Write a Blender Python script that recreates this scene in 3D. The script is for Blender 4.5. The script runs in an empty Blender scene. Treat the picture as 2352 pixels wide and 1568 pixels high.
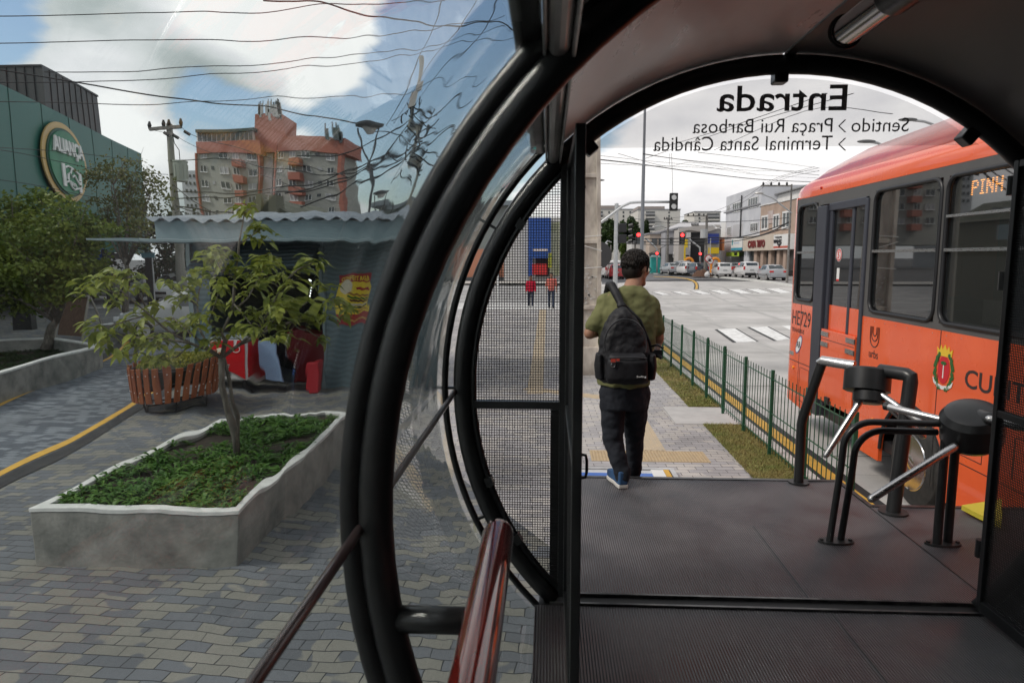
import bpy, bmesh, math, random
from mathutils import Vector, Matrix, noise
S=bpy.context.scene; COL=S.collection
PI=math.pi; R=math.radians
random.seed(7)
# ---------------------------------------------------------------- camera, sky, sun, exposure
F=1568.0; VX,VY=1258.0,591.0; EYE=2.5
PITCH=math.atan((784-VY)/F); YAW=math.atan((VX-1176)/F*math.cos(PITCH))
fwd=Vector((-math.sin(YAW)*math.cos(PITCH), math.cos(YAW)*math.cos(PITCH), -math.sin(PITCH)))
rgt=Vector((math.cos(YAW), math.sin(YAW), 0)); upv=rgt.cross(fwd)
cam=bpy.data.cameras.new('camera'); co=bpy.data.objects.new('camera',cam); COL.objects.link(co); S.camera=co
co.location=(0,0,EYE); co.rotation_euler=Matrix((rgt,upv,-fwd)).transposed().to_euler()
cam.sensor_width=36; cam.lens=F/2352*36; cam.clip_start=.02; cam.clip_end=3000
cam.dof.use_dof=True; cam.dof.focus_distance=6.5; cam.dof.aperture_fstop=5.0
SUN_EL=R(46); SUN_AZ=R(-112)   # azimuth from +Y, negative = to the left
W=bpy.data.worlds.new('World'); S.world=W; W.use_nodes=True
S.view_settings.view_transform='Standard'; S.view_settings.look='None'; S.view_settings.exposure=0.52; S.view_settings.gamma=1
sl=bpy.data.lights.new('sun','SUN'); sl.energy=1.5; sl.angle=R(14); sl.color=(1,.93,.84)
so=bpy.data.objects.new('sun',sl); COL.objects.link(so)
sd=Vector((math.sin(SUN_AZ)*math.cos(SUN_EL), math.cos(SUN_AZ)*math.cos(SUN_EL), math.sin(SUN_EL)))
so.rotation_euler=(-sd).to_track_quat('-Z','Y').to_euler(); so.location=sd*50

def ray(X,Y): return fwd+rgt*((X-1176)/F)+upv*((784-Y)/F)
def aty(X,Y,y): d=ray(X,Y); return Vector((0,0,EYE))+d*(y/d.y)
def atz(X,Y,z=0): d=ray(X,Y); return Vector((0,0,EYE))+d*((z-EYE)/d.z)
def atx(X,Y,x): d=ray(X,Y); return Vector((0,0,EYE))+d*(x/d.x)

def sky_world():
    nt=W.node_tree; N=nt.nodes; L=nt.links; N.clear()
    out=N.new('ShaderNodeOutputWorld'); bg=N.new('ShaderNodeBackground'); bg.inputs[1].default_value=.1
    sky=N.new('ShaderNodeTexSky'); sky.sky_type='NISHITA'; sky.sun_disc=False; sky.sun_elevation=SUN_EL
    sky.sun_rotation=SUN_AZ; sky.air_density=1.1; sky.dust_density=1.5
    tc=N.new('ShaderNodeTexCoord')
    def math_(op,a,b=None,c=None,clamp=False):
        m=N.new('ShaderNodeMath'); m.operation=op; m.use_clamp=clamp
        for i,v in enumerate((a,b,c)):
            if v is None: continue
            if isinstance(v,(int,float)): m.inputs[i].default_value=v
            else: L.new(v,m.inputs[i])
        return m.outputs[0]
    def nz(scale,detail,rough,off=(0,0,0),stretch=(1,1,2.4)):
        mp=N.new('ShaderNodeMapping'); mp.inputs['Scale'].default_value=stretch; mp.inputs['Location'].default_value=off
        L.new(tc.outputs['Generated'],mp.inputs[0]); n=N.new('ShaderNodeTexNoise')
        n.inputs['Scale'].default_value=scale; n.inputs['Detail'].default_value=detail; n.inputs['Roughness'].default_value=rough
        L.new(mp.outputs[0],n.inputs['Vector']); return n.outputs[0]
    def blob(X,Y,rad,amp):   # soft spot round the direction of a cloud or of a gap between clouds
        d=ray(X,Y).normalized(); v=N.new('ShaderNodeVectorMath'); v.operation='DISTANCE'
        L.new(tc.outputs['Generated'],v.inputs[0]); v.inputs[1].default_value=d
        m=N.new('ShaderNodeMapRange'); m.interpolation_type='SMOOTHSTEP'
        L.new(v.outputs['Value'],m.inputs[0]); m.inputs[1].default_value=0; m.inputs[2].default_value=rad
        m.inputs[3].default_value=amp; m.inputs[4].default_value=0
        return m.outputs[0]
    n1=nz(3.6,8,.52,(3.1,.4,1.0)); n2=nz(2.6,6,.5,(7.7,2,5)); n3=nz(9,5,.5,(1,2,3))
    cov=math_('ADD',math_('ADD',n1,math_('MULTIPLY',n3,.34)),0.0)
    for b in [(1100,250,.34,-.46),(1150,60,.34,-.42),(990,60,.16,-.30),(1020,420,.2,-.1),(960,330,.10,.22),(430,246,.10,-.42),(540,266,.10,-.42),(660,245,.08,-.26),(5,70,.11,-.5),(800,260,.10,-.34),(200,240,.2,.2),(500,120,.4,.14),(800,100,.24,.12),(700,30,.25,.16),(850,330,.10,.0),(1700,300,.75,.34),(560,330,.08,.10)]:
        cov=math_('ADD',cov,blob(*b))
    cm=N.new('ShaderNodeMapRange'); L.new(cov,cm.inputs[0]); cm.inputs[1].default_value=.50; cm.inputs[2].default_value=.64
    cm.interpolation_type='SMOOTHSTEP'
    sh=math_('ADD',math_('MULTIPLY',n2,1.0),math_('MULTIPLY',n3,.25))
    for b in [(300,100,.24,-.20),(120,120,.2,-.10),(560,185,.13,-.24),(430,190,.09,-.12),(700,190,.08,-.08),(450,20,.14,.16),(760,70,.24,.40),(560,30,.12,.12),(250,270,.14,.34),(350,320,.12,.20),(760,215,.06,.2),(740,330,.1,.25),(1650,350,.8,.10),(1500,420,.16,-.06)]:
        sh=math_('ADD',sh,blob(*b))
    cr=N.new('ShaderNodeValToRGB'); L.new(sh,cr.inputs[0])
    e=cr.color_ramp.elements; e[0].position=.40; e[0].color=(.30,.335,.335,1); e[1].position=.80; e[1].color=(.88,.86,.85,1)
    x=e.new(.52); x.color=(.42,.45,.45,1); x=e.new(.62); x.color=(.60,.61,.615,1); x=e.new(.70); x.color=(.71,.70,.715,1)
    sc=N.new('ShaderNodeVectorMath'); sc.operation='SCALE'; L.new(cr.outputs[0],sc.inputs[0]); sc.inputs[3].default_value=8.6
    mx=N.new('ShaderNodeMix'); mx.data_type='RGBA'; L.new(cm.outputs[0],mx.inputs[0]); L.new(sky.outputs[0],mx.inputs[6]); L.new(sc.outputs[0],mx.inputs[7])
    L.new(mx.outputs[2],bg.inputs[0]); L.new(bg.outputs[0],out.inputs[0])
sky_world()

# ---------------------------------------------------------------- materials
MATS={}
def mat(name,c1,c2=None,scale=5,rough=.6,rough2=None,metal=0,bump=0,bscale=None,spec=.5,detail=4,stretch=(1,1,1),coat=0,alpha=1,emit=None,estr=0,trans=0,ior=1.45,lo=.35,hi=.65,sub=0):
    if name in MATS: return MATS[name]
    m=bpy.data.materials.new(name); MATS[name]=m; m.use_nodes=True; nt=m.node_tree; N=nt.nodes; L=nt.links
    b=N['Principled BSDF']; I=b.inputs
    I['Base Color'].default_value=(*c1,1); I['Roughness'].default_value=rough; I['Metallic'].default_value=metal
    I['Specular IOR Level'].default_value=spec; I['Coat Weight'].default_value=coat; I['Coat Roughness'].default_value=.06
    I['Alpha'].default_value=alpha; I['Transmission Weight'].default_value=trans; I['IOR'].default_value=ior
    if emit: I['Emission Color'].default_value=(*emit,1); I['Emission Strength'].default_value=estr
    if c2 or bump or rough2:
        tc=N.new('ShaderNodeTexCoord'); mp=N.new('ShaderNodeMapping'); mp.inputs['Scale'].default_value=stretch
        L.new(tc.outputs['Object'],mp.inputs[0])
        n=N.new('ShaderNodeTexNoise'); n.inputs['Scale'].default_value=scale; n.inputs['Detail'].default_value=detail; n.inputs['Roughness'].default_value=.6
        L.new(mp.outputs[0],n.inputs['Vector'])
        mr=N.new('ShaderNodeMapRange'); L.new(n.outputs[0],mr.inputs[0]); mr.inputs[1].default_value=lo; mr.inputs[2].default_value=hi
        if c2:
            mx=N.new('ShaderNodeMix'); mx.data_type='RGBA'; mx.inputs[6].default_value=(*c1,1); mx.inputs[7].default_value=(*c2,1)
            L.new(mr.outputs[0],mx.inputs[0]); L.new(mx.outputs[2],I['Base Color'])
        if rough2 is not None:
            r2=N.new('ShaderNodeMapRange'); L.new(mr.outputs[0],r2.inputs[0]); r2.inputs[3].default_value=rough; r2.inputs[4].default_value=rough2
            L.new(r2.outputs[0],I['Roughness'])
        if bump:
            bp=N.new('ShaderNodeBump'); bp.inputs['Strength'].default_value=bump; bp.inputs['Distance'].default_value=.01
            if bscale:
                n2=N.new('ShaderNodeTexNoise'); n2.inputs['Scale'].default_value=bscale; n2.inputs['Detail'].default_value=4; L.new(mp.outputs[0],n2.inputs['Vector']); L.new(n2.outputs[0],bp.inputs['Height'])
            else: L.new(n.outputs[0],bp.inputs['Height'])
            L.new(bp.outputs[0],I['Normal'])
    return m
def mat_pavers(name,ca,cb,cc,bw=.2,bh=.1,rot=0,bump=.5,patch=1.2):
    m=bpy.data.materials.new(name); MATS[name]=m; m.use_nodes=True; nt=m.node_tree; N=nt.nodes; L=nt.links; b=N['Principled BSDF']
    tc=N.new('ShaderNodeTexCoord'); mp=N.new('ShaderNodeMapping'); mp.inputs['Rotation'].default_value=(0,0,rot); L.new(tc.outputs['Object'],mp.inputs[0])
    # slow wobble so that rows are not ruler-straight
    wn=N.new('ShaderNodeTexNoise'); wn.inputs['Scale'].default_value=1.1; L.new(mp.outputs[0],wn.inputs['Vector'])
    wm=N.new('ShaderNodeVectorMath'); wm.operation='MULTIPLY_ADD'; L.new(wn.outputs['Color'],wm.inputs[0]); wm.inputs[1].default_value=(.05,.05,0); L.new(mp.outputs[0],wm.inputs[2])
    def brick(c1,c2,mort,bias=0):
        k=N.new('ShaderNodeTexBrick'); k.offset=.5; k.inputs['Scale'].default_value=1; k.inputs['Brick Width'].default_value=bw; k.inputs['Row Height'].default_value=bh
        k.inputs['Mortar Size'].default_value=.004; k.inputs['Mortar Smooth'].default_value=.3; k.inputs['Bias'].default_value=bias
        k.inputs['Color1'].default_value=(*c1,1); k.inputs['Color2'].default_value=(*c2,1); k.inputs['Mortar'].default_value=(*mort,1); L.new(wm.outputs[0],k.inputs['Vector']); return k
    m0=tuple(x*.3 for x in cb)
    k1=brick(ca,cc,m0,-.1); k2=brick(cb,tuple(x*1.45 for x in cb),m0,-.1); k3=brick((0,0,0),(1,1,1),(.5,.5,.5))
    n=N.new('ShaderNodeTexNoise'); n.inputs['Scale'].default_value=patch; n.inputs['Detail'].default_value=2; L.new(mp.outputs[0],n.inputs['Vector'])
    ad=N.new('ShaderNodeMath'); ad.operation='MULTIPLY_ADD'; L.new(k3.outputs[0],ad.inputs[0]); ad.inputs[1].default_value=.5; L.new(n.outputs[0],ad.inputs[2])
    mr=N.new('ShaderNodeMapRange'); L.new(ad.outputs[0],mr.inputs[0]); mr.inputs[1].default_value=.715; mr.inputs[2].default_value=.735
    mx=N.new('ShaderNodeMix'); mx.data_type='RGBA'; L.new(mr.outputs[0],mx.inputs[0]); L.new(k1.outputs[0],mx.inputs[6]); L.new(k2.outputs[0],mx.inputs[7])
    n2=N.new('ShaderNodeTexNoise'); n2.inputs['Scale'].default_value=45; n2.inputs['Detail'].default_value=6; L.new(tc.outputs['Object'],n2.inputs['Vector'])
    n3=N.new('ShaderNodeTexNoise'); n3.inputs['Scale'].default_value=.7; n3.inputs['Detail'].default_value=5; L.new(tc.outputs['Object'],n3.inputs['Vector'])
    mm=N.new('ShaderNodeMath'); mm.operation='MULTIPLY_ADD'; L.new(n2.outputs[0],mm.inputs[0]); mm.inputs[1].default_value=.35; L.new(n3.outputs[0],mm.inputs[2])
    mr2=N.new('ShaderNodeMapRange'); L.new(mm.outputs[0],mr2.inputs[0]); mr2.inputs[1].default_value=.4; mr2.inputs[2].default_value=.95; mr2.inputs[3].default_value=.72; mr2.inputs[4].default_value=1.2
    sc=N.new('ShaderNodeVectorMath'); sc.operation='SCALE'; L.new(mx.outputs[2],sc.inputs[0]); L.new(mr2.outputs[0],sc.inputs[3])
    L.new(sc.outputs[0],b.inputs['Base Color']); b.inputs['Roughness'].default_value=.8
    bp=N.new('ShaderNodeBump'); bp.inputs['Strength'].default_value=bump; bp.inputs['Distance'].default_value=.01; bp.invert=True
    L.new(k1.outputs['Fac'],bp.inputs['Height']); L.new(bp.outputs[0],b.inputs['Normal'])
    return m
def mat_ribs(name,c,period,axis,rough=.5,dirt=.5,depth=.003,c2=None,low=.55):
    """grooved sheet: fine parallel ribs"""
    m=bpy.data.materials.new(name); MATS[name]=m; m.use_nodes=True; nt=m.node_tree; N=nt.nodes; L=nt.links; b=N['Principled BSDF']
    tc=N.new('ShaderNodeTexCoord'); sx=N.new('ShaderNodeSeparateXYZ'); L.new(tc.outputs['Object'],sx.inputs[0])
    mu=N.new('ShaderNodeMath'); mu.operation='MULTIPLY'; L.new(sx.outputs[axis],mu.inputs[0]); mu.inputs[1].default_value=2*PI/period
    si=N.new('ShaderNodeMath'); si.operation='SINE'; L.new(mu.outputs[0],si.inputs[0])
    n=N.new('ShaderNodeTexNoise'); n.inputs['Scale'].default_value=2.3; n.inputs['Detail'].default_value=7; n.inputs['Roughness'].default_value=.65; L.new(tc.outputs['Object'],n.inputs['Vector'])
    mr=N.new('ShaderNodeMapRange'); L.new(n.outputs[0],mr.inputs[0]); mr.inputs[1].default_value=.35; mr.inputs[2].default_value=.68
    mx=N.new('ShaderNodeMix'); mx.data_type='RGBA'; L.new(mr.outputs[0],mx.inputs[0]); mx.inputs[6].default_value=(*c,1); mx.inputs[7].default_value=(*(c2 or [x*(1+dirt) for x in c]),1)
    mr3=N.new('ShaderNodeMapRange'); L.new(si.outputs[0],mr3.inputs[0]); mr3.inputs[1].default_value=-1; mr3.inputs[2].default_value=1; mr3.inputs[3].default_value=low; mr3.inputs[4].default_value=1.15
    sc=N.new('ShaderNodeVectorMath'); sc.operation='SCALE'; L.new(mx.outputs[2],sc.inputs[0]); L.new(mr3.outputs[0],sc.inputs[3]); L.new(sc.outputs[0],b.inputs['Base Color'])
    bp=N.new('ShaderNodeBump'); bp.inputs['Strength'].default_value=.7; bp.inputs['Distance'].default_value=depth; L.new(si.outputs[0],bp.inputs['Height']); L.new(bp.outputs[0],b.inputs['Normal'])
    rr=N.new('ShaderNodeMapRange'); L.new(mr.outputs[0],rr.inputs[0]); rr.inputs[3].default_value=rough-.08; rr.inputs[4].default_value=rough+.15; L.new(rr.outputs[0],b.inputs['Roughness'])
    return m
def mat_leaf(name,c1,c2,scale=2,rough=.5,trans=.25):
    m=mat(name,c1,c2,scale=scale,rough=rough,spec=.3,detail=3)
    nt=m.node_tree; N=nt.nodes; L=nt.links; b=N['Principled BSDF']; out=[n for n in N if n.type=='OUTPUT_MATERIAL'][0]
    t=N.new('ShaderNodeBsdfTranslucent'); mx=N.new('ShaderNodeMixShader'); mx.inputs[0].default_value=trans
    L.new(b.inputs['Base Color'].links[0].from_socket,t.inputs[0]); L.new(b.outputs[0],mx.inputs[1]); L.new(t.outputs[0],mx.inputs[2]); L.new(mx.outputs[0],out.inputs[0])
    return m
blackm=mat('black_enamel',(.012,.013,.014),(.02,.021,.022),scale=3,rough=.28,rough2=.42,spec=.55)
blackflat=mat('black_matt',(.015,.015,.016),rough=.6)
steel=mat('brushed_steel',(.62,.61,.60),(.5,.5,.5),scale=14,rough=.22,rough2=.36,metal=1,stretch=(1,1,8))
alum=mat('dull_aluminium',(.70,.68,.67),(.50,.49,.48),scale=6,rough=.34,rough2=.5,metal=.85,bump=.1,stretch=(1,.3,1))
conc=mat('planter_concrete',(.125,.13,.12),(.30,.295,.27),scale=3.0,rough=.85,bump=.5,bscale=30,detail=10,lo=.33,hi=.66)
concrim=mat('pale_concrete_rim',(.52,.53,.51),(.66,.66,.64),scale=8,rough=.85,bump=.2,bscale=40)
galv=mat('galvanised_pole',(.44,.45,.46),(.54,.55,.56),scale=5,rough=.45,metal=.5)
darkgrey=mat('dark_grey_paint',(.07,.075,.08),rough=.5)
white=mat('white_paint',(.75,.75,.74),(.66,.66,.65),scale=3,rough=.6)
glassd=mat('dark_window_glass',(.02,.025,.03),(.05,.06,.065),scale=.6,rough=.06,spec=.9)
rubber=mat('tyre_rubber',(.02,.02,.02),(.035,.034,.033),scale=12,rough=.75)
soil=mat('dark_soil',(.02,.015,.01),(.045,.032,.022),scale=20,rough=.95,bump=.6)
bark=mat('grey_bark',(.09,.08,.068),(.19,.17,.145),scale=24,rough=.9,bump=.6,stretch=(1,1,.35))
wirem=mat('black_cable',(.02,.02,.022),rough=.6)

# ---------------------------------------------------------------- mesh helper
class MB:
    def __init__(s): s.v=[]; s.f=[]
    def add(s,vs,fs):
        o=len(s.v); s.v+= [tuple(v) for v in vs]; s.f+=[tuple(i+o for i in f) for f in fs]; return s
    def box(s,c,d,rz=0,M=None):
        hx,hy,hz=d[0]/2,d[1]/2,d[2]/2; c=Vector(c)
        vs=[Vector((x,y,z)) for z in(-hz,hz) for y in(-hy,hy) for x in(-hx,hx)]
        if rz: m=Matrix.Rotation(rz,3,'Z'); vs=[m@v for v in vs]
        if M is not None: vs=[M@v for v in vs]
        return s.add([v+c for v in vs],[(0,2,3,1),(4,5,7,6),(0,1,5,4),(2,6,7,3),(0,4,6,2),(1,3,7,5)])
    def b2(s,x0,x1,y0,y1,z0,z1): return s.box(((x0+x1)/2,(y0+y1)/2,(z0+z1)/2),(abs(x1-x0),abs(y1-y0),abs(z1-z0)))
    def bar(s,a,b,w,h,up=(0,0,1)):
        a=Vector(a); b=Vector(b); d=b-a; l=d.length
        if l<1e-6: return s
        d.normalize(); u=Vector(up)
        if abs(d.dot(u))>.98: u=Vector((1,0,0))
        x=d.cross(u).normalized(); z=x.cross(d)
        return s.box((a+b)/2,(w,l,h),M=Matrix((x,d,z)).transposed())
    def tube(s,pts,r,n=12,cap=True,rs=None,closed=False):
        pts=[Vector(p) for p in pts]; k=len(pts); rings=[]; pu=None
        for i,p in enumerate(pts):
            if closed: t=(pts[(i+1)%k]-pts[i-1])
            else: t=(pts[min(i+1,k-1)]-pts[max(i-1,0)])
            t.normalize()
            if pu is None:
                pu=Vector((0,0,1)) if abs(t.z)<.9 else Vector((1,0,0))
            pu=(pu-t*pu.dot(t)).normalized(); q=t.cross(pu)
            rr=rs[i] if rs else r
            rings.append([p+(pu*math.cos(2*PI*j/n)+q*math.sin(2*PI*j/n))*rr for j in range(n)])
        vs=[v for rg in rings for v in rg]; fs=[]
        m=k if closed else k-1
        for i in range(m):
            a=i*n; b=((i+1)%k)*n
            for j in range(n): fs.append((a+j,a+(j+1)%n,b+(j+1)%n,b+j))
        if cap and not closed: fs.append(tuple(range(n-1,-1,-1))); fs.append(tuple((k-1)*n+j for j in range(n)))
        return s.add(vs,fs)
    def cyl(s,a,b,r,r2=None,n=16): return s.tube([a,b],r,n,rs=[r,r if r2 is None else r2])
    def ell(s,c,r,M=None,nu=16,nv=10):
        c=Vector(c); vs=[]; fs=[]
        for i in range(nv+1):
            a=PI*i/nv
            for j in range(nu):
                b=2*PI*j/nu; p=Vector((r[0]*math.sin(a)*math.cos(b),r[1]*math.sin(a)*math.sin(b),r[2]*math.cos(a)))
                if M is not None: p=M@p
                vs.append(c+p)
        for i in range(nv):
            for j in range(nu): fs.append((i*nu+j,(i+1)*nu+j,(i+1)*nu+(j+1)%nu,i*nu+(j+1)%nu))
        return s.add(vs,fs)
    def cap(s,a,b,r0,r1,n=12):
        a=Vector(a); b=Vector(b); d=(b-a); l=d.length
        if l<1e-6: return s.ell(a,(r0,)*3)
        d/=l; pts=[];rs=[]
        for t in (-85,-60,-30,0): pts.append(a+d*math.sin(R(t))*r0); rs.append(r0*math.cos(R(t)))
        for t in (0,30,60,85): pts.append(b+d*math.sin(R(t))*r1); rs.append(r1*math.cos(R(t)))
        return s.tube(pts,0,n,rs=rs)
    def loft(s,secs,n=20,cap=True,sq=2.0):
        """secs: (center,rx,ry) horizontal superellipse sections"""
        vs=[];fs=[]
        for c,rx,ry in secs:
            for j in range(n):
                a=2*PI*j/n; cx,sy=math.cos(a),math.sin(a)
                vs.append((c[0]+rx*math.copysign(abs(cx)**(2/sq),cx), c[1]+ry*math.copysign(abs(sy)**(2/sq),sy), c[2]))
        k=len(secs)
        for i in range(k-1):
            for j in range(n): fs.append((i*n+j,i*n+(j+1)%n,(i+1)*n+(j+1)%n,(i+1)*n+j))
        if cap: fs.append(tuple(range(n-1,-1,-1))); fs.append(tuple((k-1)*n+j for j in range(n)))
        return s.add(vs,fs)
    def prism(s,poly,z0,z1):
        n=len(poly); vs=[(x,y,z0) for x,y in poly]+[(x,y,z1) for x,y in poly]
        fs=[tuple(range(n-1,-1,-1)),tuple(range(n,2*n))]+[(i,(i+1)%n,n+(i+1)%n,n+i) for i in range(n)]
        return s.add(vs,fs)
    def extr(s,pts3,d):
        """flat polygon of 3D points extruded by vector d"""
        n=len(pts3); d=Vector(d); vs=[Vector(p) for p in pts3]; vs+=[p+d for p in vs]
        fs=[tuple(range(n-1,-1,-1)),tuple(range(n,2*n))]+[(i,(i+1)%n,n+(i+1)%n,n+i) for i in range(n)]
        return s.add(vs,fs)
    def quad(s,a,b,c,d): return s.add([a,b,c,d],[(0,1,2,3)])
    def build(s,name,m,parent=None,smooth=False,local=False):
        me=bpy.data.meshes.new(name); me.from_pydata(s.v,[],s.f); me.update()
        if smooth: me.polygons.foreach_set('use_smooth',[True]*len(me.polygons))
        if m: me.materials.append(m)
        o=bpy.data.objects.new(name,me); COL.objects.link(o)
        if parent:
            o.parent=parent
            if not local:
                p=parent; off=Vector((0,0,0))
                while p: off+=p.location; p=p.parent
                o.location=-off
        return o
def bevel(o,w=.005,seg=2,ang=35):
    b=o.modifiers.new('bevel','BEVEL'); b.width=w; b.segments=seg; b.limit_method='ANGLE'; b.angle_limit=R(ang); return o
def auto(o,deg=35):
    me=o.data; me.polygons.foreach_set('use_smooth',[True]*len(me.polygons)); me.set_sharp_from_angle(angle=R(deg)); return o
def remesh(o,v,sm=3,fac=.5):
    r=o.modifiers.new('r','REMESH'); r.mode='VOXEL'; r.voxel_size=v; r.use_smooth_shade=True
    if sm: q=o.modifiers.new('s','SMOOTH'); q.iterations=sm; q.factor=fac
    return o
def tag(o,label=None,cat=None,group=None,kind=None):
    if label: o['label']=label
    if cat: o['category']=cat
    if group: o['group']=group
    if kind: o['kind']=kind
    return o
def empty(name,loc,label,cat,group=None,rz=0):
    o=bpy.data.objects.new(name,None); COL.objects.link(o); o.location=loc; o.rotation_euler=(0,0,rz); o.empty_display_size=.1
    return tag(o,label,cat,group)
def copy_tree(o,parent=None):
    c=o.copy(); COL.objects.link(c)
    if parent: c.parent=parent
    for ch in list(o.children): copy_tree(ch,c)
    return c
def text_mesh(txt,w=None,h=None,ext=.002,sx=1,bold=.0,align='LEFT'):
    """text as mesh in XZ plane scaled to w x h (origin at lower left); returns mesh"""
    cu=bpy.data.curves.new('t','FONT'); cu.body=txt; cu.extrude=0; cu.offset=bold; cu.resolution_u=3
    ob=bpy.data.objects.new('t',cu); COL.objects.link(ob)
    bpy.context.view_layer.update(); dg=bpy.context.evaluated_depsgraph_get()
    me=bpy.data.meshes.new_from_object(ob.evaluated_get(dg)); bpy.data.objects.remove(ob)
    xs=[v.co.x for v in me.vertices]; ys=[v.co.y for v in me.vertices]
    x0,x1,y0,y1=min(xs),max(xs),min(ys),max(ys)
    kx=(w/(x1-x0)) if w else h/(y1-y0); ky=(h/(y1-y0)) if h else kx
    return [((v.co.x-x0)*kx,(v.co.y-y0)*ky) for v in me.vertices],[tuple(p.vertices) for p in me.polygons]
def text(name,txt,origin,right,up,w,h,m,parent,th=.003,bold=0,mirror=False):
    """lettering: origin lower-left seen from its front; raised by th"""
    vs,fs=text_mesh(txt,w,h,bold=bold); o=Vector(origin); r=Vector(right).normalized(); u=Vector(up).normalized(); n=r.cross(u)
    q=MB(); A=[o+r*x+u*y+n*th for x,y in vs]; B=[o+r*x+u*y for x,y in vs]; k=len(A)
    q.add(A,fs)
    edges={}
    for f in fs:
        for i in range(len(f)):
            e=(f[i],f[(i+1)%len(f)]); edges[e]=edges.get(e,0)+1
    for (a,b) in list(edges):
        if (b,a) not in edges: q.add([A[a],A[b],B[b],B[a]],[(0,3,2,1)])
    return q.build(name,m,parent)
def arc(c,r,a0,a1,n,y): return [Vector((c[0]+r*math.cos(R(a0+(a1-a0)*i/n)),y,c[1]+r*math.sin(R(a0+(a1-a0)*i/n)))) for i in range(n+1)]
# ================================================================ SETTING
def g(y): t=min(max((y-42)/14,0),1); return .35*t*t*(3-2*t)
def sheet(name,m,ys,xl,xr,dz,nx=1,th=0,label=None):
    q=MB(); vs=[]
    for y in ys:
        a,b=xl(y),xr(y)
        for i in range(nx+1): vs.append((a+(b-a)*i/nx,y,g(y)+dz))
    fs=[(k*(nx+1)+i,k*(nx+1)+i+1,(k+1)*(nx+1)+i+1,(k+1)*(nx+1)+i) for k in range(len(ys)-1) for i in range(nx)]
    q.add(vs,fs); o=q.build(name,m); o['kind']='structure'; return o
def fr(a,b,st): 
    n=max(1,int(round((b-a)/st))); return [a+(b-a)*i/n for i in range(n+1)]
def pl(pts):   # piecewise linear x(y)
    def f(y):
        if y<=pts[0][1]: return pts[0][0]
        for (x0,y0),(x1,y1) in zip(pts,pts[1:]):
            if y<=y1: return x0+(x1-x0)*(y-y0)/(y1-y0)
        return pts[-1][0]
    return f
K=lambda v:(lambda y:v)
asph=mat('asphalt',(.07,.07,.073),(.11,.11,.112),scale=1.2,rough=.85,bump=.3,bscale=60,detail=8)
roadc=mat('road_concrete',(.37,.355,.345),(.56,.54,.525),scale=.9,rough=.75,bump=.15,bscale=25,detail=12,stretch=(.3,1.5,1),lo=.36,hi=.6)
pavL=mat_pavers('shaded_plaza_pavers',(.180,.176,.155),(.092,.099,.110),(.225,.217,.19),.22,.11,rot=R(4),patch=2.2,bump=.8)  # dark grey pavers, darkened further to stand for shade behind the glass
pavR=mat_pavers('sidewalk_pavers',(.43,.405,.385),(.28,.27,.275),(.50,.475,.445),.22,.11,rot=R(-2),patch=1.4,bump=.8)
pavB=mat_pavers('lane_pavers',(.075,.088,.108),(.125,.14,.158),(.095,.108,.128),.2,.1,rot=R(14),patch=.8)
sheet('ground',asph,[-80,-20,0,20,42,45,48,52,56,80,150,400,1500],K(-900),K(900),-.17,nx=2)
pe=pl([(.15,5.5),(-.7,7),(-2.0,9.5),(-2.3,16),(-9,18),(-10,33)])
sheet('plaza_pavement',pavL,fr(-8,33,.5),K(-45),pe,0)
sheet('sidewalk',pavR,fr(-8,33,.5),pe,K(2.95),0)
roads=mat_pavers('road_slabs',(.43,.415,.40),(.37,.355,.345),(.50,.485,.47),6.0,4.2,rot=R(2),bump=.1,patch=.25)
sheet('road',roads,fr(-25,66,1.5),K(3.12),K(70),-.12)
for x0,dx in ((4.6,.10),(6.3,.12),(9.0,.3),(10.7,.32)):
    sheet('tyre_track',mat('tyre_darkened_concrete',(.33,.32,.31),(.45,.435,.42),scale=1.6,rough=.7,detail=10,stretch=(2,.2,1)),fr(9,60,2),(lambda y,x0=x0,dx=dx:x0+dx*max(0,y-20)*.25),(lambda y,x0=x0,dx=dx:x0+.28+dx*max(0,y-20)*.25),-.118)
sheet('side_street',mat('street_asphalt',(.25,.245,.245),(.36,.355,.35),scale=.9,rough=.8,bump=.2,bscale=50),fr(33.3,56,1.2),K(-70),K(3.12),-.118)
sheet('far_sidewalk',mat('worn_concrete_paving',(.36,.34,.32),(.45,.43,.40),scale=.7,rough=.85),fr(56,62,2),K(-60),K(3.2),.02)
for a,b in ((33.18,33.36),): sheet('kerb',concrim,[a,b],K(-45),K(3.1),.006)
# kerb between lawn and road
q=MB(); q.b2(2.96,3.11,-8,33.2,-.16,.012); o=q.build('kerb',mat('kerb_concrete',(.42,.41,.40),(.52,.51,.50),scale=6,rough=.85,bump=.2,bscale=40)); bevel(o,.015); o['kind']='structure'
gutterm=mat('black_line_paint',(.018,.018,.02),(.035,.035,.036),scale=5,rough=.7)
yellowm=mat('yellow_line_paint',(.62,.36,.05),(.50,.30,.06),scale=7,rough=.7)
whitep=mat('white_line_paint',(.78,.78,.77),(.60,.59,.58),scale=5,rough=.7,detail=9,lo=.45,hi=.6)
sheet('gutter_line',gutterm,fr(-8,33,3),K(3.2),K(3.62),-.116)
sheet('yellow_line',yellowm,fr(-8,33,3),K(3.32),K(3.5),-.112)
# joints in the road slabs
q=MB()
for y in fr(-6,64,5): q.add([(3.2,y,g(y)-.1165),(60,y+1.5,g(y)-.1165),(60,y+1.53,g(y)-.1165),(3.2,y+.03,g(y)-.1165)],[(0,1,2,3)])
o=q.build('road_joints',mat('joint_tar',(.20,.19,.18),rough=.9)); o['kind']='structure'
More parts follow.
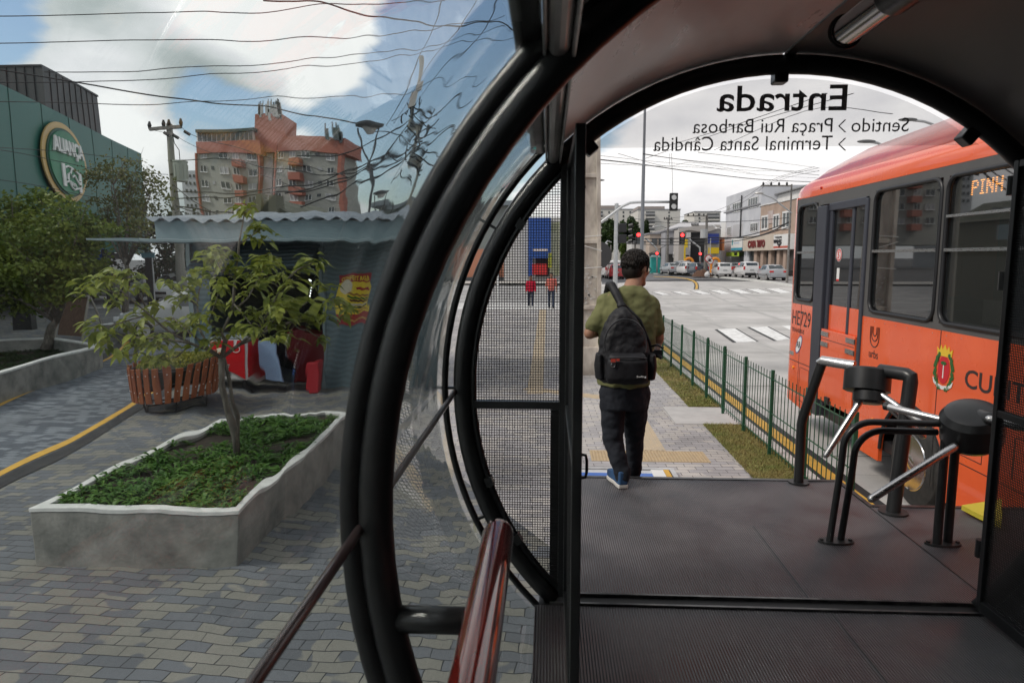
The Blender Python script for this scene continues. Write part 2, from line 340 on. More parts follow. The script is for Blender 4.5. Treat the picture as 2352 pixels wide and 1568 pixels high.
# left lane with its yellow lines and black gutters
rl=pl([(-4.6,-6),(-5.3,0),(-6.46,7.5),(-7.1,11.1),(-8.6,17),(-13.4,29),(-15,33)])
ll=pl([(-6.4,-6),(-7.3,2),(-8.6,8),(-9.6,11.3),(-11.65,17.3),(-16.5,27),(-20,33)])
ys=fr(-6,33,1)
sheet('cycle_lane',pavB,ys,ll,rl,.004)
sheet('yellow_line',yellowm,ys,lambda y:rl(y)-.08,lambda y:rl(y)+.06,.008)
sheet('yellow_line',yellowm,ys,lambda y:ll(y)+.0,lambda y:ll(y)+.10,.008)
q=sheet('gutter_line',gutterm,ys,lambda y:rl(y)+.10,lambda y:rl(y)+.36,.008)
q=sheet('gutter_line',gutterm,ys,lambda y:ll(y)-.3,lambda y:ll(y)-.02,.008)
# tactile strips
tac=mat('tactile_paving',(.47,.36,.22),(.40,.31,.20),scale=9,rough=.8,bump=.2,bscale=50)
q=MB(); q.b2(.56,2.02,8.25,8.72,-.01,.007)
for i in range(36):
    for j in range(11): q.cyl((.58+.04*i,8.28+.04*j,.006),(.58+.04*i,8.28+.04*j,.013),.012,.008,6)
o=q.build('tactile_warning_strip',tac); o['kind']='structure'
tac2=mat('tactile_guide_paving',(.50,.40,.27),(.43,.36,.27),scale=9,rough=.8)
q=MB()
def tstrip(a,b,w):
    a=Vector(a);b=Vector(b);d=(b-a).normalized();n=Vector((-d.y,d.x,0)); q.bar(a,b,w,.012)
    for k in(-.36,-.12,.12,.36): q.bar(a+n*w*k+Vector((0,0,.007)),b+n*w*k+Vector((0,0,.007)),w*.09,.006)
tstrip((1.40,8.74,0),(1.40,12.1,0),.3); tstrip((1.25,12.0,.001),(-.4,12.9,.001),.3); tstrip((-.22,12.4,.002),(-.22,33,.002),.3)
o=q.build('tactile_guide_strip',tac2); o['kind']='structure'
# pale concrete path crossing the lawn
q=MB(); q.b2(1.95,2.95,10.2,11.4,-.01,.008); o=q.build('path',mat('path_concrete',(.40,.39,.385),(.48,.47,.46),scale=3,rough=.85)); o['kind']='structure'
# lawn: soil bed + blades
q=MB(); q.b2(2.36,2.96,4.9,10.2,-.01,.012); q.b2(2.4,2.96,11.4,33,-.01,.012); q.build('lawn_soil',mat('lawn_base',(.085,.085,.025),(.17,.13,.05),scale=6,rough=.95)); bpy.data.objects['lawn_soil']['kind']='structure'
q=MB(); rnd=random.Random(3)
for k in range(26000):
    if rnd.random()<.5: y=rnd.uniform(6.5,10.2); x=rnd.uniform(2.34,2.96)
    else: y=11.4+21*rnd.random()**1.8; x=rnd.uniform(2.38,2.96)
    h=rnd.uniform(.02,.055); a=rnd.uniform(0,2*PI); w=.004*(1 if y<11 else 2); dx,dy=math.cos(a)*w,math.sin(a)*w; lx,ly=rnd.gauss(0,.02),rnd.gauss(0,.02)
    q.add([(x-dx,y-dy,.01),(x+dx,y+dy,.01),(x+lx,y+ly,h)],[(0,1,2)])
o=q.build('lawn_grass',mat('grass_blades',(.15,.19,.04),(.30,.24,.09),scale=1.6,rough=.7)); o['kind']='stuff'; o['label']='patchy green and straw coloured grass along the green fence'; o['category']='grass'
# crosswalks
def stripes(name,quads,m,dz):
    q=MB()
    for qd in quads:
        vs=[]
        for X,Y in qd:
            z=-.1
            for _ in range(6): p=atz(X,Y,z); z=g(p.y)+dz
            vs.append((p.x,p.y,z))
        q.add(vs,[(3,2,1,0)])
    o=q.build(name,m); o['kind']='structure'; return o
z2=lambda x,y:((2200+x/2.24)*.588,(600+y/2.24)*.588)
far=[(780,1203),(950,1199),(1115,1194),(1280,1190),(1445,1186),(1605,1182),(1775,1180)]
A=[];B=[];Cc=[]
for i,(x,y) in enumerate(far):
    w=70+i*7; h=31; s_=88+i*6
    A.append([z2(x,y),z2(x+w,y-1),z2(x+w+s_,y+h-2),z2(x+s_,y+h)]); B.append([z2(x-12,y),z2(x,y),z2(x+s_,y+h),z2(x+s_-14,y+h)]); B.append([z2(x+w,y-1),z2(x+w+6,y-1),z2(x+w+s_+8,y+h-2),z2(x+w+s_,y+h-2)])
near=[[(1648,756),(1688,754),(1738,784),(1692,786)],[(1722,751),(1762,750),(1815,778),(1785,782)],[(1795,748),(1840,747),(1910,776),(1858,778)]]
A+=near
B+=[[(1641,756.5),(1648,756),(1692,786),(1683,786.5)],[(1688,754),(1692,754),(1743,784),(1738,784)],[(1715,751),(1722,751),(1785,782),(1777,782.5)],[(1762,750),(1766,750),(1820,778),(1815,778)]]
stripes('crosswalk_markings',A,whitep,-.114); stripes('crosswalk_borders',B,gutterm,-.1145)
q=MB()
for k in range(7):   # zebra on the side street behind the two walkers
    y=34.2+k*.75; q.b2(-8,3.0,y,y+.38,-.118,-.112)
for (a,b) in ((38.5,41),(43.5,44.2)): q.add([(-26,a,g(a)-.112),(-4,b+1,g(b+1)-.112),(-4,b+1.25,g(b+1)-.112),(-26,a+.25,g(a)-.112)],[(0,1,2,3)])
o=q.build('crosswalk_markings',whitep); o['kind']='structure'
# curved double line and far asphalt
cl=[z2(*p) for p in ((790,1076),(900,1079),(1000,1086),(1080,1097),(1130,1114),(1155,1135),(1160,1158),(1155,1182))]
cr=[z2(*p) for p in ((790,1073),(900,1075),(1005,1081),(1090,1092),(1145,1109),(1172,1132),(1179,1158),(1176,1182))]
def ribbon(name,L_,R_,m,dz):
    q=MB();vs=[]
    for a,b in zip(L_,R_):
        for X,Y in (a,b):
            z=0
            for _ in range(6): p=atz(X,Y,z); z=g(p.y)+dz
            vs.append((p.x,p.y,z))
    q.add(vs,[(2*i,2*i+1,2*i+3,2*i+2) for i in range(len(L_)-1)]); o=q.build(name,m); o['kind']='structure'
wl=[(x-3.5*(i/7),y) for i,(x,y) in enumerate(cl)]; wr=[(x+3*(i/7),y) for i,(x,y) in enumerate(cr)]
ribbon('gutter_line',wl,wr,gutterm,-.108); ribbon('yellow_line',cl,cr,yellowm,-.104)
farl=mat('avenue_asphalt',(.10,.10,.108),(.15,.15,.155),scale=.6,rough=.85)
q=MB(); vs=[]
for X,Y in (z2(340,1090),z2(340,1142),z2(790,1108),z2(1290,1101),z2(1500,1096),z2(1290,1076),z2(780,1046),z2(500,1040)):
    z=.2
    p=atz(X,Y,.242); vs.append((p.x,p.y,.242))
q.add(vs,[tuple(range(len(vs)))]); o=q.build('avenue',farl); o['kind']='structure'
# kerb and sidewalk of the shops across
kp=[atz(*z2(x,y),.32) for x,y in ((2300,1205),(1965,1150),(1790,1122),(1500,1093),(1290,1077),(1150,1065),(900,1052),(790,1047))]
q=MB();vs=[]
for p in kp: vs+=[(p.x,p.y,.22),(p.x,p.y,.40),(p.x+.25,p.y+.1,.405),(p.x+60,p.y+8,.40)]
for i in range(len(kp)-1):
    for j in range(2): q_=i*4+j; q.f.append((q_,q_+4,q_+5,q_+1))
q.v=vs; o=q.build('kerb',concrim); o['kind']='structure'
q=MB(); q.v=vs; q.f=[(i*4+2,i*4+6,i*4+7,i*4+3) for i in range(len(kp)-1)]; o=q.build('shop_sidewalk',mat('shop_sidewalk_concrete',(.22,.21,.21),(.30,.29,.28),scale=.8,rough=.85)); o['kind']='structure'

# ================================================================ TUBE STATION
CX,CZ=1.01,1.91; FZ=.9
st=empty('tube_station',(1.0,1.6,0),'round black framed bus boarding tube with curved glass side and dark ribbed floor','bus station')
floorm=mat_ribs('ribbed_rubber_floor',(.042,.041,.047),.0125,0,rough=.38,c2=(.150,.140,.145))
q=MB(); q.b2(-.05,2.07,-8,3.0,.80,FZ); o=q.build('floor',floorm,st)
q=MB(); q.b2(.07,2.08,3.12,4.86,.80,FZ); q.b2(2.08,3.25,3.12,4.36,.80,FZ); o=q.build('platform_deck',floorm,st)
q=MB(); q.b2(-.03,2.07,3.0,3.12,.80,FZ-.006); q.build('door_track',blackflat,st)
q=MB()
for y in (3.012,3.106): q.b2(.02,2.07,y-.007,y+.007,FZ-.006,FZ+.010)
q.build('door_track_rail',mat('scuffed_metal',(.06,.06,.063),(.16,.155,.15),scale=9,rough=.35,metal=.7),st)
q=MB()
for x,y in ((.62,1.2),(1.25,1.4)): pass
q.b2(1.292,1.298,1.2,3.0,FZ,FZ+.0015); q.b2(1.24,1.246,3.13,4.0,FZ,FZ+.0015); q.b2(2.083,2.089,3.13,4.35,FZ,FZ+.0015); q.build('mat_seam',blackflat,st)
q=MB(); q.b2(.07,2.09,4.862,4.90,.78,.905); q.b2(2.09,2.12,4.37,4.90,.78,.903); q.b2(2.12,3.27,4.362,4.40,.78,.905); q.build('deck_edge',mat('edge_steel',(.035,.036,.04),(.09,.09,.09),scale=10,rough=.35,metal=.5),st)
q=MB(); q.b2(.03,.06,3.13,4.88,.1,.90); q.build('deck_side',darkgrey,st)
q=MB()
for i in range(4): q.b2(.15,2.0,4.91+.3*i,5.2+.3*i,.02,.73-.17*i)
q.build('step',floorm,st)
q=MB(); q.b2(-.02,2.04,-8,2.99,.0,.795); q.b2(.12,2.05,3.1,4.8,0,.795); q.b2(2.05,3.2,3.1,4.3,0,.795); q.build('plinth',darkgrey,st)
def ring(y,name='ring'):
    q=MB(); q.tube(arc((CX,CZ),1.398,-46,226,72,y),.040,20); return q.build(name,blackm,st,smooth=True)
def edge(y,a0=-46,a1=228): q=MB(); q.tube(arc((CX,CZ),1.478,a0,a1,72,y),.018,10); q.build('glass_edge_frame',blackm,st,smooth=True)
for y in (-2.9,-1.4,.10,1.475,3.06): ring(y)
q=MB(); q.tube(arc((CX,CZ),1.452,-46,228,72,1.475),.030,14); q.build('glass_edge_frame',blackm,st,smooth=True); edge(3.05)
# clips between ring and glass frame
for a in (150,180,205):
    for y in (3.05,):
        q=MB(); p=Vector((CX+1.43*math.cos(R(a)),y,CZ+1.43*math.sin(R(a)))); e=Vector((CX+1.48*math.cos(R(a)),y,CZ+1.48*math.sin(R(a)))); q.bar(p,e,.02,.012); q.build('clip',blackm,st)
# curved glass (two skins, each slightly uneven as moulded sheet is)
gm=bpy.data.materials.new('curved_glass'); gm.use_nodes=True; b=gm.node_tree.nodes['Principled BSDF']
b.inputs['Base Color'].default_value=(.90,.955,.95,1); b.inputs['Transmission Weight'].default_value=1; b.inputs['Roughness'].default_value=0.0; b.inputs['IOR'].default_value=1.34
def nzv(v,s): return noise.noise(Vector(v)*s)
def glass_panel(y0,y1,a0=132.5,a1=228):
    ny=int((y1-y0)/.0125); na=int((a1-a0)*PI/180*1.475/.0125); vs=[]
    for side in (0,1):
        for i in range(ny+1):
            y=y0+(y1-y0)*i/ny
            for j in range(na+1):
                a=a0+(a1-a0)*j/na; ar=a*PI/180*1.475
                up=max(0,min(1,(195-a)/60))
                w=.0008*nzv((y*1.0,ar*1.6,3+side*7),2.4)+.00018*nzv((y,ar*1.2,side*5),9)+.00003*(.3+1.0*up)*nzv((y*.8+ar*.9,ar*.35-y*.3,side*9),30)
                r=1.4745+(.006 if side else 0)+w
                vs.append((CX+r*math.cos(R(a)),y,CZ+r*math.sin(R(a))))
    k=(ny+1)*(na+1); fs=[]
    for side in (0,1):
        o_=side*k
        for i in range(ny):
            for j in range(na):
                f=(o_+i*(na+1)+j,o_+(i+1)*(na+1)+j,o_+(i+1)*(na+1)+j+1,o_+i*(na+1)+j+1)
                fs.append(f if side==0 else f[::-1])
    for i in range(ny):
        for j,fl in ((0,0),(na,1)):
            f=(i*(na+1)+j,k+i*(na+1)+j,k+(i+1)*(na+1)+j,(i+1)*(na+1)+j); fs.append(f[::-1] if fl==0 else f)
    for j in range(na):
        for i,fl in ((0,0),(ny,1)):
            f=(i*(na+1)+j,i*(na+1)+j+1,k+i*(na+1)+j+1,k+i*(na+1)+j); fs.append(f[::-1] if fl==0 else f)
    q=MB(); q.v=vs; q.f=fs; o=q.build('glass_panel',gm,st,smooth=True)
    bmm=bmesh.new(); bmm.from_mesh(o.data); bmesh.ops.recalc_face_normals(bmm,faces=bmm.faces); bmm.to_mesh(o.data); bmm.free(); o.data.set_sharp_from_angle(angle=R(50)); return o
glass_panel(.16,1.468); glass_panel(1.482,3.04)
# roof panels, and an added opaque right wall
roofm=mat('roof_lining',(.66,.62,.61),(.88,.85,.84),scale=2.2,rough=.22,rough2=.42,metal=.25,stretch=(1,.22,1),detail=7,bump=.12,spec=.6)
wallm=mat('dark_wall_panel',(.03,.03,.032),(.045,.045,.046),scale=2,rough=.4)
def shell(name,m,a0,a1,y0,y1,r0=1.441,r1=1.462,n=40):
    q=MB(); A0=arc((CX,CZ),r0,a0,a1,n,y0); A1=arc((CX,CZ),r1,a0,a1,n,y0); vs=[]; 
    for yy in (y0,y1):
        vs+=[(p.x,yy,p.z) for p in A0]+[(p.x,yy,p.z) for p in A1]
    k=n+1; fs=[]
    for i in range(n):
        fs+=[(i,i+1,2*k+i+1,2*k+i),(k+i,3*k+i,3*k+i+1,k+i+1),(i,k+i,k+i+1,i+1),(2*k+i,2*k+i+1,3*k+i+1,3*k+i)]
    fs+=[(0,2*k,3*k,k),(n,k+n,3*k+n,2*k+n)]
    q.add(vs,fs); return auto(q.build(name,m,st),30)
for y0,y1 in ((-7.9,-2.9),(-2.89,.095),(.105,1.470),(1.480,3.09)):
    shell('roof_panel',roofm,91,132,y0,y1); shell('roof_panel',mat('shaded_roof_panel',(.10,.095,.095),(.15,.14,.14),scale=2.6,rough=.35,rough2=.5,stretch=(1,.22,1),detail=7,bump=.1),42,89,y0,y1)  # darker copy of the lining for the right half, shade put into colour
shell('unseen_wall_panel',wallm,-46,41.5,-7.9,3.05); shell('unseen_wall_panel',wallm,133,228,-7.9,-.9)  # right wall is opaque and out of view, added to keep the tube dark
q=MB(); q.b2(CX-.022,CX+.022,-7.9,3.05,CZ+1.434,CZ+1.447); q.build('roof_joint_cover',mat('joint_strip',(.12,.11,.105),rough=.4,metal=.4),st)
q=MB(); q.b2(-1,3.2,-8.1,-8,0,3.6); q.build('end_wall',wallm,st)
# long beam where the glass meets the roof
q=MB(); q.b2(-.012,.052,-1.5,3.03,EYE+.452,EYE+.475); q.b2(-.012,-.004,-1.5,3.03,EYE+.405,EYE+.452); q.b2(.046,.054,-1.5,3.03,EYE+.40,EYE+.452); q.cyl((.020,-1.5,EYE+.425),(.020,3.03,EYE+.425),.024,n=14); o=bevel(q.build('roof_gutter',alum,st),.003)
q=MB(); q.b2(-.075,-.018,-1.5,2.98,EYE+.435,EYE+.505); bevel(q.build('eaves_beam',blackm,st),.012,3)
q=MB(); q.b2(1.98,2.04,-1.5,3.03,EYE+.40,EYE+.46); bevel(q.build('roof_gutter',blackm,st),.006)
# ---- fixed wire screen left of the doorway
DX=.085
q=MB()
a_=math.degrees(math.acos((DX-CX)/1.347)); pts=arc((CX,CZ),1.347,a_,360-a_,40,3.06); q.tube(pts,.014,8)
q.b2(DX-.028,DX+.012,3.035,3.085,FZ+.03,EYE+.40); zc=EYE-.668; q.b2(-.335,DX,3.045,3.075,zc-.017,zc+.017)
q.build('screen_frame',blackm,st)
for a in (147,199,212):
    q=MB(); p=Vector((CX+1.33*math.cos(R(a)),3.06,CZ+1.33*math.sin(R(a)))); e=Vector((CX+1.40*math.cos(R(a)),3.06,CZ+1.40*math.sin(R(a)))); q.bar(p,e,.045,.05,up=(0,1,0)); q.build('bracket',blackm,st)
q=MB(); wr_=.0016
wr_=.0015; x=DX-.03
while x>CX-1.34:
    h=math.sqrt(max(0,1.345**2-(x-CX)**2)); q.b2(x-wr_,x+wr_,3.058,3.062,CZ-h,CZ+h); x-=.0118
z=CZ-.93
while z<CZ+.95:
    xl=CX-math.sqrt(1.345**2-(z-CZ)**2)
    if xl<DX-.03: q.b2(xl,DX-.03,3.0625,3.0655,z-wr_,z+wr_)
    z+=.0118
q.build('wire_mesh',blackflat,st)
q=MB(); q.b2(.022,.058,3.14,3.19,FZ+.03,EYE-.73); 
for k in range(44): q.b2(.018,.062,3.135,3.195,FZ+.04+.02*k,FZ+.05+.02*k)
q.build('rubber_bumper',blackflat,st)
# ---- folding mesh door leaves, both swung open towards the camera
def leaf(x,y0,y1,lab,handle):
    r=empty('door_leaf',(x,3.04,FZ),lab,'door')
    q=MB(); z0,z1=FZ+.025,EYE+.40; w=.03
    q.b2(x-.016,x+.016,y1-w,y1,z0,z1); q.b2(x-.016,x+.016,y0,y0+w,z0,z1); q.b2(x-.015,x+.015,y0+w,y1-w,z1-w,z1); q.b2(x-.015,x+.015,y0+w,y1-w,z0,z0+w+.02)
    q.b2(x-.015,x+.015,y0+w,y1-w,EYE-.668-.016,EYE-.668+.016); bevel(q.build('frame',blackm,r),.003)
    q=MB(); z=z0+.05
    while z<z1-.03: q.b2(x-.0022,x+.0022,y0+w,y1-w,z-.0018,z+.0018); z+=.0105
    y=y0+w
    while y<y1-w: q.b2(x+.0024,x+.0054,y-.0016,y+.0016,z0+.04,z1-.03); y+=.0105
    q.build('wire_mesh',blackflat,r)
    if handle:
        zc=EYE-.735; q=MB(); q.tube([(x+.016,2.36,zc+.045),(x+.042,2.36,zc+.040),(x+.046,2.36,zc+.02),(x+.046,2.36,zc-.02),(x+.042,2.36,zc-.04),(x+.016,2.36,zc-.045)],.0055,8); q.b2(x+.016,x+.020,2.34,2.38,zc-.06,zc+.06); q.build('handle',blackm,r,smooth=False)
    for z in (FZ+.3,EYE-.1,EYE+.3): q=MB(); q.cyl((x,3.045,z-.04),(x,3.045,z+.04),.02,n=10); q.build('hinge',blackm,r)
    return r
leaf(DX+.012,2.12,3.02,'narrow black mesh door leaf seen edge-on left of the doorway, with a small handle',True)
leaf(1.955,1.9,3.02,'black wire mesh door leaf standing open at the right edge of the doorway',False)
# ---- hanging sign panel with mirrored route names
sp=empty('hanging_sign',(CX,3.10,EYE+.48),'clear curved-top sign panel hung in the arch, dark route names reading backwards','sign')
q=MB(); P=[Vector((CX+1.352*math.cos(R(a)),3.10,CZ+1.352*math.sin(R(a)))) for a in [52.1+75.8*i/40 for i in range(41)]]
q.extr(P,(0,.004,0))
sm=bpy.data.materials.new('clear_sign_sheet'); sm.use_nodes=True; nt=sm.node_tree; b=nt.nodes['Principled BSDF']; b.inputs['Base Color'].default_value=(.85,.84,.86,1); b.inputs['Roughness'].default_value=.12; b.inputs['Alpha'].default_value=.16
q.build('sign_sheet',sm,sp)
lm=mat('sign_lettering',(.045,.043,.045),rough=.5)
def mtxt(txt,xr,xl,yt,yb,bold=0,nm='lettering'):
    A_=aty(xr,(yt+yb)/2,3.105); B_=aty(xl,(yt+yb)/2,3.105); T_=aty((xr+xl)/2,yt,3.105); U_=aty((xr+xl)/2,yb,3.105)
    return text(nm,txt,(A_.x,3.105,U_.z),(-1,0,0),(0,0,1),A_.x-B_.x,T_.z-U_.z,lm,sp,th=.001,bold=bold)
mtxt('Entrada',1946,1647,196,256,.012); mtxt('Sentido',2088,1956,271,303,.0); mtxt('Praça Rui Barbosa',1912,1591,273,313,.0); mtxt('Terminal Santa Cândida',1912,1501,313,346,.0)
s=F/3.096
for yt,yb in ((275,304),(317,346)):
    q=MB(); pt=lambda X,Y:aty(X,Y,3.1055); q.bar(pt(1943,yt),pt(1928,(yt+yb)/2),.001,.006,up=(0,0,1)); q.v=[];q.f=[]
    A_=[pt(1944,yt),pt(1940,yt),pt(1925,(yt+yb)/2),pt(1940,yb),pt(1944,yb),pt(1929,(yt+yb)/2)]; q.extr(A_,(0,.001,0)); q.build('arrow_mark',lm,sp)
def brk(X,Y,ang,w=.058,h=.075):
    q=MB(); c=aty(X,Y,3.075); q.box(c,(w,.07,h),M=Matrix.Rotation(R(ang),3,'Y')); bevel(q.build('bracket',blackm,sp),.008)
brk(1791,172,0); brk(1352,336,-40); brk(2224,312,40); brk(1322,345,0,.10,.045)
# ---- lamp
lp=empty('ceiling_lamp',(.98,1.7,EYE+.75),'unlit tubular ceiling lamp with polished end and ribbed diffuser under the dark roof','lamp')
q=MB(); q.cyl((.985,2.43,EYE+.745),(.985,2.12,EYE+.745),.047,n=24); q.build('end_sleeve',mat('polished_sleeve',(.45,.44,.44),rough=.18,metal=1),lp,smooth=False)
auto(lp.children[0])
q=MB(); pts=[];rs=[]
for i in range(120): pts.append((.985,2.12-.012*i,EYE+.745)); rs.append(.055+(.004 if i%2 else 0))
q.tube(pts,0,24,rs=rs); auto(q.build('diffuser',mat('prismatic_diffuser',(.06,.063,.065),(.13,.13,.13),scale=40,rough=.3),lp),60)
q=MB(); q.tube([(.985+.052*math.cos(2*PI*i/20),2.435,EYE+.745+.052*math.sin(2*PI*i/20)) for i in range(20)],.006,8,closed=True); q.build('mounting',blackm,lp)
# ---- handrails
hr=empty('handrail',(-.137,1.0,FZ),'thick glossy dark red handrail running past the camera inside the glass','handrail')
q=MB(); zr=EYE-.79; pts=[(-.137,y,zr) for y in (-1.2,.3,.8,1.2,1.6,1.86)]+[(-.137,1.89,zr),(-.137,1.905,zr),(-.137,1.912,zr)]; q.tube(pts,0,32,rs=[.045]*6+[.042,.032,.012])
redm=mat('red_brown_enamel',(.17,.018,.012),(.11,.012,.010),scale=4,rough=.06,rough2=.12,coat=1,stretch=(1,.3,1)); q.build('rail',redm,hr,smooth=True)
q=MB(); q.cyl((-.36,1.475,EYE-.83),(-.137,1.475,EYE-.83),.031,n=20); q.build('rail_arm',blackm,hr,smooth=True)
q=MB(); q.cyl((-.418,-1.0,EYE-.606),(-.418,3.04,EYE-.606),.0115,n=12); o=q.build('side_rod',mat('brown_rod',(.07,.045,.045),rough=.3,coat=.5),None,smooth=True); tag(o,'thin dark brown rod running lengthwise along the curved glass','rod')
# ---- wheelchair lift at the foot of the steps
lf=empty('wheelchair_lift',(1.1,7.9,0),'low aluminium framed wheelchair lift with a blue edge at the foot of the platform','lift')
c1=atz(1335,1089,.08); 
q=MB(); q.b2(.2,1.48,7.74,7.80,0,.07); q.b2(1.42,1.48,7.2,7.74,0,.07); bevel(q.build('frame',alum,lf),.006)
q=MB(); q.b2(.2,1.34,7.60,7.73,0,.055); q.build('deck',mat('deck_grey',(.42,.44,.48),(.5,.51,.53),scale=5,rough=.5),lf)
q=MB(); q.b2(.2,1.28,7.2,7.60,0,.062); q.build('blue_edge',mat('blue_paint',(.03,.12,.45),rough=.4),lf)
q=MB(); q.b2(1.20,1.34,7.45,7.70,.0,.075); q.build('white_block',white,lf)
q=MB(); q.b2(1.345,1.405,7.3,7.72,.0,.072); q.build('yellow_edge',yellowm,lf)
# ---- turnstiles
def turnstile_far():
    t=empty('turnstile',(2.0,4.6,FZ),'far turnstile with a black drum on a bent black frame, beside the platform edge','turnstile')
    P=lambda X,Y,y:aty(X,Y,y)
    zt=1.80
    q=MB(); q.tube([(1.80,4.82,FZ),(1.80,4.82,1.33),(1.805,4.81,1.39),(1.875,4.72,1.775)],.033,16); q.cyl((1.80,4.82,FZ),(1.80,4.82,FZ+.012),.07,n=20); q.build('post',blackm,t,smooth=False); auto(t.children[-1])
    q=MB(); q.tube([(1.872,4.725,1.785),(1.876,4.72,zt),(2.03,4.57,zt-.01)],.034,16); auto(q.build('crossbar',steel,t))
    q=MB(); q.tube([(2.14,4.45,zt-.02),(2.225,4.30,zt-.02),(2.24,4.275,zt-.03),(2.24,4.27,zt-.06),(2.19,4.27,FZ)],.042,16); q.cyl((2.19,4.27,FZ),(2.19,4.27,FZ+.012),.085,n=20); auto(q.build('post',blackm,t))
    M=Matrix.Rotation(R(-16),3,'X')@Matrix.Rotation(R(8),3,'Y'); c=Vector((2.085,4.50,1.705)); ax=M@Vector((0,0,1))
    q=MB(); q.tube([c-ax*.075,c-ax*.07,c+ax*.06,c+ax*.072,c+ax*.075],0,40,rs=[.128,.14,.14,.13,.10]); auto(q.build('drum',blackm,t),30)
    h=c-ax*.10+Vector((-.0,-.04,0)); q=MB(); q.tube([h+ax*.03,h-ax*.03,h-ax*.045],0,32,rs=[.095,.095,.07])
    for k in range(8): a=2*PI*k/8; q.cyl(h+M@Vector((math.cos(a)*.08,math.sin(a)*.08,-.03)),h+M@Vector((math.cos(a)*.08,math.sin(a)*.08,-.04)),.008,n=8)
    auto(q.build('hub',blackm,t),30)
    for a,b in (((2.05,4.45,1.62),(1.80,4.38,1.235)),((2.08,4.42,1.67),(2.27,4.15,1.50)),((2.12,4.48,1.62),(2.42,4.42,1.36))):
        q=MB(); q.cap(a,b,.020,.020,14); auto(q.build('arm',steel,t))
    return t
turnstile_far()
def turnstile_near():
    t=empty('turnstile',(2.2,3.8,FZ),'near turnstile with a black drum on paired black hoops, partly behind the right door leaf','turnstile')
    for k in (0,1):
        x0=1.60+.075*k; y=3.78+.03*k; zt=1.60-.055*k; q=MB()
        pts=[(x0,y,FZ),(x0+.04,y,1.35-.04*k)]
        for i in range(9):
            a=R(180-90*i/8); pts.append((x0+.045+.15+.15*math.cos(a),y,zt-.15+.15*math.sin(a)))
        pts+=[(2.16,y,zt-.005)]; q.tube(pts,.0185,14)
        auto(q.build('hoop',blackm,t))
        q=MB(); q.tube([(2.19+.075*k,y,FZ),(2.19+.075*k,y,1.5)],.0235,14); auto(q.build('post',blackm,t))
    for x0 in (1.64,2.2275):
        q=MB(); q.loft([((x0,3.79,FZ),.10,.05),((x0,3.79,FZ+.012),.098,.048)],n=24)
        for dx in (-.08,.08): q.cyl((x0+dx,3.79,FZ+.012),(x0+dx,3.79,FZ+.022),.012,n=6)
        q.build('base_plate',blackm,t)
    M=Matrix.Rotation(R(20),3,'X')@Matrix.Rotation(R(-14),3,'Y'); c=Vector((2.30,3.74,1.60)); ax=M@Vector((0,0,1))
    q=MB(); q.tube([c-ax*.115,c-ax*.085,c+ax*.05,c+ax*.085,c+ax*.105],0,40,rs=[.125,.150,.152,.128,.085]); auto(q.build('drum',blackm,t),30)
    h=c+Vector((.02,-.11,.05)); q=MB(); q.cap(h+Vector((0,.06,-.02)),h,.075,.05,24); auto(q.build('hub',blackm,t),30)
    for a,b in (((2.17,3.66,1.50),(1.73,3.60,1.225)),((2.30,3.60,1.665),(2.46,3.48,1.635)),((2.02,4.10,1.62),(2.20,3.86,1.60))):
        q=MB(); q.cap(a,b,.021,.021,14); auto(q.build('arm',steel,t))
    q=MB(); q.cyl((2.015,4.11,1.62),(2.03,4.09,1.62),.024,n=14); q.build('collar',blackm,t)
    return t
turnstile_near()
q=MB(); A_=[atz(2208,1170,.915),atz(2300,1155,.915),atz(2300,1215,.915),atz(2250,1192,.915)]; q.extr(A_,(0,0,.03)); tag(q.build('boarding_flap',mat('yellow_plate',(.65,.55,.06),rough=.5)),'yellow boarding flap at the platform edge by the red bus','boarding flap')
# ================================================================ BUS
XB=3.8; BZ=-.12
red=mat('bus_red_enamel',(.84,.125,.030),(.76,.105,.028),scale=1.3,rough=.22,rough2=.36,coat=.8,bump=.04,bscale=2.0)
redr=mat('bus_roof_red',(.50,.065,.04),(.42,.055,.035),scale=3,rough=.25,coat=.6)
bgrey=mat('bus_grey_band',(.085,.082,.08),(.10,.097,.095),scale=3,rough=.35,rough2=.45)
bdark=mat('bus_black_trim',(.018,.018,.020),rough=.4)
wg=bpy.data.materials.new('bus_window_glass'); wg.use_nodes=True; b=wg.node_tree.nodes['Principled BSDF']; b.inputs['Base Color'].default_value=(.015,.017,.018,1); b.inputs['Roughness'].default_value=.02; b.inputs['Alpha'].default_value=.72; b.inputs['Specular IOR Level'].default_value=1.0; b.inputs['IOR'].default_value=2.1
bus=empty('city_bus',(5.05,5,BZ),'red orange articulated city bus with a dark grey window band waiting beside the platform','bus')
def ypoly(pts,x0,x1): q=MB(); return q.extr([(x0,y,z) for y,z in pts],(x1-x0,0,0))
q=MB()
arch=[(7.19+.64*math.cos(R(a)),.33+.64*math.sin(R(a))) for a in range(0,181,12)]
q.extr([(XB,y,z) for y,z in [(-4,.18),(6.55,.18)]+[p for p in arch[::-1]]+[(7.83,.18),(8.42,.18),(8.42,1.80),(-4,1.80)]],(.045,0,0))
q.extr([(XB,y,z) for y,z in [(9.93,.22),(10.80,.30),(10.80,1.80),(9.93,1.80)]],(.045,0,0))
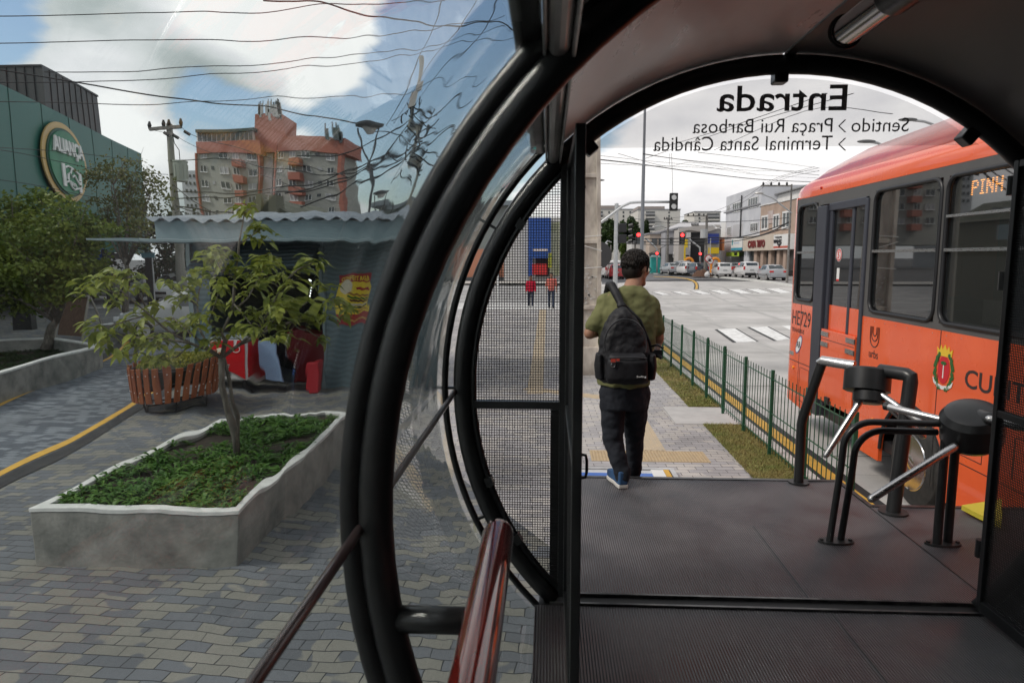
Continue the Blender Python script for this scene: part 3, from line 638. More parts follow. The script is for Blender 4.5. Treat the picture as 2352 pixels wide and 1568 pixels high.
# rounded far corner and rear wall
cp=[(XB,10.80)]+[(XB+.26-.26*math.cos(R(a)),10.80+.26*math.sin(R(a))) for a in (20,45,70,90)]+[(6.04,11.06),(6.3,10.8),(6.3,-4)]
q2=MB()
for (xa,ya),(xb,yb) in zip(cp,cp[1:]): q2.add([(xa,ya,.30),(xb,yb,.30),(xb,yb,3.40),(xa,ya,3.40)],[(0,1,2,3)])
q.add(q2.v,q2.f)
body=auto(q.build('body_side',red,bus),40)
q=MB(); q.b2(3.9,6.28,-4,10.9,3.38,3.42); q.b2(3.86,6.28,-4,10.95,.30,.42); q.build('floor_pan',bdark,bus)
# panel joints
q=MB()
for y in (10.42,6.76,4.2): q.b2(XB-.002,XB+.002,y-.005,y+.005,.25,1.80)
q.b2(XB-.002,XB+.002,9.93,10.80,.92,.93); q.b2(XB-.002,XB+.002,-4,6.5,.62,.628); q.build('panel_joint',bdark,bus)
for y0,y1,z0,z1 in ((6.0,6.5,.70,1.12),(4.5,5.6,.70,1.05),(10.0,10.36,.36,.86)):
    q=MB(); q.b2(XB-.003,XB+.001,y0,y1,z0,z0+.006); q.b2(XB-.003,XB+.001,y0,y1,z1,z1+.006); q.b2(XB-.003,XB+.001,y0,y0+.006,z0,z1); q.b2(XB-.003,XB+.001,y1,y1+.006,z0,z1); q.build('hatch_outline',bdark,bus)
for y in (10.84,): q=MB(); q.b2(XB-.004,XB+.01,y-.20,y-.02,1.00,1.06); q.build('reflector_strip',alum,bus)
for k in range(9):
    for z in (.24,1.76): q=MB(); q.ell((XB-.001,8.35-.24*k if z>1 else 6.4-.2*k,z),(.003,.006,.006),nu=6,nv=4); q.build('rivet',alum,bus)
# roof: one loft along the bus
prof=[(3.80,3.365),(3.797,3.47),(3.83,3.56),(3.91,3.63),(4.02,3.66)]
prof2=[(3.875,3.60),(3.89,3.67),(3.99,3.79),(4.18,3.94),(4.5,4.07),(5.05,4.12)]
def roofloft(name,pr,ys,m,full=True):
    q=MB(); vs=[]; P=pr+[(10.1-x,z) for x,z in pr[::-1]]; n=len(P)
    for y,kx,kz,z0 in ys:
        for x,z in P: vs.append((5.05+(x-5.05)*kx,y,z0+(z-z0)*kz))
    fs=[(i*n+j,i*n+j+1,(i+1)*n+j+1,(i+1)*n+j) for i in range(len(ys)-1) for j in range(n-1)]
    fs.append(tuple((len(ys)-1)*n+j for j in range(n))); q.add(vs,fs); return auto(q.build(name,m,bus),32)
roofloft('roof_cove',prof,[(-4,1,1,3.365),(10.2,1,1,3.365),(10.6,.998,.97,3.365),(10.85,.975,.85,3.365),(11.0,.93,.55,3.365),(11.06,.88,.15,3.365)],red)
roofloft('roof_fairing',prof2,[(-4,1,1,3.59),(7,1,1,3.59),(9.4,1,.92,3.59),(10.2,.995,.72,3.58),(10.7,.97,.45,3.56),(10.98,.90,.12,3.50)],redr)
q=MB(); q.b2(3.99,4.03,-4,10.0,3.655,3.70); q.build('roof_rib',redr,bus)
# window band
wins=[(9.98,10.70),(6.92,8.28),(5.38,6.82),(3.84,5.28),(2.3,3.74),(.76,2.2)]
q=MB()
def band(y0,y1,z0,z1): q.b2(XB+.002,XB+.05,y0,y1,z0,z1)
band(-4,8.44,1.80,1.865); band(-4,8.44,3.265,3.37); band(9.90,10.79,1.80,1.865); band(9.90,10.79,3.265,3.37); band(8.44,9.90,3.22,3.37)
ps=[-4,.76,2.2,2.3,3.74,3.84,5.28,5.38,6.82,6.92,8.28,8.44]
for i in range(0,len(ps),2): band(ps[i],ps[i+1],1.865,3.265)
band(9.90,9.98,1.865,3.265); band(10.70,10.79,1.865,3.265)
q.build('window_band',bgrey,bus)
def rr(y0,y1,z0,z1,r,x):
    pts=[]
    for cy,cz,a0 in ((y1-r,z1-r,0),(y0+r,z1-r,90),(y0+r,z0+r,180),(y1-r,z0+r,270)):
        for k in range(6): a=R(a0+18*k); pts.append((x,cy+r*math.cos(a),cz+r*math.sin(a)))
    return pts
for i,(y0,y1) in enumerate(wins):
    w=empty('window',(XB,(y0+y1)/2,2.5),None,None); w.parent=bus; w.location=Vector((XB,(y0+y1)/2,2.5))-bus.location
    q=MB(); q.tube(rr(y0,y1,1.87,3.26,.13,XB),.022,8,closed=True)
    q.build('frame',bdark,w,smooth=True)
    q=MB(); q.b2(XB-.016,XB+.02,y0+.02,y1-.02,2.555,2.585); q.build('sash_rail',steel,w)
    if i==2:
        q=MB(); q.b2(XB-.016,XB+.02,y0+.02,y1-.02,2.875,2.90); q.build('transom_rail',steel,w)
    q=MB(); q.extr([(XB+.022,p[1],p[2]) for p in rr(y0+.01,y1-.01,1.88,3.25,.12,XB)],(.004,0,0)); q.build('pane',wg,w)
# the door
d=empty('bus_door',(XB,9.15,.4),None,None); d.parent=bus; d.location=Vector((XB,9.15,.4))-bus.location
q=MB(); q.b2(3.76,3.88,9.58,9.90,.30,3.2); q.b2(XB-.02,XB+.06,8.42,8.50,.25,3.2); q.b2(XB-.01,XB+.04,8.5,9.58,3.12,3.22); q.b2(XB+.0,XB+.04,9.48,9.56,.45,3.14); q.b2(XB+.02,XB+.05,8.86,8.93,1.5,3.12)
bevel(q.build('door_frame',mat('door_frame_slate',(.045,.048,.062),rough=.4),d),.01)
q=MB(); q.b2(XB+.035,XB+.04,8.5,9.48,1.86,3.12); q.build('door_pane',wg,d)
q=MB(); q.b2(XB+.03,XB+.045,8.5,9.48,1.45,1.862); q.build('lower_panel',red,d)
fl=MB(); fl.b2(XB-.03,XB+.01,8.52,9.56,.55,1.53); fo=bevel(fl.build('boarding_ramp',red,d),.006)
for y in (9.30,8.52):
    for z in (1.33,1.47): q=MB(); q.b2(XB-.042,XB-.028,y,y+.24,z-.03,z+.03); q.build('ramp_hinge_plate',steel,fo)
q=MB(); q.b2(XB-.034,XB-.030,8.53,9.55,1.395,1.40); q.build('ramp_joint',bdark,fo)
q=MB(); q.tube([(XB+.02,9.44,z/100) for z in range(60,76)],0,10,rs=[.03+.008*(i%2) for i in range(16)]); q.b2(XB-.01,XB+.08,9.1,9.4,.52,.60); q.b2(XB-.06,XB,9.15,9.27,.56,.64); q.build('hinge_spring',bdark,d)
# wheel
w=empty('wheel',(XB+.18,7.19,.36),None,None); w.parent=bus; w.location=Vector((XB+.18,7.19,.36))-bus.location
q=MB(); q.tube([(XB+.03+t,7.19,.36) for t in (0,.03,.07,.28,.30)],0,48,rs=[.40,.455,.475,.475,.45]); auto(q.build('tyre',rubber,w),30)
q=MB(); q.tube([(XB+x,7.19,.36) for x in (.028,.02,.05,.10,.12,.07,.03,.02)],0,40,rs=[.30,.285,.265,.24,.15,.12,.10,.06]); 
for k in range(10): a=2*PI*k/10; q.cyl((XB+.06,7.19+.17*math.cos(a),.36+.17*math.sin(a)),(XB+.11,7.19+.17*math.cos(a),.36+.17*math.sin(a)),.018,n=8)
auto(q.build('rim',mat('polished_rim',(.75,.75,.76),rough=.16,metal=1),w),30)
q=MB(); q.tube([(XB+.01,y,z) for y,z in arch],.02,8); q.b2(XB+.34,XB+.36,6.5,7.9,.2,1.0); q.build('wheel_arch',bdark,bus)
q=MB(); q.ell(aty(1932*1.0,430,10.0)*0+Vector((XB-.008,9.9,3.46)),(.012,.03,.018)); q.build('marker_lamp',mat('red_lens',(.5,.01,.01),rough=.2),bus)
for y,z in ((10.62,.82),(6.35,.42),(8.0,.62)):
    q=MB(); q.ell((XB-.008,y,z),(.015,.03,.025)); q.build('side_marker',mat('amber_lens',(.8,.25,.02),rough=.2),bus)
# lettering and emblems on the side
letm=mat('bus_lettering',(.035,.028,.028),rough=.4)
def bt(txt,yL,yR,z0,z1,m=letm,bold=0,x=XB,par=None,nm='lettering'): return text(nm,txt,(x,yL,z0),(0,-1,0),(0,0,1),abs(yL-yR),z1-z0,m,par or bus,th=.003,bold=bold)
bt('HE729',10.77,10.04,1.48,1.70,bold=.0); bt('TRANSBUS',10.77,10.26,1.37,1.43); bt('urbs',8.20,7.98,1.335,1.43); bt('CURITIBA',6.33,5.1,1.33,1.50,bold=.01)
for k,(dy,dz) in enumerate(((0,0),(.03,.04),(.06,.07))):
    q=MB(); w_=.105-dy; yc=8.085; zb=1.57+dz; zt=1.70
    pts=[(XB-.002,yc+w_,zt)]+[(XB-.002,yc+w_*math.cos(R(a)),zb+ -w_*math.sin(R(a))) for a in range(0,181,15)]+[(XB-.002,yc-w_,zt)]
    q.tube(pts,.006,6); q.build('emblem_line',letm,bus)
lg=empty('oval_emblem',(0,0,0),None,None); lg.parent=bus; lg.location=-bus.location
def disc(pts,m,nm,par,x): q=MB(); q.extr([(x,y,z) for y,z in pts],(.002,0,0)); return q.build(nm,m,par)
el=lambda cy,cz,ry,rz,n=28,t=0:[(cy+ry*math.cos(2*PI*i/n)*math.cos(t)-rz*math.sin(2*PI*i/n)*math.sin(t),cz+ry*math.cos(2*PI*i/n)*math.sin(t)+rz*math.sin(2*PI*i/n)*math.cos(t)) for i in range(n)]
oc=atx(1835,791,XB)
disc(el(oc.y,oc.z,.17,.085,t=-.9),mat('emblem_blue',(.05,.07,.25),rough=.4),'oval_border',lg,XB-.003); disc(el(oc.y,oc.z,.15,.07,t=-.9),white,'oval_field',lg,XB-.005)
text('oval_letters','AR',(XB-.005,oc.y+.09,oc.z-.05),(0,-1,0),(0,0,1),.17,.10,letm,lg,th=.002,bold=.02)
cr_=empty('city_crest',(0,0,0),None,None); cr_.parent=bus; cr_.location=-bus.location
cy,cz=6.67,1.44
green=mat('crest_green',(.03,.12,.03),rough=.4); gold=mat('crest_gold',(.75,.50,.04),rough=.4); crim=mat('crest_crimson',(.55,.02,.03),rough=.4)
disc(el(cy,cz-.01,.095,.135),crim,'crest_shield',cr_,XB-.004)
disc([(cy-.115,cz+.12),(cy+.115,cz+.12),(cy+.13,cz+.20),(cy+.085,cz+.17),(cy+.065,cz+.225),(cy+.035,cz+.18),(cy,cz+.235),(cy-.035,cz+.18),(cy-.065,cz+.225),(cy-.085,cz+.17),(cy-.13,cz+.20)],gold,'crest_crown',cr_,XB-.005)
for sgn,nm in ((1,'crest_wreath'),(-1,'crest_wreath')):
    q=MB(); rnd=random.Random(5)
    for k in range(60):
        a=R(-75+135*k/60); y=cy+sgn*(.145+rnd.uniform(-.02,.02))*math.cos(a); z=cz-.02+.185*math.sin(a)+rnd.uniform(-.012,.012); q.ell((XB-.004,y,z),(.003,.012,.02),nu=6,nv=4)
    q.build(nm,green,cr_)
disc([(cy+.17,cz-.10),(cy+.10,cz-.15),(cy,cz-.165),(cy-.10,cz-.15),(cy-.17,cz-.10),(cy-.15,cz-.155),(cy-.08,cz-.19),(cy,cz-.20),(cy+.08,cz-.19),(cy+.15,cz-.155)],white,'crest_ribbon',cr_,XB-.006)
q=MB(); q.extr([(XB-.007,cy-.008,cz-.09),(XB-.007,cy+.008,cz-.09),(XB-.007,cy+.006,cz+.05),(XB-.007,cy-.006,cz+.05)],(.002,0,0)); q.build('crest_trunk',white,cr_)
disc(el(cy,cz+.055,.045,.018),green,'crest_tree',cr_,XB-.008)
# door stickers
disc(el(9.27,2.53,.085,.085),white,'sticker_disc',d,XB+.030); disc(el(9.27,2.53,.078,.078),mat('sticker_red',(.6,.02,.02),rough=.4),'sticker_ring',d,XB+.028); disc(el(9.27,2.53,.06,.06),white,'sticker_field',d,XB+.026)
text('sticker_number','5',(XB+.026,9.30,2.485),(0,-1,0),(0,0,1),.055,.09,mat('sticker_red',(.6,.02,.02)),d,th=.002,bold=.03)
disc([(9.23,2.19),(9.31,2.19),(9.31,2.36),(9.23,2.36)],white,'notice_sticker',d,XB+.03); disc([(9.23,2.19),(9.31,2.19),(9.31,2.215),(9.23,2.215)],mat('sticker_red',(.6,.02,.02)),'notice_stripe',d,XB+.028)
# inside: dark cabin, seats, yellow poles, glowing route display
cab=mat('cabin_dark',(.04,.04,.043),rough=.8); seatm=mat('seat_grey_blue',(.09,.11,.14),rough=.7)
q=MB(); q.b2(6.2,6.25,-4,11,.4,1.9); q.b2(6.2,6.25,-4,11,3.05,3.38); q.b2(3.95,6.2,-4,10.9,.80,.84); q.b2(4.9,5.6,7.3,7.34,.85,2.2)
for y in (-3,-.5,2,4.5,7,9.5): q.b2(6.2,6.25,y,y+.35,1.9,3.05)
q.build('cabin_lining',cab,bus)
for k,y in enumerate((2.6,3.5,4.4,5.3,6.2,7.4)):
    s_=MB(); s_.b2(4.0,4.85,y,y+.42,1.22,1.30); s_.b2(4.0,4.85,y-.06,y+.02,1.25,1.95); s_.b2(4.1,4.75,y+.1,y+.3,.84,1.22); bevel(s_.build('seat',seatm,bus),.03)
for y in (5.0,6.5,8.4,9.9): q=MB(); q.cyl((4.75,y,.84),(4.75,y,3.35),.017,n=10); q.build('grab_pole',mat('yellow_pole',(.6,.42,.03),rough=.35),bus)
q=MB(); q.b2(XB+.10,XB+.12,5.42,6.66,3.02,3.23); rb=q.build('route_display',bdark,bus)
led=mat('amber_led',(1,.35,.02),emit=(1,.38,.05),estr=10)
LEDF={'P':['11110','10001','10001','11110','10000','10000','10000'],'I':['111','010','010','010','010','010','111'],'N':['10001','11001','10101','10101','10011','10001','10001'],'H':['10001','10001','10001','11111','10001','10001','10001']}
q=MB(); yy=6.62
for ch in 'PINH':
    rows=LEDF[ch]
    for r_,row in enumerate(rows):
        for c_,b01 in enumerate(row):
            if b01=='1': q.b2(XB+.092,XB+.098,yy-.019*c_-.016,yy-.019*c_,3.195-.0195*r_-.010,3.195-.0195*r_)
    yy-=.019*(len(rows[0])+1)+.012
q.build('route_text',led,rb)
q=MB(); q.b2(3.98,4.0,6.10,6.45,1.90,2.12); q.build('paper_notice',white,bus)
# passenger by the window
def sub(o,lv=1): m=o.modifiers.new('s','SUBSURF'); m.levels=lv; m.render_levels=lv; return o
skin=mat('skin',(.36,.19,.12),(.30,.15,.095),scale=14,rough=.5,bump=.08,bscale=180)
hairm=mat('black_hair',(.008,.006,.005),(.020,.015,.012),scale=60,rough=.55,spec=.3,stretch=(1,1,.2))
# ================================================================ PEOPLE
def headgeo(q,c,Mz,k=1.0):
    """head of height .235*k centred on c, facing Mz @ (0,1,0)"""
    def P(x,y,z): return Vector(c)+Mz@Vector((x*k,y*k,z*k))
    q.ell(P(0,-.010,.025),(.077*k,.093*k,.092*k),M=Mz,nu=24,nv=16)
    q.ell(P(0,.018,-.025),(.064*k,.075*k,.088*k),M=Mz,nu=24,nv=14)
    q.cap(P(-.028,.050,-.092),P(.028,.050,-.092),.026*k,.026*k)   # chin, jaw
    q.cap(P(-.058,.0,-.05),P(-.02,.055,-.09),.020*k,.022*k); q.cap(P(.058,.0,-.05),P(.02,.055,-.09),.020*k,.022*k)
    q.cap(P(0,.088,.018),P(0,.106,-.022),.010*k,.015*k); q.ell(P(-.013,.098,-.026),(.010*k,)*3); q.ell(P(.013,.098,-.026),(.010*k,)*3)  # nose
    q.cap(P(-.018,.083,-.058),P(.018,.083,-.058),.010*k,.010*k); q.cap(P(-.015,.082,-.068),P(.015,.082,-.068),.010*k,.010*k)
    q.cap(P(-.045,.076,.026),P(.045,.076,.026),.012*k,.012*k)
    for s_ in (-1,1):
        q.ell(P(.078*s_,-.008,-.008),(.010*k,.019*k,.032*k),M=Mz@Matrix.Rotation(s_*.35,3,'Z'))
        q.ell(P(.048*s_,.055,-.02),(.020*k,.022*k,.02*k))
def hand(q,w,d,side,k=1,thumb=Vector((0,0,1))):
    """w wrist, d direction of the palm"""
    w=Vector(w); d=Vector(d).normalized(); t=Vector(thumb); t=(t-d*t.dot(d)).normalized(); n=d.cross(t)
    for i in range(4):
        o=t*(.03-.02*i)*k; q.cap(w,w+d*.085*k+o,.016*k,.012*k)
        L_=[.068,.076,.070,.055][i]*k; a=w+d*.088*k+o; b=a+(d*.8+n*.5*side)*L_*.5; c=b+(d*.25+n*.95*side)*L_*.55
        q.cap(a,b,.0095*k,.009*k,10); q.cap(b,c,.009*k,.0075*k,10)
    a=w+d*.03*k+t*.03*k; b=a+(d*.6+t*.7)*.04*k; c=b+(d*.9+n*.4*side)*.03*k; q.cap(w+d*.01,a,.015*k,.014*k); q.cap(a,b,.012*k,.011*k); q.cap(b,c,.011*k,.009*k)
def shoe(q,h,d,k=1):
    """h heel point on the ground, d toe direction"""
    h=Vector(h); d=Vector(d).normalized(); u=Vector((0,0,1)); 
    up=MB(); sole=MB(); n=Vector((-d.y,d.x,0))
    for mbb,zo,zh,wk in ((sole,0,.028,1.08),(up,.022,.055,1.0)):
        P=[(-.01,.032),(.04,.036),(.10,.034),(.17,.043),(.22,.042),(.262,.022)]
        secs=[]
        L_=[h+d*a*k+n*w*wk*k for a,w in P]; R_=[h+d*a*k-n*w*wk*k for a,w in P]
        vs=[p+u*zo for p in L_+R_[::-1]]; m=len(vs); hh=[zh+(0 if mbb is sole else [.045,.05,.035,.012,0,-.012][i if i<6 else 11-i]) for i in range(12)]
        vs+=[p+u*(zo+hh[i]*1.0) for i,p in enumerate(L_+R_[::-1])]
        mbb.add(vs,[tuple(range(m-1,-1,-1))]+[(i,(i+1)%m,m+(i+1)%m,m+i) for i in range(m)]+[(m+i,m+i+1,m+10-i,m+11-i) for i in range(5)])
    return up,sole
# ---- the man leaving the station
man=empty('person',(.53,4.72,FZ),'man in an olive t-shirt and dark jeans stepping off the platform, seen from behind','person')
MY=4.74
def mp(X,Y,y=MY): return aty(X,Y,y)
hc=mp(1461,617,4.78); Mh=Matrix.Rotation(R(-42),3,'Z')@Matrix.Rotation(R(-8),3,'X')
neck0=mp(1449,670,4.70); neck1=mp(1459,640,4.76)
shL=mp(1390,697,4.72); shR=mp(1497,702,4.72); elL=mp(1355,765,4.70); elR=mp(1512,778,4.78)
wrL=mp(1395,758,4.92); wrR=mp(1508,800,4.98)
hip=mp(1432,895,4.72)
hL=mp(1408,905,4.72); hR=mp(1462,905,4.74); kL=mp(1407,1008,4.74); kR=mp(1457,1000,4.92); aL=mp(1430,1090,4.68); aR=mp(1456,1083,5.08)
q=MB(); headgeo(q,hc,Mh,1.02); q.cap(neck0,neck1,.062,.055,18); q.cap(neck1,hc,.055,.055,16)
q.cap(shL,neck0,.055,.055); q.cap(shR,neck0,.055,.055)
q.cap(shL,elL,.048,.043,16); q.cap(shR,elR,.048,.041,16); q.cap(elL,wrL,.042,.028,14); q.cap(elR,wrR,.040,.027,14)
hand(q,wrL,wrL-elL+Vector((.1,0,0)),-1); hand(q,wrR,wrR-elR+Vector((-.12,.1,0)),1)
ch=(shL+shR)/2; q.loft([((hip.x,hip.y,hip.z),.14,.09),((ch.x,ch.y,ch.z-.25),.14,.10),((ch.x,ch.y,ch.z),.16,.09)]); q.cap(neck0,ch,.06,.1)
q.cap(hL,kL,.075,.055); q.cap(hR,kR,.075,.055); q.cap(kL,aL,.052,.036); q.cap(kR,aR,.052,.036)
remesh(q.build('body',skin,man,smooth=True),.0075,4)
# eye whites, brow, lips left to the body; glasses, hair, clothes are parts
def HP(x,y,z): return hc+Mh@Vector((x,y,z))
q=MB()
for s_ in (-1,1):
    q.tube([HP(.033*s_+.024*math.cos(2*PI*i/16),.098,.004+.019*math.sin(2*PI*i/16)) for i in range(16)],.0028,6,closed=True)
    q.tube([HP(.058*s_,.096,.008),HP(.082*s_,.06,.010),HP(.084*s_,.0,.012),HP(.082*s_,-.02,-.004)],.0024,6)
q.tube([HP(-.010,.102,.006),HP(.010,.102,.006)],.0025,6); q.build('glasses',bdark,man)
q=MB()
for s_ in (-1,1): q.ell(HP(.034*s_,.076,.006),(.013,.010,.012),M=Mh)
q.build('eyes',mat('eye_white',(.6,.58,.55),rough=.2),man)
q=MB(); q.ell(HP(0,-.018,.040),(.088,.100,.090),M=Mh,nu=28,nv=18); q.ell(HP(0,-.05,-.015),(.072,.062,.075),M=Mh,nu=24,nv=14); q.ell(HP(0,.035,.075),(.070,.050,.045),M=Mh); q.ell(HP(0,-.035,-.035),(.068,.065,.060),M=Mh,nu=24,nv=14)
q.cap(HP(.078,.012,.03),HP(.080,.016,-.012),.012,.008); q.cap(HP(-.078,.012,.03),HP(-.080,.016,-.012),.012,.008)
rnd=random.Random(11)
for k in range(900):
    # tapered locks lying over the skull, combed from the crown
    th=rnd.uniform(0,2*PI); ph=rnd.uniform(.02,1.0)*R(112)
    dv=Vector((math.sin(ph)*math.cos(th),math.sin(ph)*math.sin(th),math.cos(ph)))
    if dv.z<-.02 and dv.y>.15: continue
    if dv.y>.72 and dv.z<.45: continue
    base=Vector((dv.x*.085,dv.y*.098-.018,dv.z*.088+.038)); 
    if dv.z<0: base.y-=.01; base.x*=.9
    down=Vector((dv.x*.3+rnd.gauss(0,.25),dv.y*.3+rnd.gauss(0,.25)+.15,-1.0)); down=(down-dv*down.dot(dv))
    if down.length<.05: continue
    down.normalize(); L_=rnd.uniform(.02,.042); p0=base; p1=base+down*L_*.5+dv*rnd.uniform(.003,.007); p2=base+down*L_+dv*rnd.uniform(-.001,.006)
    q.tube([HP(*p0),HP(*p1),HP(*p2)],0,5,rs=[.0055,.004,.0006])
q.build('hair',hairm,man,smooth=True)
olive=mat('olive_cotton',(.165,.168,.070),(.132,.136,.056),scale=5,rough=.9,bump=.35,bscale=9,stretch=(1,1,.5),detail=3)
q=MB(); tz=ch.z
secs=[((hip.x,4.72,hip.z+.03),.178,.125),((hip.x+.005,4.72,hip.z+.12),.178,.13),((hip.x+.01,4.72,hip.z+.26),.185,.132),((ch.x-.005,4.72,tz-.17),.20,.13),((ch.x,4.715,tz-.06),.205,.12),((ch.x,4.71,tz+.022),.172,.095),((neck0.x,4.705,neck0.z-.005),.115,.080),((neck0.x,4.71,neck0.z+.028),.078,.072),((neck0.x+.005,4.715,neck0.z+.045),.066,.064)]
q.loft(secs,n=36,sq=2.3)
q.cap(shL+Vector((.02,0,-.01)),elL+(shL-elL)*.30,.072,.066,20); q.cap(shR+Vector((-.02,0,-.01)),elR+(shR-elR)*.28,.070,.062,20)
q.cap(shL+Vector((.0,0,.008)),neck0+Vector((0,0,-.025)),.062,.06,16); q.cap(shR+Vector((0,0,.008)),neck0+Vector((0,0,-.025)),.062,.06,16)
o=remesh(q.build('tshirt',olive,man,smooth=True),.009,9,.6)
tx=bpy.data.textures.new('folds','CLOUDS'); tx.noise_scale=.085; dm=o.modifiers.new('d','DISPLACE'); dm.texture=tx; dm.strength=.032; dm.mid_level=.5; dm.texture_coords='GLOBAL'
jean=mat('navy_denim',(.008,.010,.016),(.015,.018,.026),scale=7,rough=.85,bump=.4,bscale=14,stretch=(1,1,.6))
q=MB(); q.loft([((hip.x,4.72,hip.z-.13),.165,.115),((hip.x,4.72,hip.z-.05),.168,.12),((hip.x,4.72,hip.z+.06),.160,.115)],n=30)
q.cap(hL+Vector((0,0,.02)),kL,.098,.075,20); q.cap(hR+Vector((0,0,.02)),kR,.098,.075,20)
def leg(k,a,r): 
    m=k.lerp(a,.45)+Vector((0,-.018,0)); q.cap(k,m,.070,.064,20); q.cap(m,a+Vector((0,0,-.005)),.064,r,20)
leg(kL,aL,.055); leg(kR,aR,.055); q.cap(aL+Vector((0,0,-.012)),aL+Vector((.005,0,.03)),.057,.056); q.cap(aR+Vector((0,0,-.012)),aR+Vector((0,0,.03)),.057,.056)
o=remesh(q.build('jeans',jean,man,smooth=True),.009,6,.5)
tx=bpy.data.textures.new('jfolds','CLOUDS'); tx.noise_scale=.06; dm=o.modifiers.new('d','DISPLACE'); dm.texture=tx; dm.strength=.020; dm.mid_level=.5; dm.texture_coords='GLOBAL'
# shoes
blue=mat('blue_canvas',(.03,.09,.20),(.02,.05,.12),scale=8,rough=.8); solem=mat('white_rubber',(.55,.53,.50),rough=.6)
for a,dr,z in ((aL,(-.25,1,0),FZ+.002),(aR,(-.1,1,0),FZ-.17+.002)):
    h=Vector((a.x,a.y-.045,z)); up,so_=shoe(None,h,dr,1.0)
    s1=bevel(up.build('shoe',blue,man),.012,3); auto(s1,60); s2=so_.build('sole',solem,s1); bevel(s2,.006,2)
    l=MB(); n=Vector((-dr[1],dr[0],0)).normalized()
    for i in range(4): c=h+Vector(dr).normalized()*(.115+.025*i)+Vector((0,0,.095-.012*i)); l.bar(c-n*.022,c+n*.022,.006,.004)
    l.build('laces',white,s1)
# backpack
bp_=empty('backpack',(.50,4.45,1.65),'black backpack on the back of the man in olive, small keyring on its pocket','backpack')
bagm=mat('black_nylon',(.007,.007,.009),(.013,.013,.016),scale=16,rough=.6,bump=.3,bscale=40,spec=.4)
bc=aty(1437,800,4.47); 
q=MB(); zb=aty(1437,880,4.47).z; zt=aty(1437,705,4.5).z; H_=zt-zb
secs=[]
for t,rx,ry in ((0,.135,.06),(.02,.160,.080),(.10,.174,.098),(.25,.176,.105),(.42,.168,.10),(.6,.150,.092),(.78,.118,.080),(.9,.080,.062),(.97,.045,.04),(1.0,.02,.02)):
    secs.append(((bc.x-.018*t*0+(-.03)*t,4.475+.02*t,zb+H_*t),rx,ry))
q.loft(secs,n=36,sq=2.6); bg_=remesh(q.build('bag_shell',bagm,bp_,smooth=True),.009,5)
tx=bpy.data.textures.new('bfolds','CLOUDS'); tx.noise_scale=.07; dm=bg_.modifiers.new('d','DISPLACE'); dm.texture=tx; dm.strength=.030; dm.mid_level=.5; dm.texture_coords='GLOBAL'
q=MB(); q.loft([((bc.x,4.395,zb+.02),.125,.05),((bc.x,4.375,zb+.05),.135,.06),((bc.x,4.372,zb+.16),.13,.058),((bc.x,4.385,zb+.20),.118,.045),((bc.x,4.40,zb+.215),.10,.03)],n=30,sq=2.8); remesh(q.build('front_pocket',bagm,bp_,smooth=True),.007,3)
q=MB(); q.tube([(bc.x-.12,4.345,zb+.185),(bc.x-.06,4.322,zb+.192),(bc.x,4.316,zb+.193),(bc.x+.06,4.322,zb+.192),(bc.x+.12,4.345,zb+.185)],.0045,6)
pts=[]
for i in range(25):
    a=R(200-220*i/24); pts.append((bc.x-.012+.135*math.cos(a),4.385+.03*math.sin(a)-.012,zb+.27+.16*max(math.sin(a),-.3)))
q.tube(pts,.005,6); q.build('zip',mat('zip_black',(.03,.03,.033),rough=.35),bp_)
for sx in (-1,1):
    q=MB(); q.loft([((bc.x+sx*.160,4.47,zb+.03),.035,.075),((bc.x+sx*.170,4.47,zb+.12),.035,.08),((bc.x+sx*.172,4.47,zb+.20),.022,.075)],n=20); remesh(q.build('side_pocket',bagm,bp_,smooth=True),.008,3)
q=MB(); kr=Vector((bc.x-.095,4.315,zb+.175)); q.tube([kr+Vector((.013*math.cos(2*PI*i/14),-.004,-.03+.013*math.sin(2*PI*i/14))) for i in range(14)],.0028,6,closed=True); q.build('keyring',steel,bp_)
q=MB(); q.box(kr+Vector((.0,-.004,.0)),(.03,.006,.02)); q.box(kr+Vector((.03,-.004,.004)),(.02,.006,.014)); q.build('charm',mat('red_charm',(.45,.06,.04),rough=.4),bp_)
text('brand_mark','Swling',(bc.x+.055,4.318,zb+.062),(1,0,0),(0,0,1),.062,.016,white,bp_,th=.002,bold=.01)
knot=aty(1426,697,4.57); sh0=aty(1405,655,4.68); strm=bagm
q=MB(); q.tube([knot+Vector((0,.02,-.05)),knot,knot.lerp(sh0,.5)+Vector((0,-.012,0)),sh0,sh0+Vector((-.01,.07,.0)),sh0+Vector((-.02,.14,-.08))],0,10,rs=[.02,.026,.030,.030,.03,.028]); q.ell(knot+Vector((.005,-.01,-.015)),(.035,.028,.024)); remesh(q.build('shoulder_strap',strm,bp_,smooth=True),.007,3)
k2=aty(1437,703,4.57); q=MB(); q.tube([k2,aty(1470,735,4.57),aty(1493,790,4.58),aty(1500,835,4.6),aty(1490,860,4.56)],.010,8); q.build('shoulder_strap',strm,bp_,smooth=True)
q=MB(); q.tube([aty(1497,795,4.55),aty(1510,792,4.5),aty(1524,800,4.5)],.007,8); q.box(aty(1512,812,4.52),(.05,.03,.05)); q.tube([aty(1500,808,4.53),aty(1520,822,4.5)],.014,8); q.build('dangling_strap',strm,bp_)

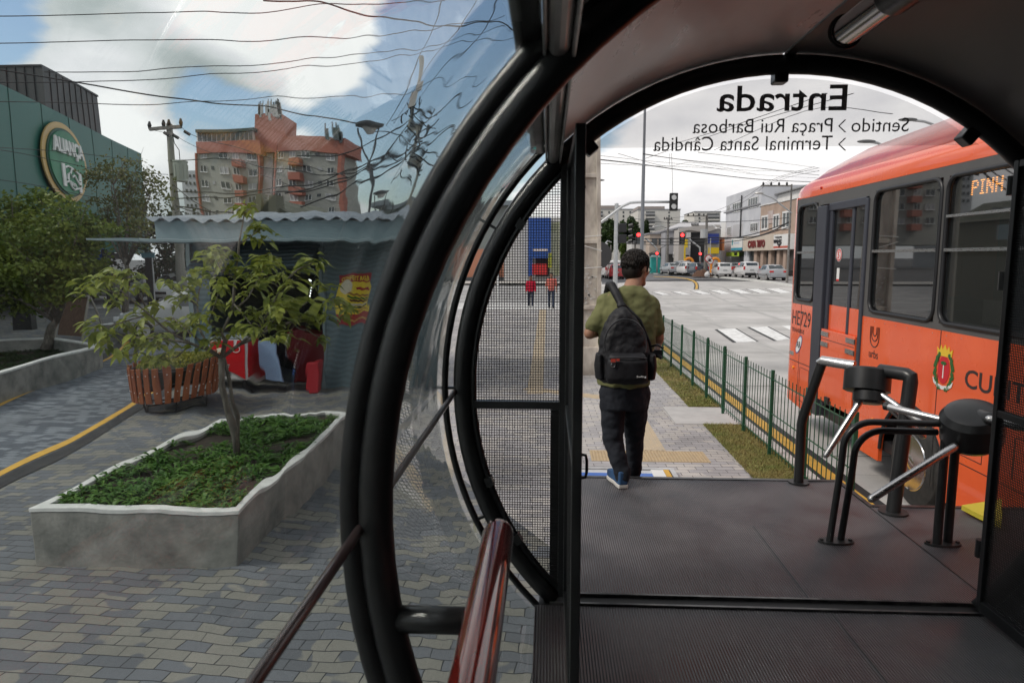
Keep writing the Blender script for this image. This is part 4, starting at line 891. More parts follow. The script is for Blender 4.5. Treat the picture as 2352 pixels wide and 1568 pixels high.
def person(loc,h,rz,label,shirt,trou,hairc=hairm,longhair=False,stride=.1,voxel=.016,arms='down',extra=None,sitting=False):
    p=empty('person',loc,label,'person',rz=rz); k=h/1.72
    V=lambda x,y,z:Vector((x*k,y*k,z*k))
    q=MB(); I3=Matrix.Identity(3); headgeo(q,V(0,0,1.60),I3,k); q.cap(V(0,-.01,1.42),V(0,0,1.52),.052*k,.05*k)
    L=[(V(-.19,0,1.38),V(-.24,-.02,1.10),V(-.23,.08,.87)),(V(.19,0,1.38),V(.24,-.02,1.10),V(.23,.08,.87))]
    if arms=='phone': L[0]=(V(-.19,0,1.38),V(-.22,.02,1.12),V(-.05,.20,1.28))
    for i,(a,b_,c) in enumerate(L):
        q.cap(a,b_,.042*k,.036*k); q.cap(b_,c,.035*k,.025*k); hand(q,c,c-b_,1 if i else -1,k,thumb=Vector((0,1,.2)))
    q.loft([(V(0,0,.9),.13*k,.09*k),(V(0,0,1.2),.13*k,.09*k),(V(0,0,1.42),.12*k,.07*k)])
    legs=[(V(-.09,0,.9),V(-.10,stride*.7,.5),V(-.10,stride,.09)),(V(.09,0,.9),V(.10,-stride*.2,.5),V(.10,-stride,.09))]
    for a,b_,c in legs: q.cap(a,b_,.07*k,.05*k); q.cap(b_,c,.048*k,.034*k)
    remesh(q.build('body',skin,p,local=True,smooth=True),voxel*.7,2)
    q=MB(); q.loft([(V(0,0,.86),.17*k,.115*k),(V(0,0,1.05),.165*k,.115*k),(V(0,0,1.28),.185*k,.12*k),(V(0,0,1.40),.17*k,.09*k),(V(0,0,1.455),.07*k,.06*k)],n=24)
    for a,b_,c in L: q.cap(a,b_,.058*k,.05*k); (q.cap(b_,c.lerp(b_,.15),.048*k,.04*k) if arms=='phone' or longhair else None)
    remesh(q.build('top',shirt,p,local=True,smooth=True),voxel,3)
    q=MB(); q.loft([(V(0,0,.80),.155*k,.11*k),(V(0,0,.95),.16*k,.11*k)],n=24)
    for a,b_,c in legs: q.cap(a,b_,.088*k,.068*k); q.cap(b_,c,.066*k,.055*k)
    remesh(q.build('trousers',trou,p,local=True,smooth=True),voxel,2)
    q=MB(); q.ell(V(0,-.015,1.635),(.085*k,.10*k,.092*k)); q.ell(V(0,-.05,1.58),(.075*k,.06*k,.08*k))
    if longhair: q.loft([(V(0,-.06,1.62),.08*k,.05*k),(V(0,-.07,1.50),.09*k,.045*k),(V(0,-.08,1.38),.08*k,.03*k)])
    remesh(q.build('hair',hairc,p,local=True,smooth=True),voxel,2)
    for a,b_,c in legs:
        up,so_=shoe(None,V(c.x/k,c.y/k-.04,0),(0,1,0),k); s1=up.build('shoe',white if longhair else bdark,p,local=True); so_.build('sole',solem,s1,local=True)
    return p
def cloth(n,c): return mat(n,c,tuple(x*.75 for x in c),scale=6,rough=.9,bump=.2,bscale=12)
w_=aty(1219,708,33.7); person((w_.x,33.7,-.0),1.62,R(180),'woman in a bright crimson top and dark jeans walking, seen through the wire screen',cloth('crimson_knit',(.62,.012,.05)),cloth('blue_jeans',(.03,.04,.075)),longhair=True)
w_=aty(1266,708,33.7); person((w_.x,33.7,-.0),1.76,R(180),'man in a salmon pink shirt and blue jeans walking beside the woman in crimson',cloth('salmon_cotton',(.70,.19,.15)),cloth('blue_jeans2',(.06,.08,.13)),stride=.05)
w_=atz(255,706,0); person((w_.x,w_.y,0),1.78,R(200),'pedestrian in a grey hooded jacket holding a hand up, walking past the green theatre',cloth('grey_fleece',(.19,.21,.21)),cloth('dark_track_pants',(.05,.055,.055)),arms='phone',stride=.12)
w_=atz(232,708,0); person((w_.x,w_.y+1.5,0),1.70,R(190),'pedestrian all in dark clothes beyond the one in grey hooded jacket',cloth('black_cloth',(.02,.02,.024)),cloth('black_cloth2',(.02,.02,.022)),stride=.1)
pb=empty('person',(4.5,6.25,1.25),'passenger sitting inside the red bus behind the third window, in dark clothes','person')
q=MB(); headgeo(q,(4.4,6.05,2.30),Matrix.Rotation(R(20),3,'Z'),1); q.cap((4.4,6.05,2.05),(4.4,6.05,2.22),.05,.05); q.loft([((4.4,6.02,1.35),.17,.12),((4.4,6.02,1.85),.19,.12),((4.4,6.02,2.03),.10,.08)]); q.cap((4.25,6.02,1.9),(4.2,6.1,1.6),.05,.045); q.cap((4.2,6.1,1.6),(4.3,6.35,1.6),.045,.035); remesh(q.build('body',skin,pb,smooth=True),.014,3)
q=MB(); q.loft([((4.4,6.02,1.34),.18,.13),((4.4,6.02,1.85),.205,.135),((4.4,6.02,2.05),.11,.09)]); q.cap((4.24,6.02,1.93),(4.19,6.1,1.62),.065,.06); q.cap((4.3,6.2,1.42),(4.3,6.6,1.4),.09,.08); remesh(q.build('jacket',cloth('plum_jacket',(.10,.05,.09)),pb,smooth=True),.014,3)
q=MB(); q.ell((4.4,6.03,2.34),(.087,.10,.09)); q.build('hair',hairm,pb,smooth=True)
# ================================================================ helpers for background
mat('far_grey',(.35,.35,.36),rough=.8)
def tree(base,h,clumps,label,group,leafm,leaf=.12,n=3000,trunk_r=.12,seed=1,fork=.45,lean=None,barkm=None,name='tree',dens=1.0):
    """clumps: list of (center, radius vec); limbs grow to every clump"""
    rnd=random.Random(seed); base=Vector(base); t=empty(name,base,label,'tree',group)
    q=MB(); top=Vector(lean) if lean else base+Vector((0,0,h*fork))
    pts=[base]; 
    for i in range(1,6): p=base.lerp(top,i/5)+Vector((rnd.gauss(0,.03*h/5),rnd.gauss(0,.03*h/5),0)); pts.append(p)
    pts[-1]=top; q.tube(pts,0,10,rs=[trunk_r*(1.25-.6*i/5) for i in range(6)])
    for c,r in clumps:
        c=Vector(c); m=top.lerp(c,.5)+Vector((rnd.gauss(0,.1),rnd.gauss(0,.1),rnd.uniform(0,.25)))*h*.08
        q.tube([top+Vector((0,0,-.05*h)),m,c],0,7,rs=[trunk_r*.5,trunk_r*.3,trunk_r*.12])
        for k in range(4): e=c+Vector((rnd.gauss(0,1)*r[0],rnd.gauss(0,1)*r[1],rnd.gauss(0,1)*r[2]))*.6; q.tube([m.lerp(c,.6),e],0,5,rs=[trunk_r*.16,trunk_r*.04],cap=False)
    q.build('trunk',barkm or bark,t,smooth=True)
    q=MB(); tot=sum(r[0]*r[1]*r[2] for c,r in clumps)**1.0
    for c,r in clumps:
        k=int(n*(r[0]*r[1]*r[2])/tot); c=Vector(c); subs=[]
        for i in range(max(6,int(14*dens))):
            v=Vector((rnd.gauss(0,1),rnd.gauss(0,1),rnd.gauss(0,1))).normalized()*rnd.uniform(.35,1.0); subs.append((c+Vector((v.x*r[0],v.y*r[1],v.z*r[2])),rnd.uniform(.25,.5)))
        for i in range(k):
            s_,w=rnd.choice(subs); v=Vector((rnd.gauss(0,1),rnd.gauss(0,1),rnd.gauss(0,.8))).normalized()*(rnd.random()**.5)
            p=s_+Vector((v.x*r[0],v.y*r[1],v.z*r[2]))*w
            a=Vector((rnd.gauss(0,1),rnd.gauss(0,1),rnd.gauss(-.3,.8))).normalized()*leaf*rnd.uniform(.6,1.25); b_=a.cross(Vector((rnd.gauss(0,1),rnd.gauss(0,1),rnd.gauss(0,1)))).normalized()*leaf*rnd.uniform(.2,.33)
            q.add([p-a*.5,p+b_,p+a*.5,p-b_],[(0,1,2,3)])
    q.build('crown',leafm,t)
    return t
def wire(pts,y0,y1,r=.012,label='thin overhead cable crossing the sky',group='overhead cables',n=None):
    P=[]; k=len(pts)
    for i,(X,Y) in enumerate(pts): P.append(aty(X,Y,y0+(y1-y0)*i/(k-1)))
    # smooth through the points
    out=[]
    for i in range(k-1):
        a,b,c,d=P[max(i-1,0)],P[i],P[i+1],P[min(i+2,k-1)]
        for s in range(6):
            t=s/6; out.append(.5*((2*b)+(c-a)*t+(2*a-5*b+4*c-d)*t*t+(3*b-a-3*c+d)*t**3))
    out.append(P[-1]); q=MB(); q.tube(out,r,5,cap=False); o=q.build('cable',wirem); return tag(o,label,'cable',group)
plate=mat('number_plate',(.35,.36,.37),rough=.5); lens=mat('tail_lens',(.45,.01,.012),(.6,.03,.02),scale=20,rough=.15)
chrome=steel
def car(loc,rz,kind,paint,label,group=None,H=None,glassm=glassd,plt=True,front=False):
    c=empty('car',loc,label,'car',group,rz=rz)
    if kind=='sedan': L,W,Hh=4.3,1.68,1.42; st_=[(-2.15,.60,.30,.62,.0),(-2.10,.78,.26,.96,.0),(-1.55,.82,.22,1.03,.0),(-.95,.84,.20,.98,.40),(-.35,.84,.20,.95,.47),(.35,.84,.20,.93,.46),(1.0,.83,.2,.92,.12),(1.35,.82,.2,.90,0),(1.95,.76,.24,.74,0),(2.15,.58,.32,.55,0)]
    elif kind=='hatch': L,W,Hh=3.9,1.68,1.52; st_=[(-1.95,.62,.34,.80,.0),(-1.92,.78,.28,1.02,.10),(-1.70,.82,.22,1.02,.44),(-1.2,.84,.20,1.0,.52),(-.3,.84,.2,.97,.55),(.4,.84,.2,.95,.50),(1.0,.83,.2,.94,.10),(1.3,.82,.2,.92,0),(1.8,.76,.24,.78,0),(1.98,.58,.32,.58,0)]
    elif kind=='suv': L,W,Hh=4.1,1.75,1.66; st_=[(-2.05,.66,.40,.88,.0),(-2.02,.82,.34,1.12,.12),(-1.78,.86,.28,1.12,.46),(-1.2,.88,.26,1.10,.55),(-.3,.88,.26,1.07,.56),(.4,.88,.26,1.05,.50),(1.0,.87,.26,1.03,.10),(1.3,.86,.26,1.01,0),(1.85,.80,.3,.88,0),(2.05,.6,.4,.66,0)]
    elif kind=='wagon': L,W,Hh=4.5,1.70,1.48; st_=[(-2.25,.62,.32,.75,.0),(-2.22,.78,.28,.98,.08),(-1.95,.83,.22,.99,.44),(-1.2,.85,.20,.98,.50),(-.3,.85,.2,.95,.51),(.4,.85,.2,.93,.46),(1.05,.84,.2,.92,.10),(1.4,.82,.2,.90,0),(2.0,.76,.24,.76,0),(2.2,.58,.32,.56,0)]
    else: L,W,Hh=4.6,1.85,1.95; st_=[(-2.3,.78,.36,1.05,.0),(-2.28,.90,.30,1.15,.62),(-2.1,.93,.25,1.15,.76),(-1.2,.93,.22,1.13,.80),(.3,.93,.22,1.12,.80),(.9,.93,.22,1.10,.70),(1.5,.92,.22,1.08,.10),(1.8,.88,.24,1.0,0),(2.25,.80,.3,.85,0),(2.32,.6,.4,.6,0)]
    vs=[];fs=[]
    def sec(y,w,zb,zt,g):
        wr=w*.80
        return [(-w*.88,y,zb),(-w,y,zb+.12),(-w*1.0,y,zb+(zt-zb)*.6),(-w*.95,y,zt),(-(wr if g>.05 else w*.9),y,zt+g*.93+.005),(-(wr*.82 if g>.05 else w*.6),y,zt+g+.015),
                (0,y,zt+g+.035),((wr*.82 if g>.05 else w*.6),y,zt+g+.015),((wr if g>.05 else w*.9),y,zt+g*.93+.005),(w*.95,y,zt),(w,y,zb+(zt-zb)*.6),(w,y,zb+.12),(w*.88,y,zb)]
    n=13
    for s_ in st_: vs+=sec(*s_)
    for i in range(len(st_)-1):
        for j in range(n-1): fs.append((i*n+j,i*n+j+1,(i+1)*n+j+1,(i+1)*n+j))
        fs.append((i*n+n-1,i*n,(i+1)*n,(i+1)*n+n-1))
    fs.append(tuple(range(n))); fs.append(tuple((len(st_)-1)*n+j for j in range(n-1,-1,-1)))
    q=MB(); q.add(vs,fs); o=q.build('body',paint,c,local=True); 
    bmm=bmesh.new(); bmm.from_mesh(o.data); bmesh.ops.recalc_face_normals(bmm,faces=bmm.faces); bmm.to_mesh(o.data); bmm.free(); auto(o,48)
    # windows: quads lifted 6 mm off the cabin
    def gq(i,j,i2,j2,nm,m=glassm,s0=.10,s1=.90,t0=.12,t1=.92,off=.008):
        A=Vector(vs[i*n+j]);B=Vector(vs[i2*n+j]);C=Vector(vs[i2*n+j2]);D=Vector(vs[i*n+j2])
        def pt(u,v): return A.lerp(B,u).lerp(D.lerp(C,u),v)
        P=[pt(s0,t0),pt(s1,t0),pt(s1,t1),pt(s0,t1)]; nn=(P[1]-P[0]).cross(P[3]-P[0]).normalized(); ctr=sum(P,Vector())/4
        if nn.dot(ctr-Vector((0,ctr.y*.6,.8)))<0: nn=-nn
        q=MB(); q.extr([p+nn*.001 for p in P],nn*off); return q.build(nm,m,c,local=True)
    cab=[i for i,s_ in enumerate(st_) if s_[4]>.3]
    a,b_=cab[0],cab[-1]
    for sgn,(j,j2) in ((-1,(3,4)),(1,(9,8))):
        for i in cab[:-1]: gq(i,j,i+1,j2,'side_window',s0=.06,s1=.94,t0=.08,t1=.86)
    # rear and front screens as flat sheets
    def screen(i0,i1,nm):
        A,B=vs[i0*n+4],vs[i0*n+8]; C,D=vs[i1*n+8],vs[i1*n+4]; P=[Vector(p) for p in (A,B,C,D)]; ct=sum(P,Vector())/4; P=[ct+(p-ct)*.84 for p in P]
        nn=(P[1]-P[0]).cross(P[3]-P[0]).normalized(); 
        if nn.y*(ct.y)<0: nn=-nn
        P=[p+nn*.035 for p in P]; q=MB(); q.extr(P,nn*.008); q.build(nm,glassm,c,local=True)
    screen(a-1,a,'rear_window'); screen(b_+1,b_,'windscreen')
    yr=st_[0][0]; zt=st_[1][3]; w=st_[1][1]
    for sx in (-1,1):
        q=MB()
        if kind in('hatch','suv','van','wagon'): q.box((sx*(w*.93),yr+.07,zt-.10),(.17,.14,.34 if kind!='sedan' else .16))
        else: q.box((sx*(w*.78),yr+.05,zt-.14),(.36,.12,.16))
        bevel(q.build('tail_light',lens,c,local=True),.02)
        q=MB(); yf=st_[-1][0]; q.box((sx*.62,yf-.10,.66),(.32,.14,.14)); bevel(q.build('headlight',mat('headlight_glass',(.7,.72,.75),rough=.08),c,local=True),.02)
        q=MB(); q.box((sx*(w+.10),b_*0+st_[b_][0]+.1,zt+.06),(.16,.10,.12)); bevel(q.build('mirror',paint,c,local=True),.02)
    q=MB(); q.box((0,yr-.012,zt-.30 if kind!='sedan' else zt-.34),(.42,.02,.13)); q.build('plate',plate,c,local=True)
    q=MB(); q.box((0,yr+.03,.42),(w*1.7,.12,.22)); bevel(q.build('bumper',paint if kind!='suv' else bdark,c,local=True),.03)
    q=MB(); q.box((0,yr+.03,.28),(w*1.5,.10,.08)); q.build('diffuser',bdark,c,local=True)
    q=MB(); q.box((0,st_[-1][0]-.02,.55),(.9,.06,.14)); q.build('grille',bdark,c,local=True)
    for sx in (-1,1):
        for y in (yr+.80,st_[-1][0]-.85):
            x=sx*(w-.10) if kind!='sedan' else sx*(w-.06); q=MB(); q.tube([(x-sx*.08,y,.31),(x+sx*.09,y,.31),(x+sx*.13,y,.31)],0,20,rs=[.31,.31,.27]); wh=auto(q.build('wheel',rubber,c,local=True),30)
            q=MB(); q.tube([(x+sx*.132,y,.31),(x+sx*.10,y,.31)],0,16,rs=[.20,.12]); q.build('rim',alum,wh,local=True)
    return c
paintw=mat('white_car_paint',(.68,.68,.68),(.62,.62,.63),scale=2,rough=.25,coat=.6); paints=mat('silver_car_paint',(.34,.35,.37),rough=.28,metal=.4,coat=.6); paintd=mat('dark_blue_car_paint',(.05,.06,.08),rough=.25,coat=.6); paintr=mat('red_car_paint',(.40,.015,.02),rough=.25,coat=.6); paintg=mat('graphite_car_paint',(.17,.175,.18),rough=.28,coat=.5,metal=.3)
def cp(zx,zy,z=.4): return atz(*z2(zx,zy),z)
G_='cars parked along the far kerb'
def park(zx,zy,kind,pa,lab,rz=0,back=2.0,z=.4,G=G_):
    p=cp(zx,zy,z); return car((p.x,p.y+back,z),R(rz),kind,pa,lab,G)
park(1877,1112,'sedan',paints,'silver sedan parked at the far kerb, closest to the red bus',0)
park(1648,1088,'suv',paintw,'white compact car with dark rear bumper, second from the bus at the far kerb',0)
park(1425,1078,'hatch',paintw,'white hatchback with tall red tail lamps just right of the soil heap',-3)
p=cp(1508,1052); car((p.x+.6,p.y+3,.4),0,'sedan',paintg,'graphite sedan half hidden behind the white hatchback beside the soil heap',G_)
park(1190,1067,'wagon',paintd,'dark blue station wagon parked left of the soil heap',8)
park(1105,1062,'hatch',paintw,'small white hatchback parked between the dark wagon and the silver off-roader',8)
park(1050,1056,'suv',paints,'tall silver car with roof rails in the middle of the far parked row',8)
park(968,1056,'sedan',paints,'pale silver sedan at the left end of the far parked row, by the portable toilet',10)
H_='cars queued behind the concrete pole'
for zx,zy,k,pa,lab,dy in ((470,1100,'hatch',paintr,'red hatchback in the queue left of the man, nearest of the four',0),(440,1092,'van',paintw,'white van with roof gear in the queue behind the red hatchback',2.5),(385,1088,'hatch',paintw,'white hatchback left of the white van in the far queue',6),(360,1085,'sedan',paints,'silver sedan at the left end of the far queue beside the concrete pole',9)):
    p=atz(*z2(zx,zy),.24); c_=car((p.x,p.y+2+dy*0,.24),0,k,pa,lab,H_)
# ================================================================ CONCRETE POLE, LIGHT POLES, SIGNALS
pc=mat('weathered_pole_concrete',(.33,.29,.25),(.62,.57,.50),scale=3.2,rough=.9,bump=.7,bscale=22,detail=12,stretch=(1,1,.4),lo=.36,hi=.62)
cpole=empty('utility_pole',(.85,14.6,0),'broad weathered concrete pole with recessed panels beside the man in olive','utility pole')
def pw(z): return .30-.0085*z, .865-.014*z   # half width, centre x
q=MB(); zs=[0,.55,1.0,1.9,2.75,2.85,4.1,4.2,5.4,5.5,7,9.2]
def ring4(z,hw,cx,y0,y1): return [(cx-hw,y0,z),(cx+hw,y0,z),(cx+hw,y1,z),(cx-hw,y1,z)]
vs=[];fs=[]
for z in zs: hw,cx=pw(z); vs+=ring4(z,hw*.80,cx,14.56,14.80)
for i in range(len(zs)-1):
    for j in range(4): fs.append((i*4+j,i*4+(j+1)%4,(i+1)*4+(j+1)%4,(i+1)*4+j))
fs.append(tuple(len(vs)-4+j for j in range(4))); q.add(vs,fs)
for z0,z1 in ((0,9.2),):
    for sx in (-1,1):
        a=pw(z0);b=pw(z1); q.bar((a[1]+sx*a[0]*.88,14.62,z0),(b[1]+sx*b[0]*.88,14.62,z1),.085,.30,up=(0,1,0))
for z in (.3,1.45,2.83,4.18,5.5):
    hw,cx=pw(z); h=.6 if z==.3 else .09; q.b2(cx-hw*.86,cx+hw*.86,14.49,14.70,z-h/2,z+h/2)
bevel(q.build('shaft',pc,cpole),.012,2)
q=MB()
for z,dz in ((2.93,.02),(2.72,-.09),(2.28,.015)):
    hw,cx=pw(z); q.tube([(cx-hw-.03,14.44,z-dz),(cx,14.41,z),(cx+hw+.02,14.44,z+dz),(cx+hw+.03,14.7,z+dz),(cx,14.84,z),(cx-hw-.03,14.7,z-dz)],.009,6,closed=True)
q.build('strap',mat('white_strap',(.6,.6,.58),rough=.5),cpole)
q=MB(); 
for z in (3.95,4.9): hw,cx=pw(z); q.cyl((cx-.06,14.545,z),(cx-.06,14.562,z),.035,n=14)
q.build('bolt_hole',bdark,cpole)
rnd=random.Random(44); q=MB()
for k in range(46):
    z=rnd.gauss(1.75,.32); x=.85+rnd.gauss(0,.10); a=[(x+rnd.uniform(.01,.035)*math.cos(t_)*1.3,14.553,z+rnd.uniform(.01,.04)*math.sin(t_)) for t_ in (0,1.1,2.2,3.3,4.4,5.4)]; q.extr(a,(0,-.002,0))
r0_=q.build('paper_residue',mat('old_paper',(.62,.60,.57),(.45,.43,.40),scale=20,rough=.9),cpole); r0_['kind']='stuff'
rs_=empty('round_sign',(1.46,20.3,0),'back of a dark round traffic sign showing beside the concrete pole','sign')
c=aty(1374,586,20.3); q=MB(); q.cyl((c.x,20.3,c.z),(c.x,20.32,c.z),.40,n=40); q.build('disc',mat('sign_back',(.05,.05,.052),rough=.5),rs_)
q=MB(); q.cyl((c.x-.06,20.36,0),(c.x-.06,20.36,c.z+.3),.03,n=10); q.build('post',galv,rs_)
tp=empty('lighting_pole',(4.9,35,0),'tall slim grey steel pole rising behind the man head past the arch','pole'); b0=aty(1473.5,591,35)
q=MB(); q.tube([(b0.x,35,-.1),(b0.x,35,7),(b0.x,35,7.05),(b0.x,35,14)],0,14,rs=[.10,.085,.07,.05]); auto(q.build('shaft',mat('slate_pole',(.17,.18,.20),rough=.4),tp))
wp=empty('signal_pole',(4,50,.2),'pale galvanised signal pole with two black signal heads facing sideways','traffic light'); b0=aty(*z2(463,700),50)
q=MB(); q.tube([(b0.x,50,.1),(b0.x,50,6.3)],0,16,rs=[.17,.14]); q.ell((b0.x,50,6.3),(.14,.14,.05)); auto(q.build('shaft',galv,wp))
for zz in (650,745):
    p=aty(*z2(520,zz),50); q=MB(); q.box(p,(.55,.30,.62)); 
    hd=bevel(q.build('signal_head',bdark,wp),.06)
    q=MB(); q.tube([p+Vector((.42,-.1,.12)),p+Vector((.72,-.2,.20))],0,14,rs=[.14,.15],cap=False); q.tube([p+Vector((.42,-.1,-.2)),p+Vector((.68,-.2,-.14))],0,14,rs=[.14,.15],cap=False); q.build('visor',bdark,hd)
    q=MB(); q.bar((b0.x,50,p.z),(p.x-.4,50,p.z),.06,.06); q.build('bracket',bdark,wp)
redlamp=mat('red_signal_lamp',(1,.05,.05),emit=(1,.03,.03),estr=4)
def signal(pts,y,label,head,hsz,lit=True,pole=None,rr_=.06,small=None):
    s_=empty('traffic_light',aty(*z2(*pts[-1]),y)*0+Vector((aty(*z2(*pts[-1]),y).x,y,.3)),label,'traffic light','traffic signals over the junction')
    q=MB(); q.tube([aty(*z2(*p),y) for p in pts],rr_,10); q.build('mast',galv,s_,smooth=True)
    p=aty(*z2(*head),y-.3); w,h=hsz; q=MB(); q.box(p,(w,.25,h)); hd=bevel(q.build('signal_head',bdark,s_),.05)
    for k,dz in enumerate((h*.30,-h*.02,-h*.32)) if lit else enumerate((h*.25,-h*.25)):
        q=MB(); c=p+Vector((0 if lit else -.0,-.14,dz)); q.cyl(c,c+Vector((0,-.02,0)),w*.32,n=16); q.build('lamp',(redlamp if (lit and k==0) else (glassd if lit else chrome)),hd)
        q=MB(); q.tube([c,c+Vector((0,-.16,0))],0,14,rs=[w*.36,w*.36],cap=False); q.build('visor',bdark,hd)
    if small:
        p=aty(*z2(*small),y-.4); q=MB(); q.box(p,(.3,.2,.5)); h2=q.build('small_signal_head',bdark,s_); q=MB(); q.cyl(p+Vector((0,-.11,.05)),p+Vector((0,-.13,.05)),.16,n=14); q.build('lamp',redlamp,h2)
    return s_
signal([(150,760),(315,612),(420,535),(520,460),(590,430),(700,424),(940,424)],45,'large unlit signal seen from behind, hung from a long curved arm beside the tall pole',(966,424),(.52,1.12),lit=False,rr_=.085)
signal([(690,738),(730,750),(790,800),(818,830),(820,870),(820,1046)],92,'red signal on a curved arm directly above the portable toilet',(657,740),(.72,1.45),small=(820,876),rr_=.10)
signal([(1055,740),(1095,745),(1160,795),(1195,822),(1198,870),(1198,1000)],84,'red signal on a curved arm in front of the wide dark garage opening',(1040,743),(.66,1.36),small=(1198,880),rr_=.10)
tealm=mat('teal_plastic',(.03,.38,.34),(.025,.30,.28),scale=3,rough=.45)
b0=atz(*z2(808,1046),.4); tb=empty('portable_toilet',(b0.x,b0.y,.4),'teal portable toilet standing at the far kerb right of the man head','portable toilet'); x,y=b0.x,b0.y
q=MB(); q.b2(x-.62,x+.62,y,y+1.2,.4,2.5); bevel(q.build('cabin',tealm,tb),.04); q=MB(); q.b2(x-.66,x+.66,y-.04,y+1.24,2.5,2.62); q.loft([((x,y+.6,2.62),.6,.6),((x,y+.6,2.78),.45,.45)],n=20,sq=4); q.build('roof',mat('pale_teal',(.35,.5,.48),rough=.5),tb); q=MB(); q.b2(x-.45,x+.45,y-.03,y,.55,2.4); q.build('door',tealm,tb)
for k in range(4): q=MB(); q.b2(x-.42+.22*k,x-.38+.22*k,y-.045,y-.03,.6,2.3); q.build('door_rib',tealm,tb)
# soil heap and sack
b0=atz(*z2(1240,1076),.4); q=MB(); rnd=random.Random(4); vs=[];fs=[]; nn=26
for i in range(nn+1):
    for j in range(nn+1):
        u=-1+2*i/nn; v=-1+2*j/nn; h=max(0,1-(u*u+v*v))**.9*.75; h*=1+.35*noise.noise(Vector((u*3,v*3,0))); vs.append((b0.x+u*1.15,b0.y+1.4+v*1.2,.38+h))
fs=[(i*(nn+1)+j,(i+1)*(nn+1)+j,(i+1)*(nn+1)+j+1,i*(nn+1)+j+1) for i in range(nn) for j in range(nn)]; q.add(vs,fs); tag(q.build('soil_heap',mat('heap_soil',(.07,.035,.022),(.11,.06,.04),scale=9,rough=.95,bump=.8)),'heap of dark reddish soil at the far kerb between two parked cars','soil heap')
b0=atz(*z2(1248,1076),.4); q=MB(); q.ell((b0.x,b0.y-.6,.62),(.30,.26,.32),nu=14,nv=10); q.ell((b0.x+.05,b0.y-.6,.92),(.12,.11,.11)); o=remesh(q.build('sack',mat('white_sack',(.6,.6,.6),(.5,.5,.5),scale=4,rough=.8,bump=.4)),.05,2); tag(o,'white sack slumped against the soil heap','sack')
b0=atz(*z2(905,1048),.4); q=MB(); q.ell((b0.x,b0.y-.5,.6),(.9,.5,.25)); o=remesh(q.build('sack',MATS['white_sack']),.06,2); tag(o,'low white bundle on the kerb right of the portable toilet','sack')
# signposts at the wooden pole
b0=aty(*z2(1285,940),78); sg=empty('parking_sign',(b0.x,78,.4),'round red and white parking restriction sign with a second round plate below it','sign')
q=MB(); q.cyl((b0.x,78.1,.4),(b0.x,78.1,4.6),.05,n=10); q.build('post',galv,sg)
for zx,zy,r_ in ((1272,918,.42),(1289,941,.34)):
    p=aty(*z2(zx,zy),77.9); q=MB(); q.cyl(p,p+Vector((0,.03,0)),r_,n=28); k=q.build('plate',mat('sign_red',(.5,.02,.02),rough=.4),sg); q=MB(); q.cyl(p+Vector((0,-.01,0)),p,r_*.78,n=28); q.build('field',white,k)
    q=MB(); 
    if r_>.4: q.bar(p+Vector((-.3,-.015,.3)),p+Vector((.3,-.015,-.3)),.01,.07,up=(0,1,0)); q.bar(p+Vector((-.3,-.015,-.3)),p+Vector((.3,-.015,.3)),.01,.07,up=(0,1,0)); q.build('cross',MATS['sign_red'],k)
    else: q.box(p+Vector((0,-.015,0)),(.36,.01,.08)); q.build('bar',bdark,k)
# ================================================================ utility poles across the road
polem=mat('dark_pole_concrete',(.13,.12,.11),(.22,.21,.20),scale=5,rough=.9)
def upole(zx,zt,zb,y,label,arms=(),r=.16,lamp=None,transf=None):
    b0=aty(*z2(zx,zt),y); zb_=aty(*z2(zx,zb),y).z; p=empty('utility_pole',(b0.x,y,zb_),label,'utility pole','utility poles across the road')
    q=MB(); q.tube([(b0.x,y,min(zb_,.3)),(b0.x,y,b0.z)],0,10,rs=[r*1.25,r*.8]); q.build('shaft',polem,p,smooth=False)
    for x0,x1,zz in arms:
        a=aty(*z2(x0,zz),y-.2); b_=aty(*z2(x1,zz),y-.2); q=MB(); q.bar(a,b_,.12,.12); am=q.build('crossarm',polem,p)
        m=4
        for k in range(m): c=a.lerp(b_,(k+.3)/m); q=MB(); q.tube([c,c+Vector((0,0,.12)),c+Vector((0,0,.3))],0,8,rs=[.05,.10,.05]); q.build('insulator',bdark,am)
    if lamp:
        (x0,y0_),(x1,y1_)=lamp; a=aty(*z2(x0,y0_),y); b_=aty(*z2(x1,y1_),y-2); q=MB(); q.tube([a,a.lerp(b_,.6)+Vector((0,0,.25)),b_],.06,8); la=q.build('lamp_arm',galv,p); q=MB(); q.ell(b_,(.35,.25,.10)); q.build('lamp_head',alum,la)
    if transf: c=aty(*z2(*transf),y-.5); q=MB(); q.cyl(c-Vector((0,0,.5)),c+Vector((0,0,.5)),.42,n=16); q.build('transformer',mat('transformer_grey',(.4,.41,.42),rough=.5),p)
    return p
upole(1258,535,1010,80,'utility pole with crossarm and transformer in front of the blue and yellow garage front',[(1080,1262,547),(1122,1190,630)],lamp=((1262,640),(1350,655)),transf=(1232,700))
upole(920,560,985,95,'utility pole left of the grey shuttered shop, behind the silver cars',[(880,960,575)],lamp=((925,660),(800,640)))
upole(2000,268,760,58,'utility pole at the corner of the brown building, just left of the bus roof',[(1730,2005,282)],r=.085,lamp=((1998,520),(1715,345)))
upole(630,780,850,110,'slim utility pole near the trees behind the tall grey pole',[(560,640,790)])
upole(418,800,950,75,'short lamp post left of the pale signal pole with a curved white arm',lamp=((420,775),(365,790)),r=.09)
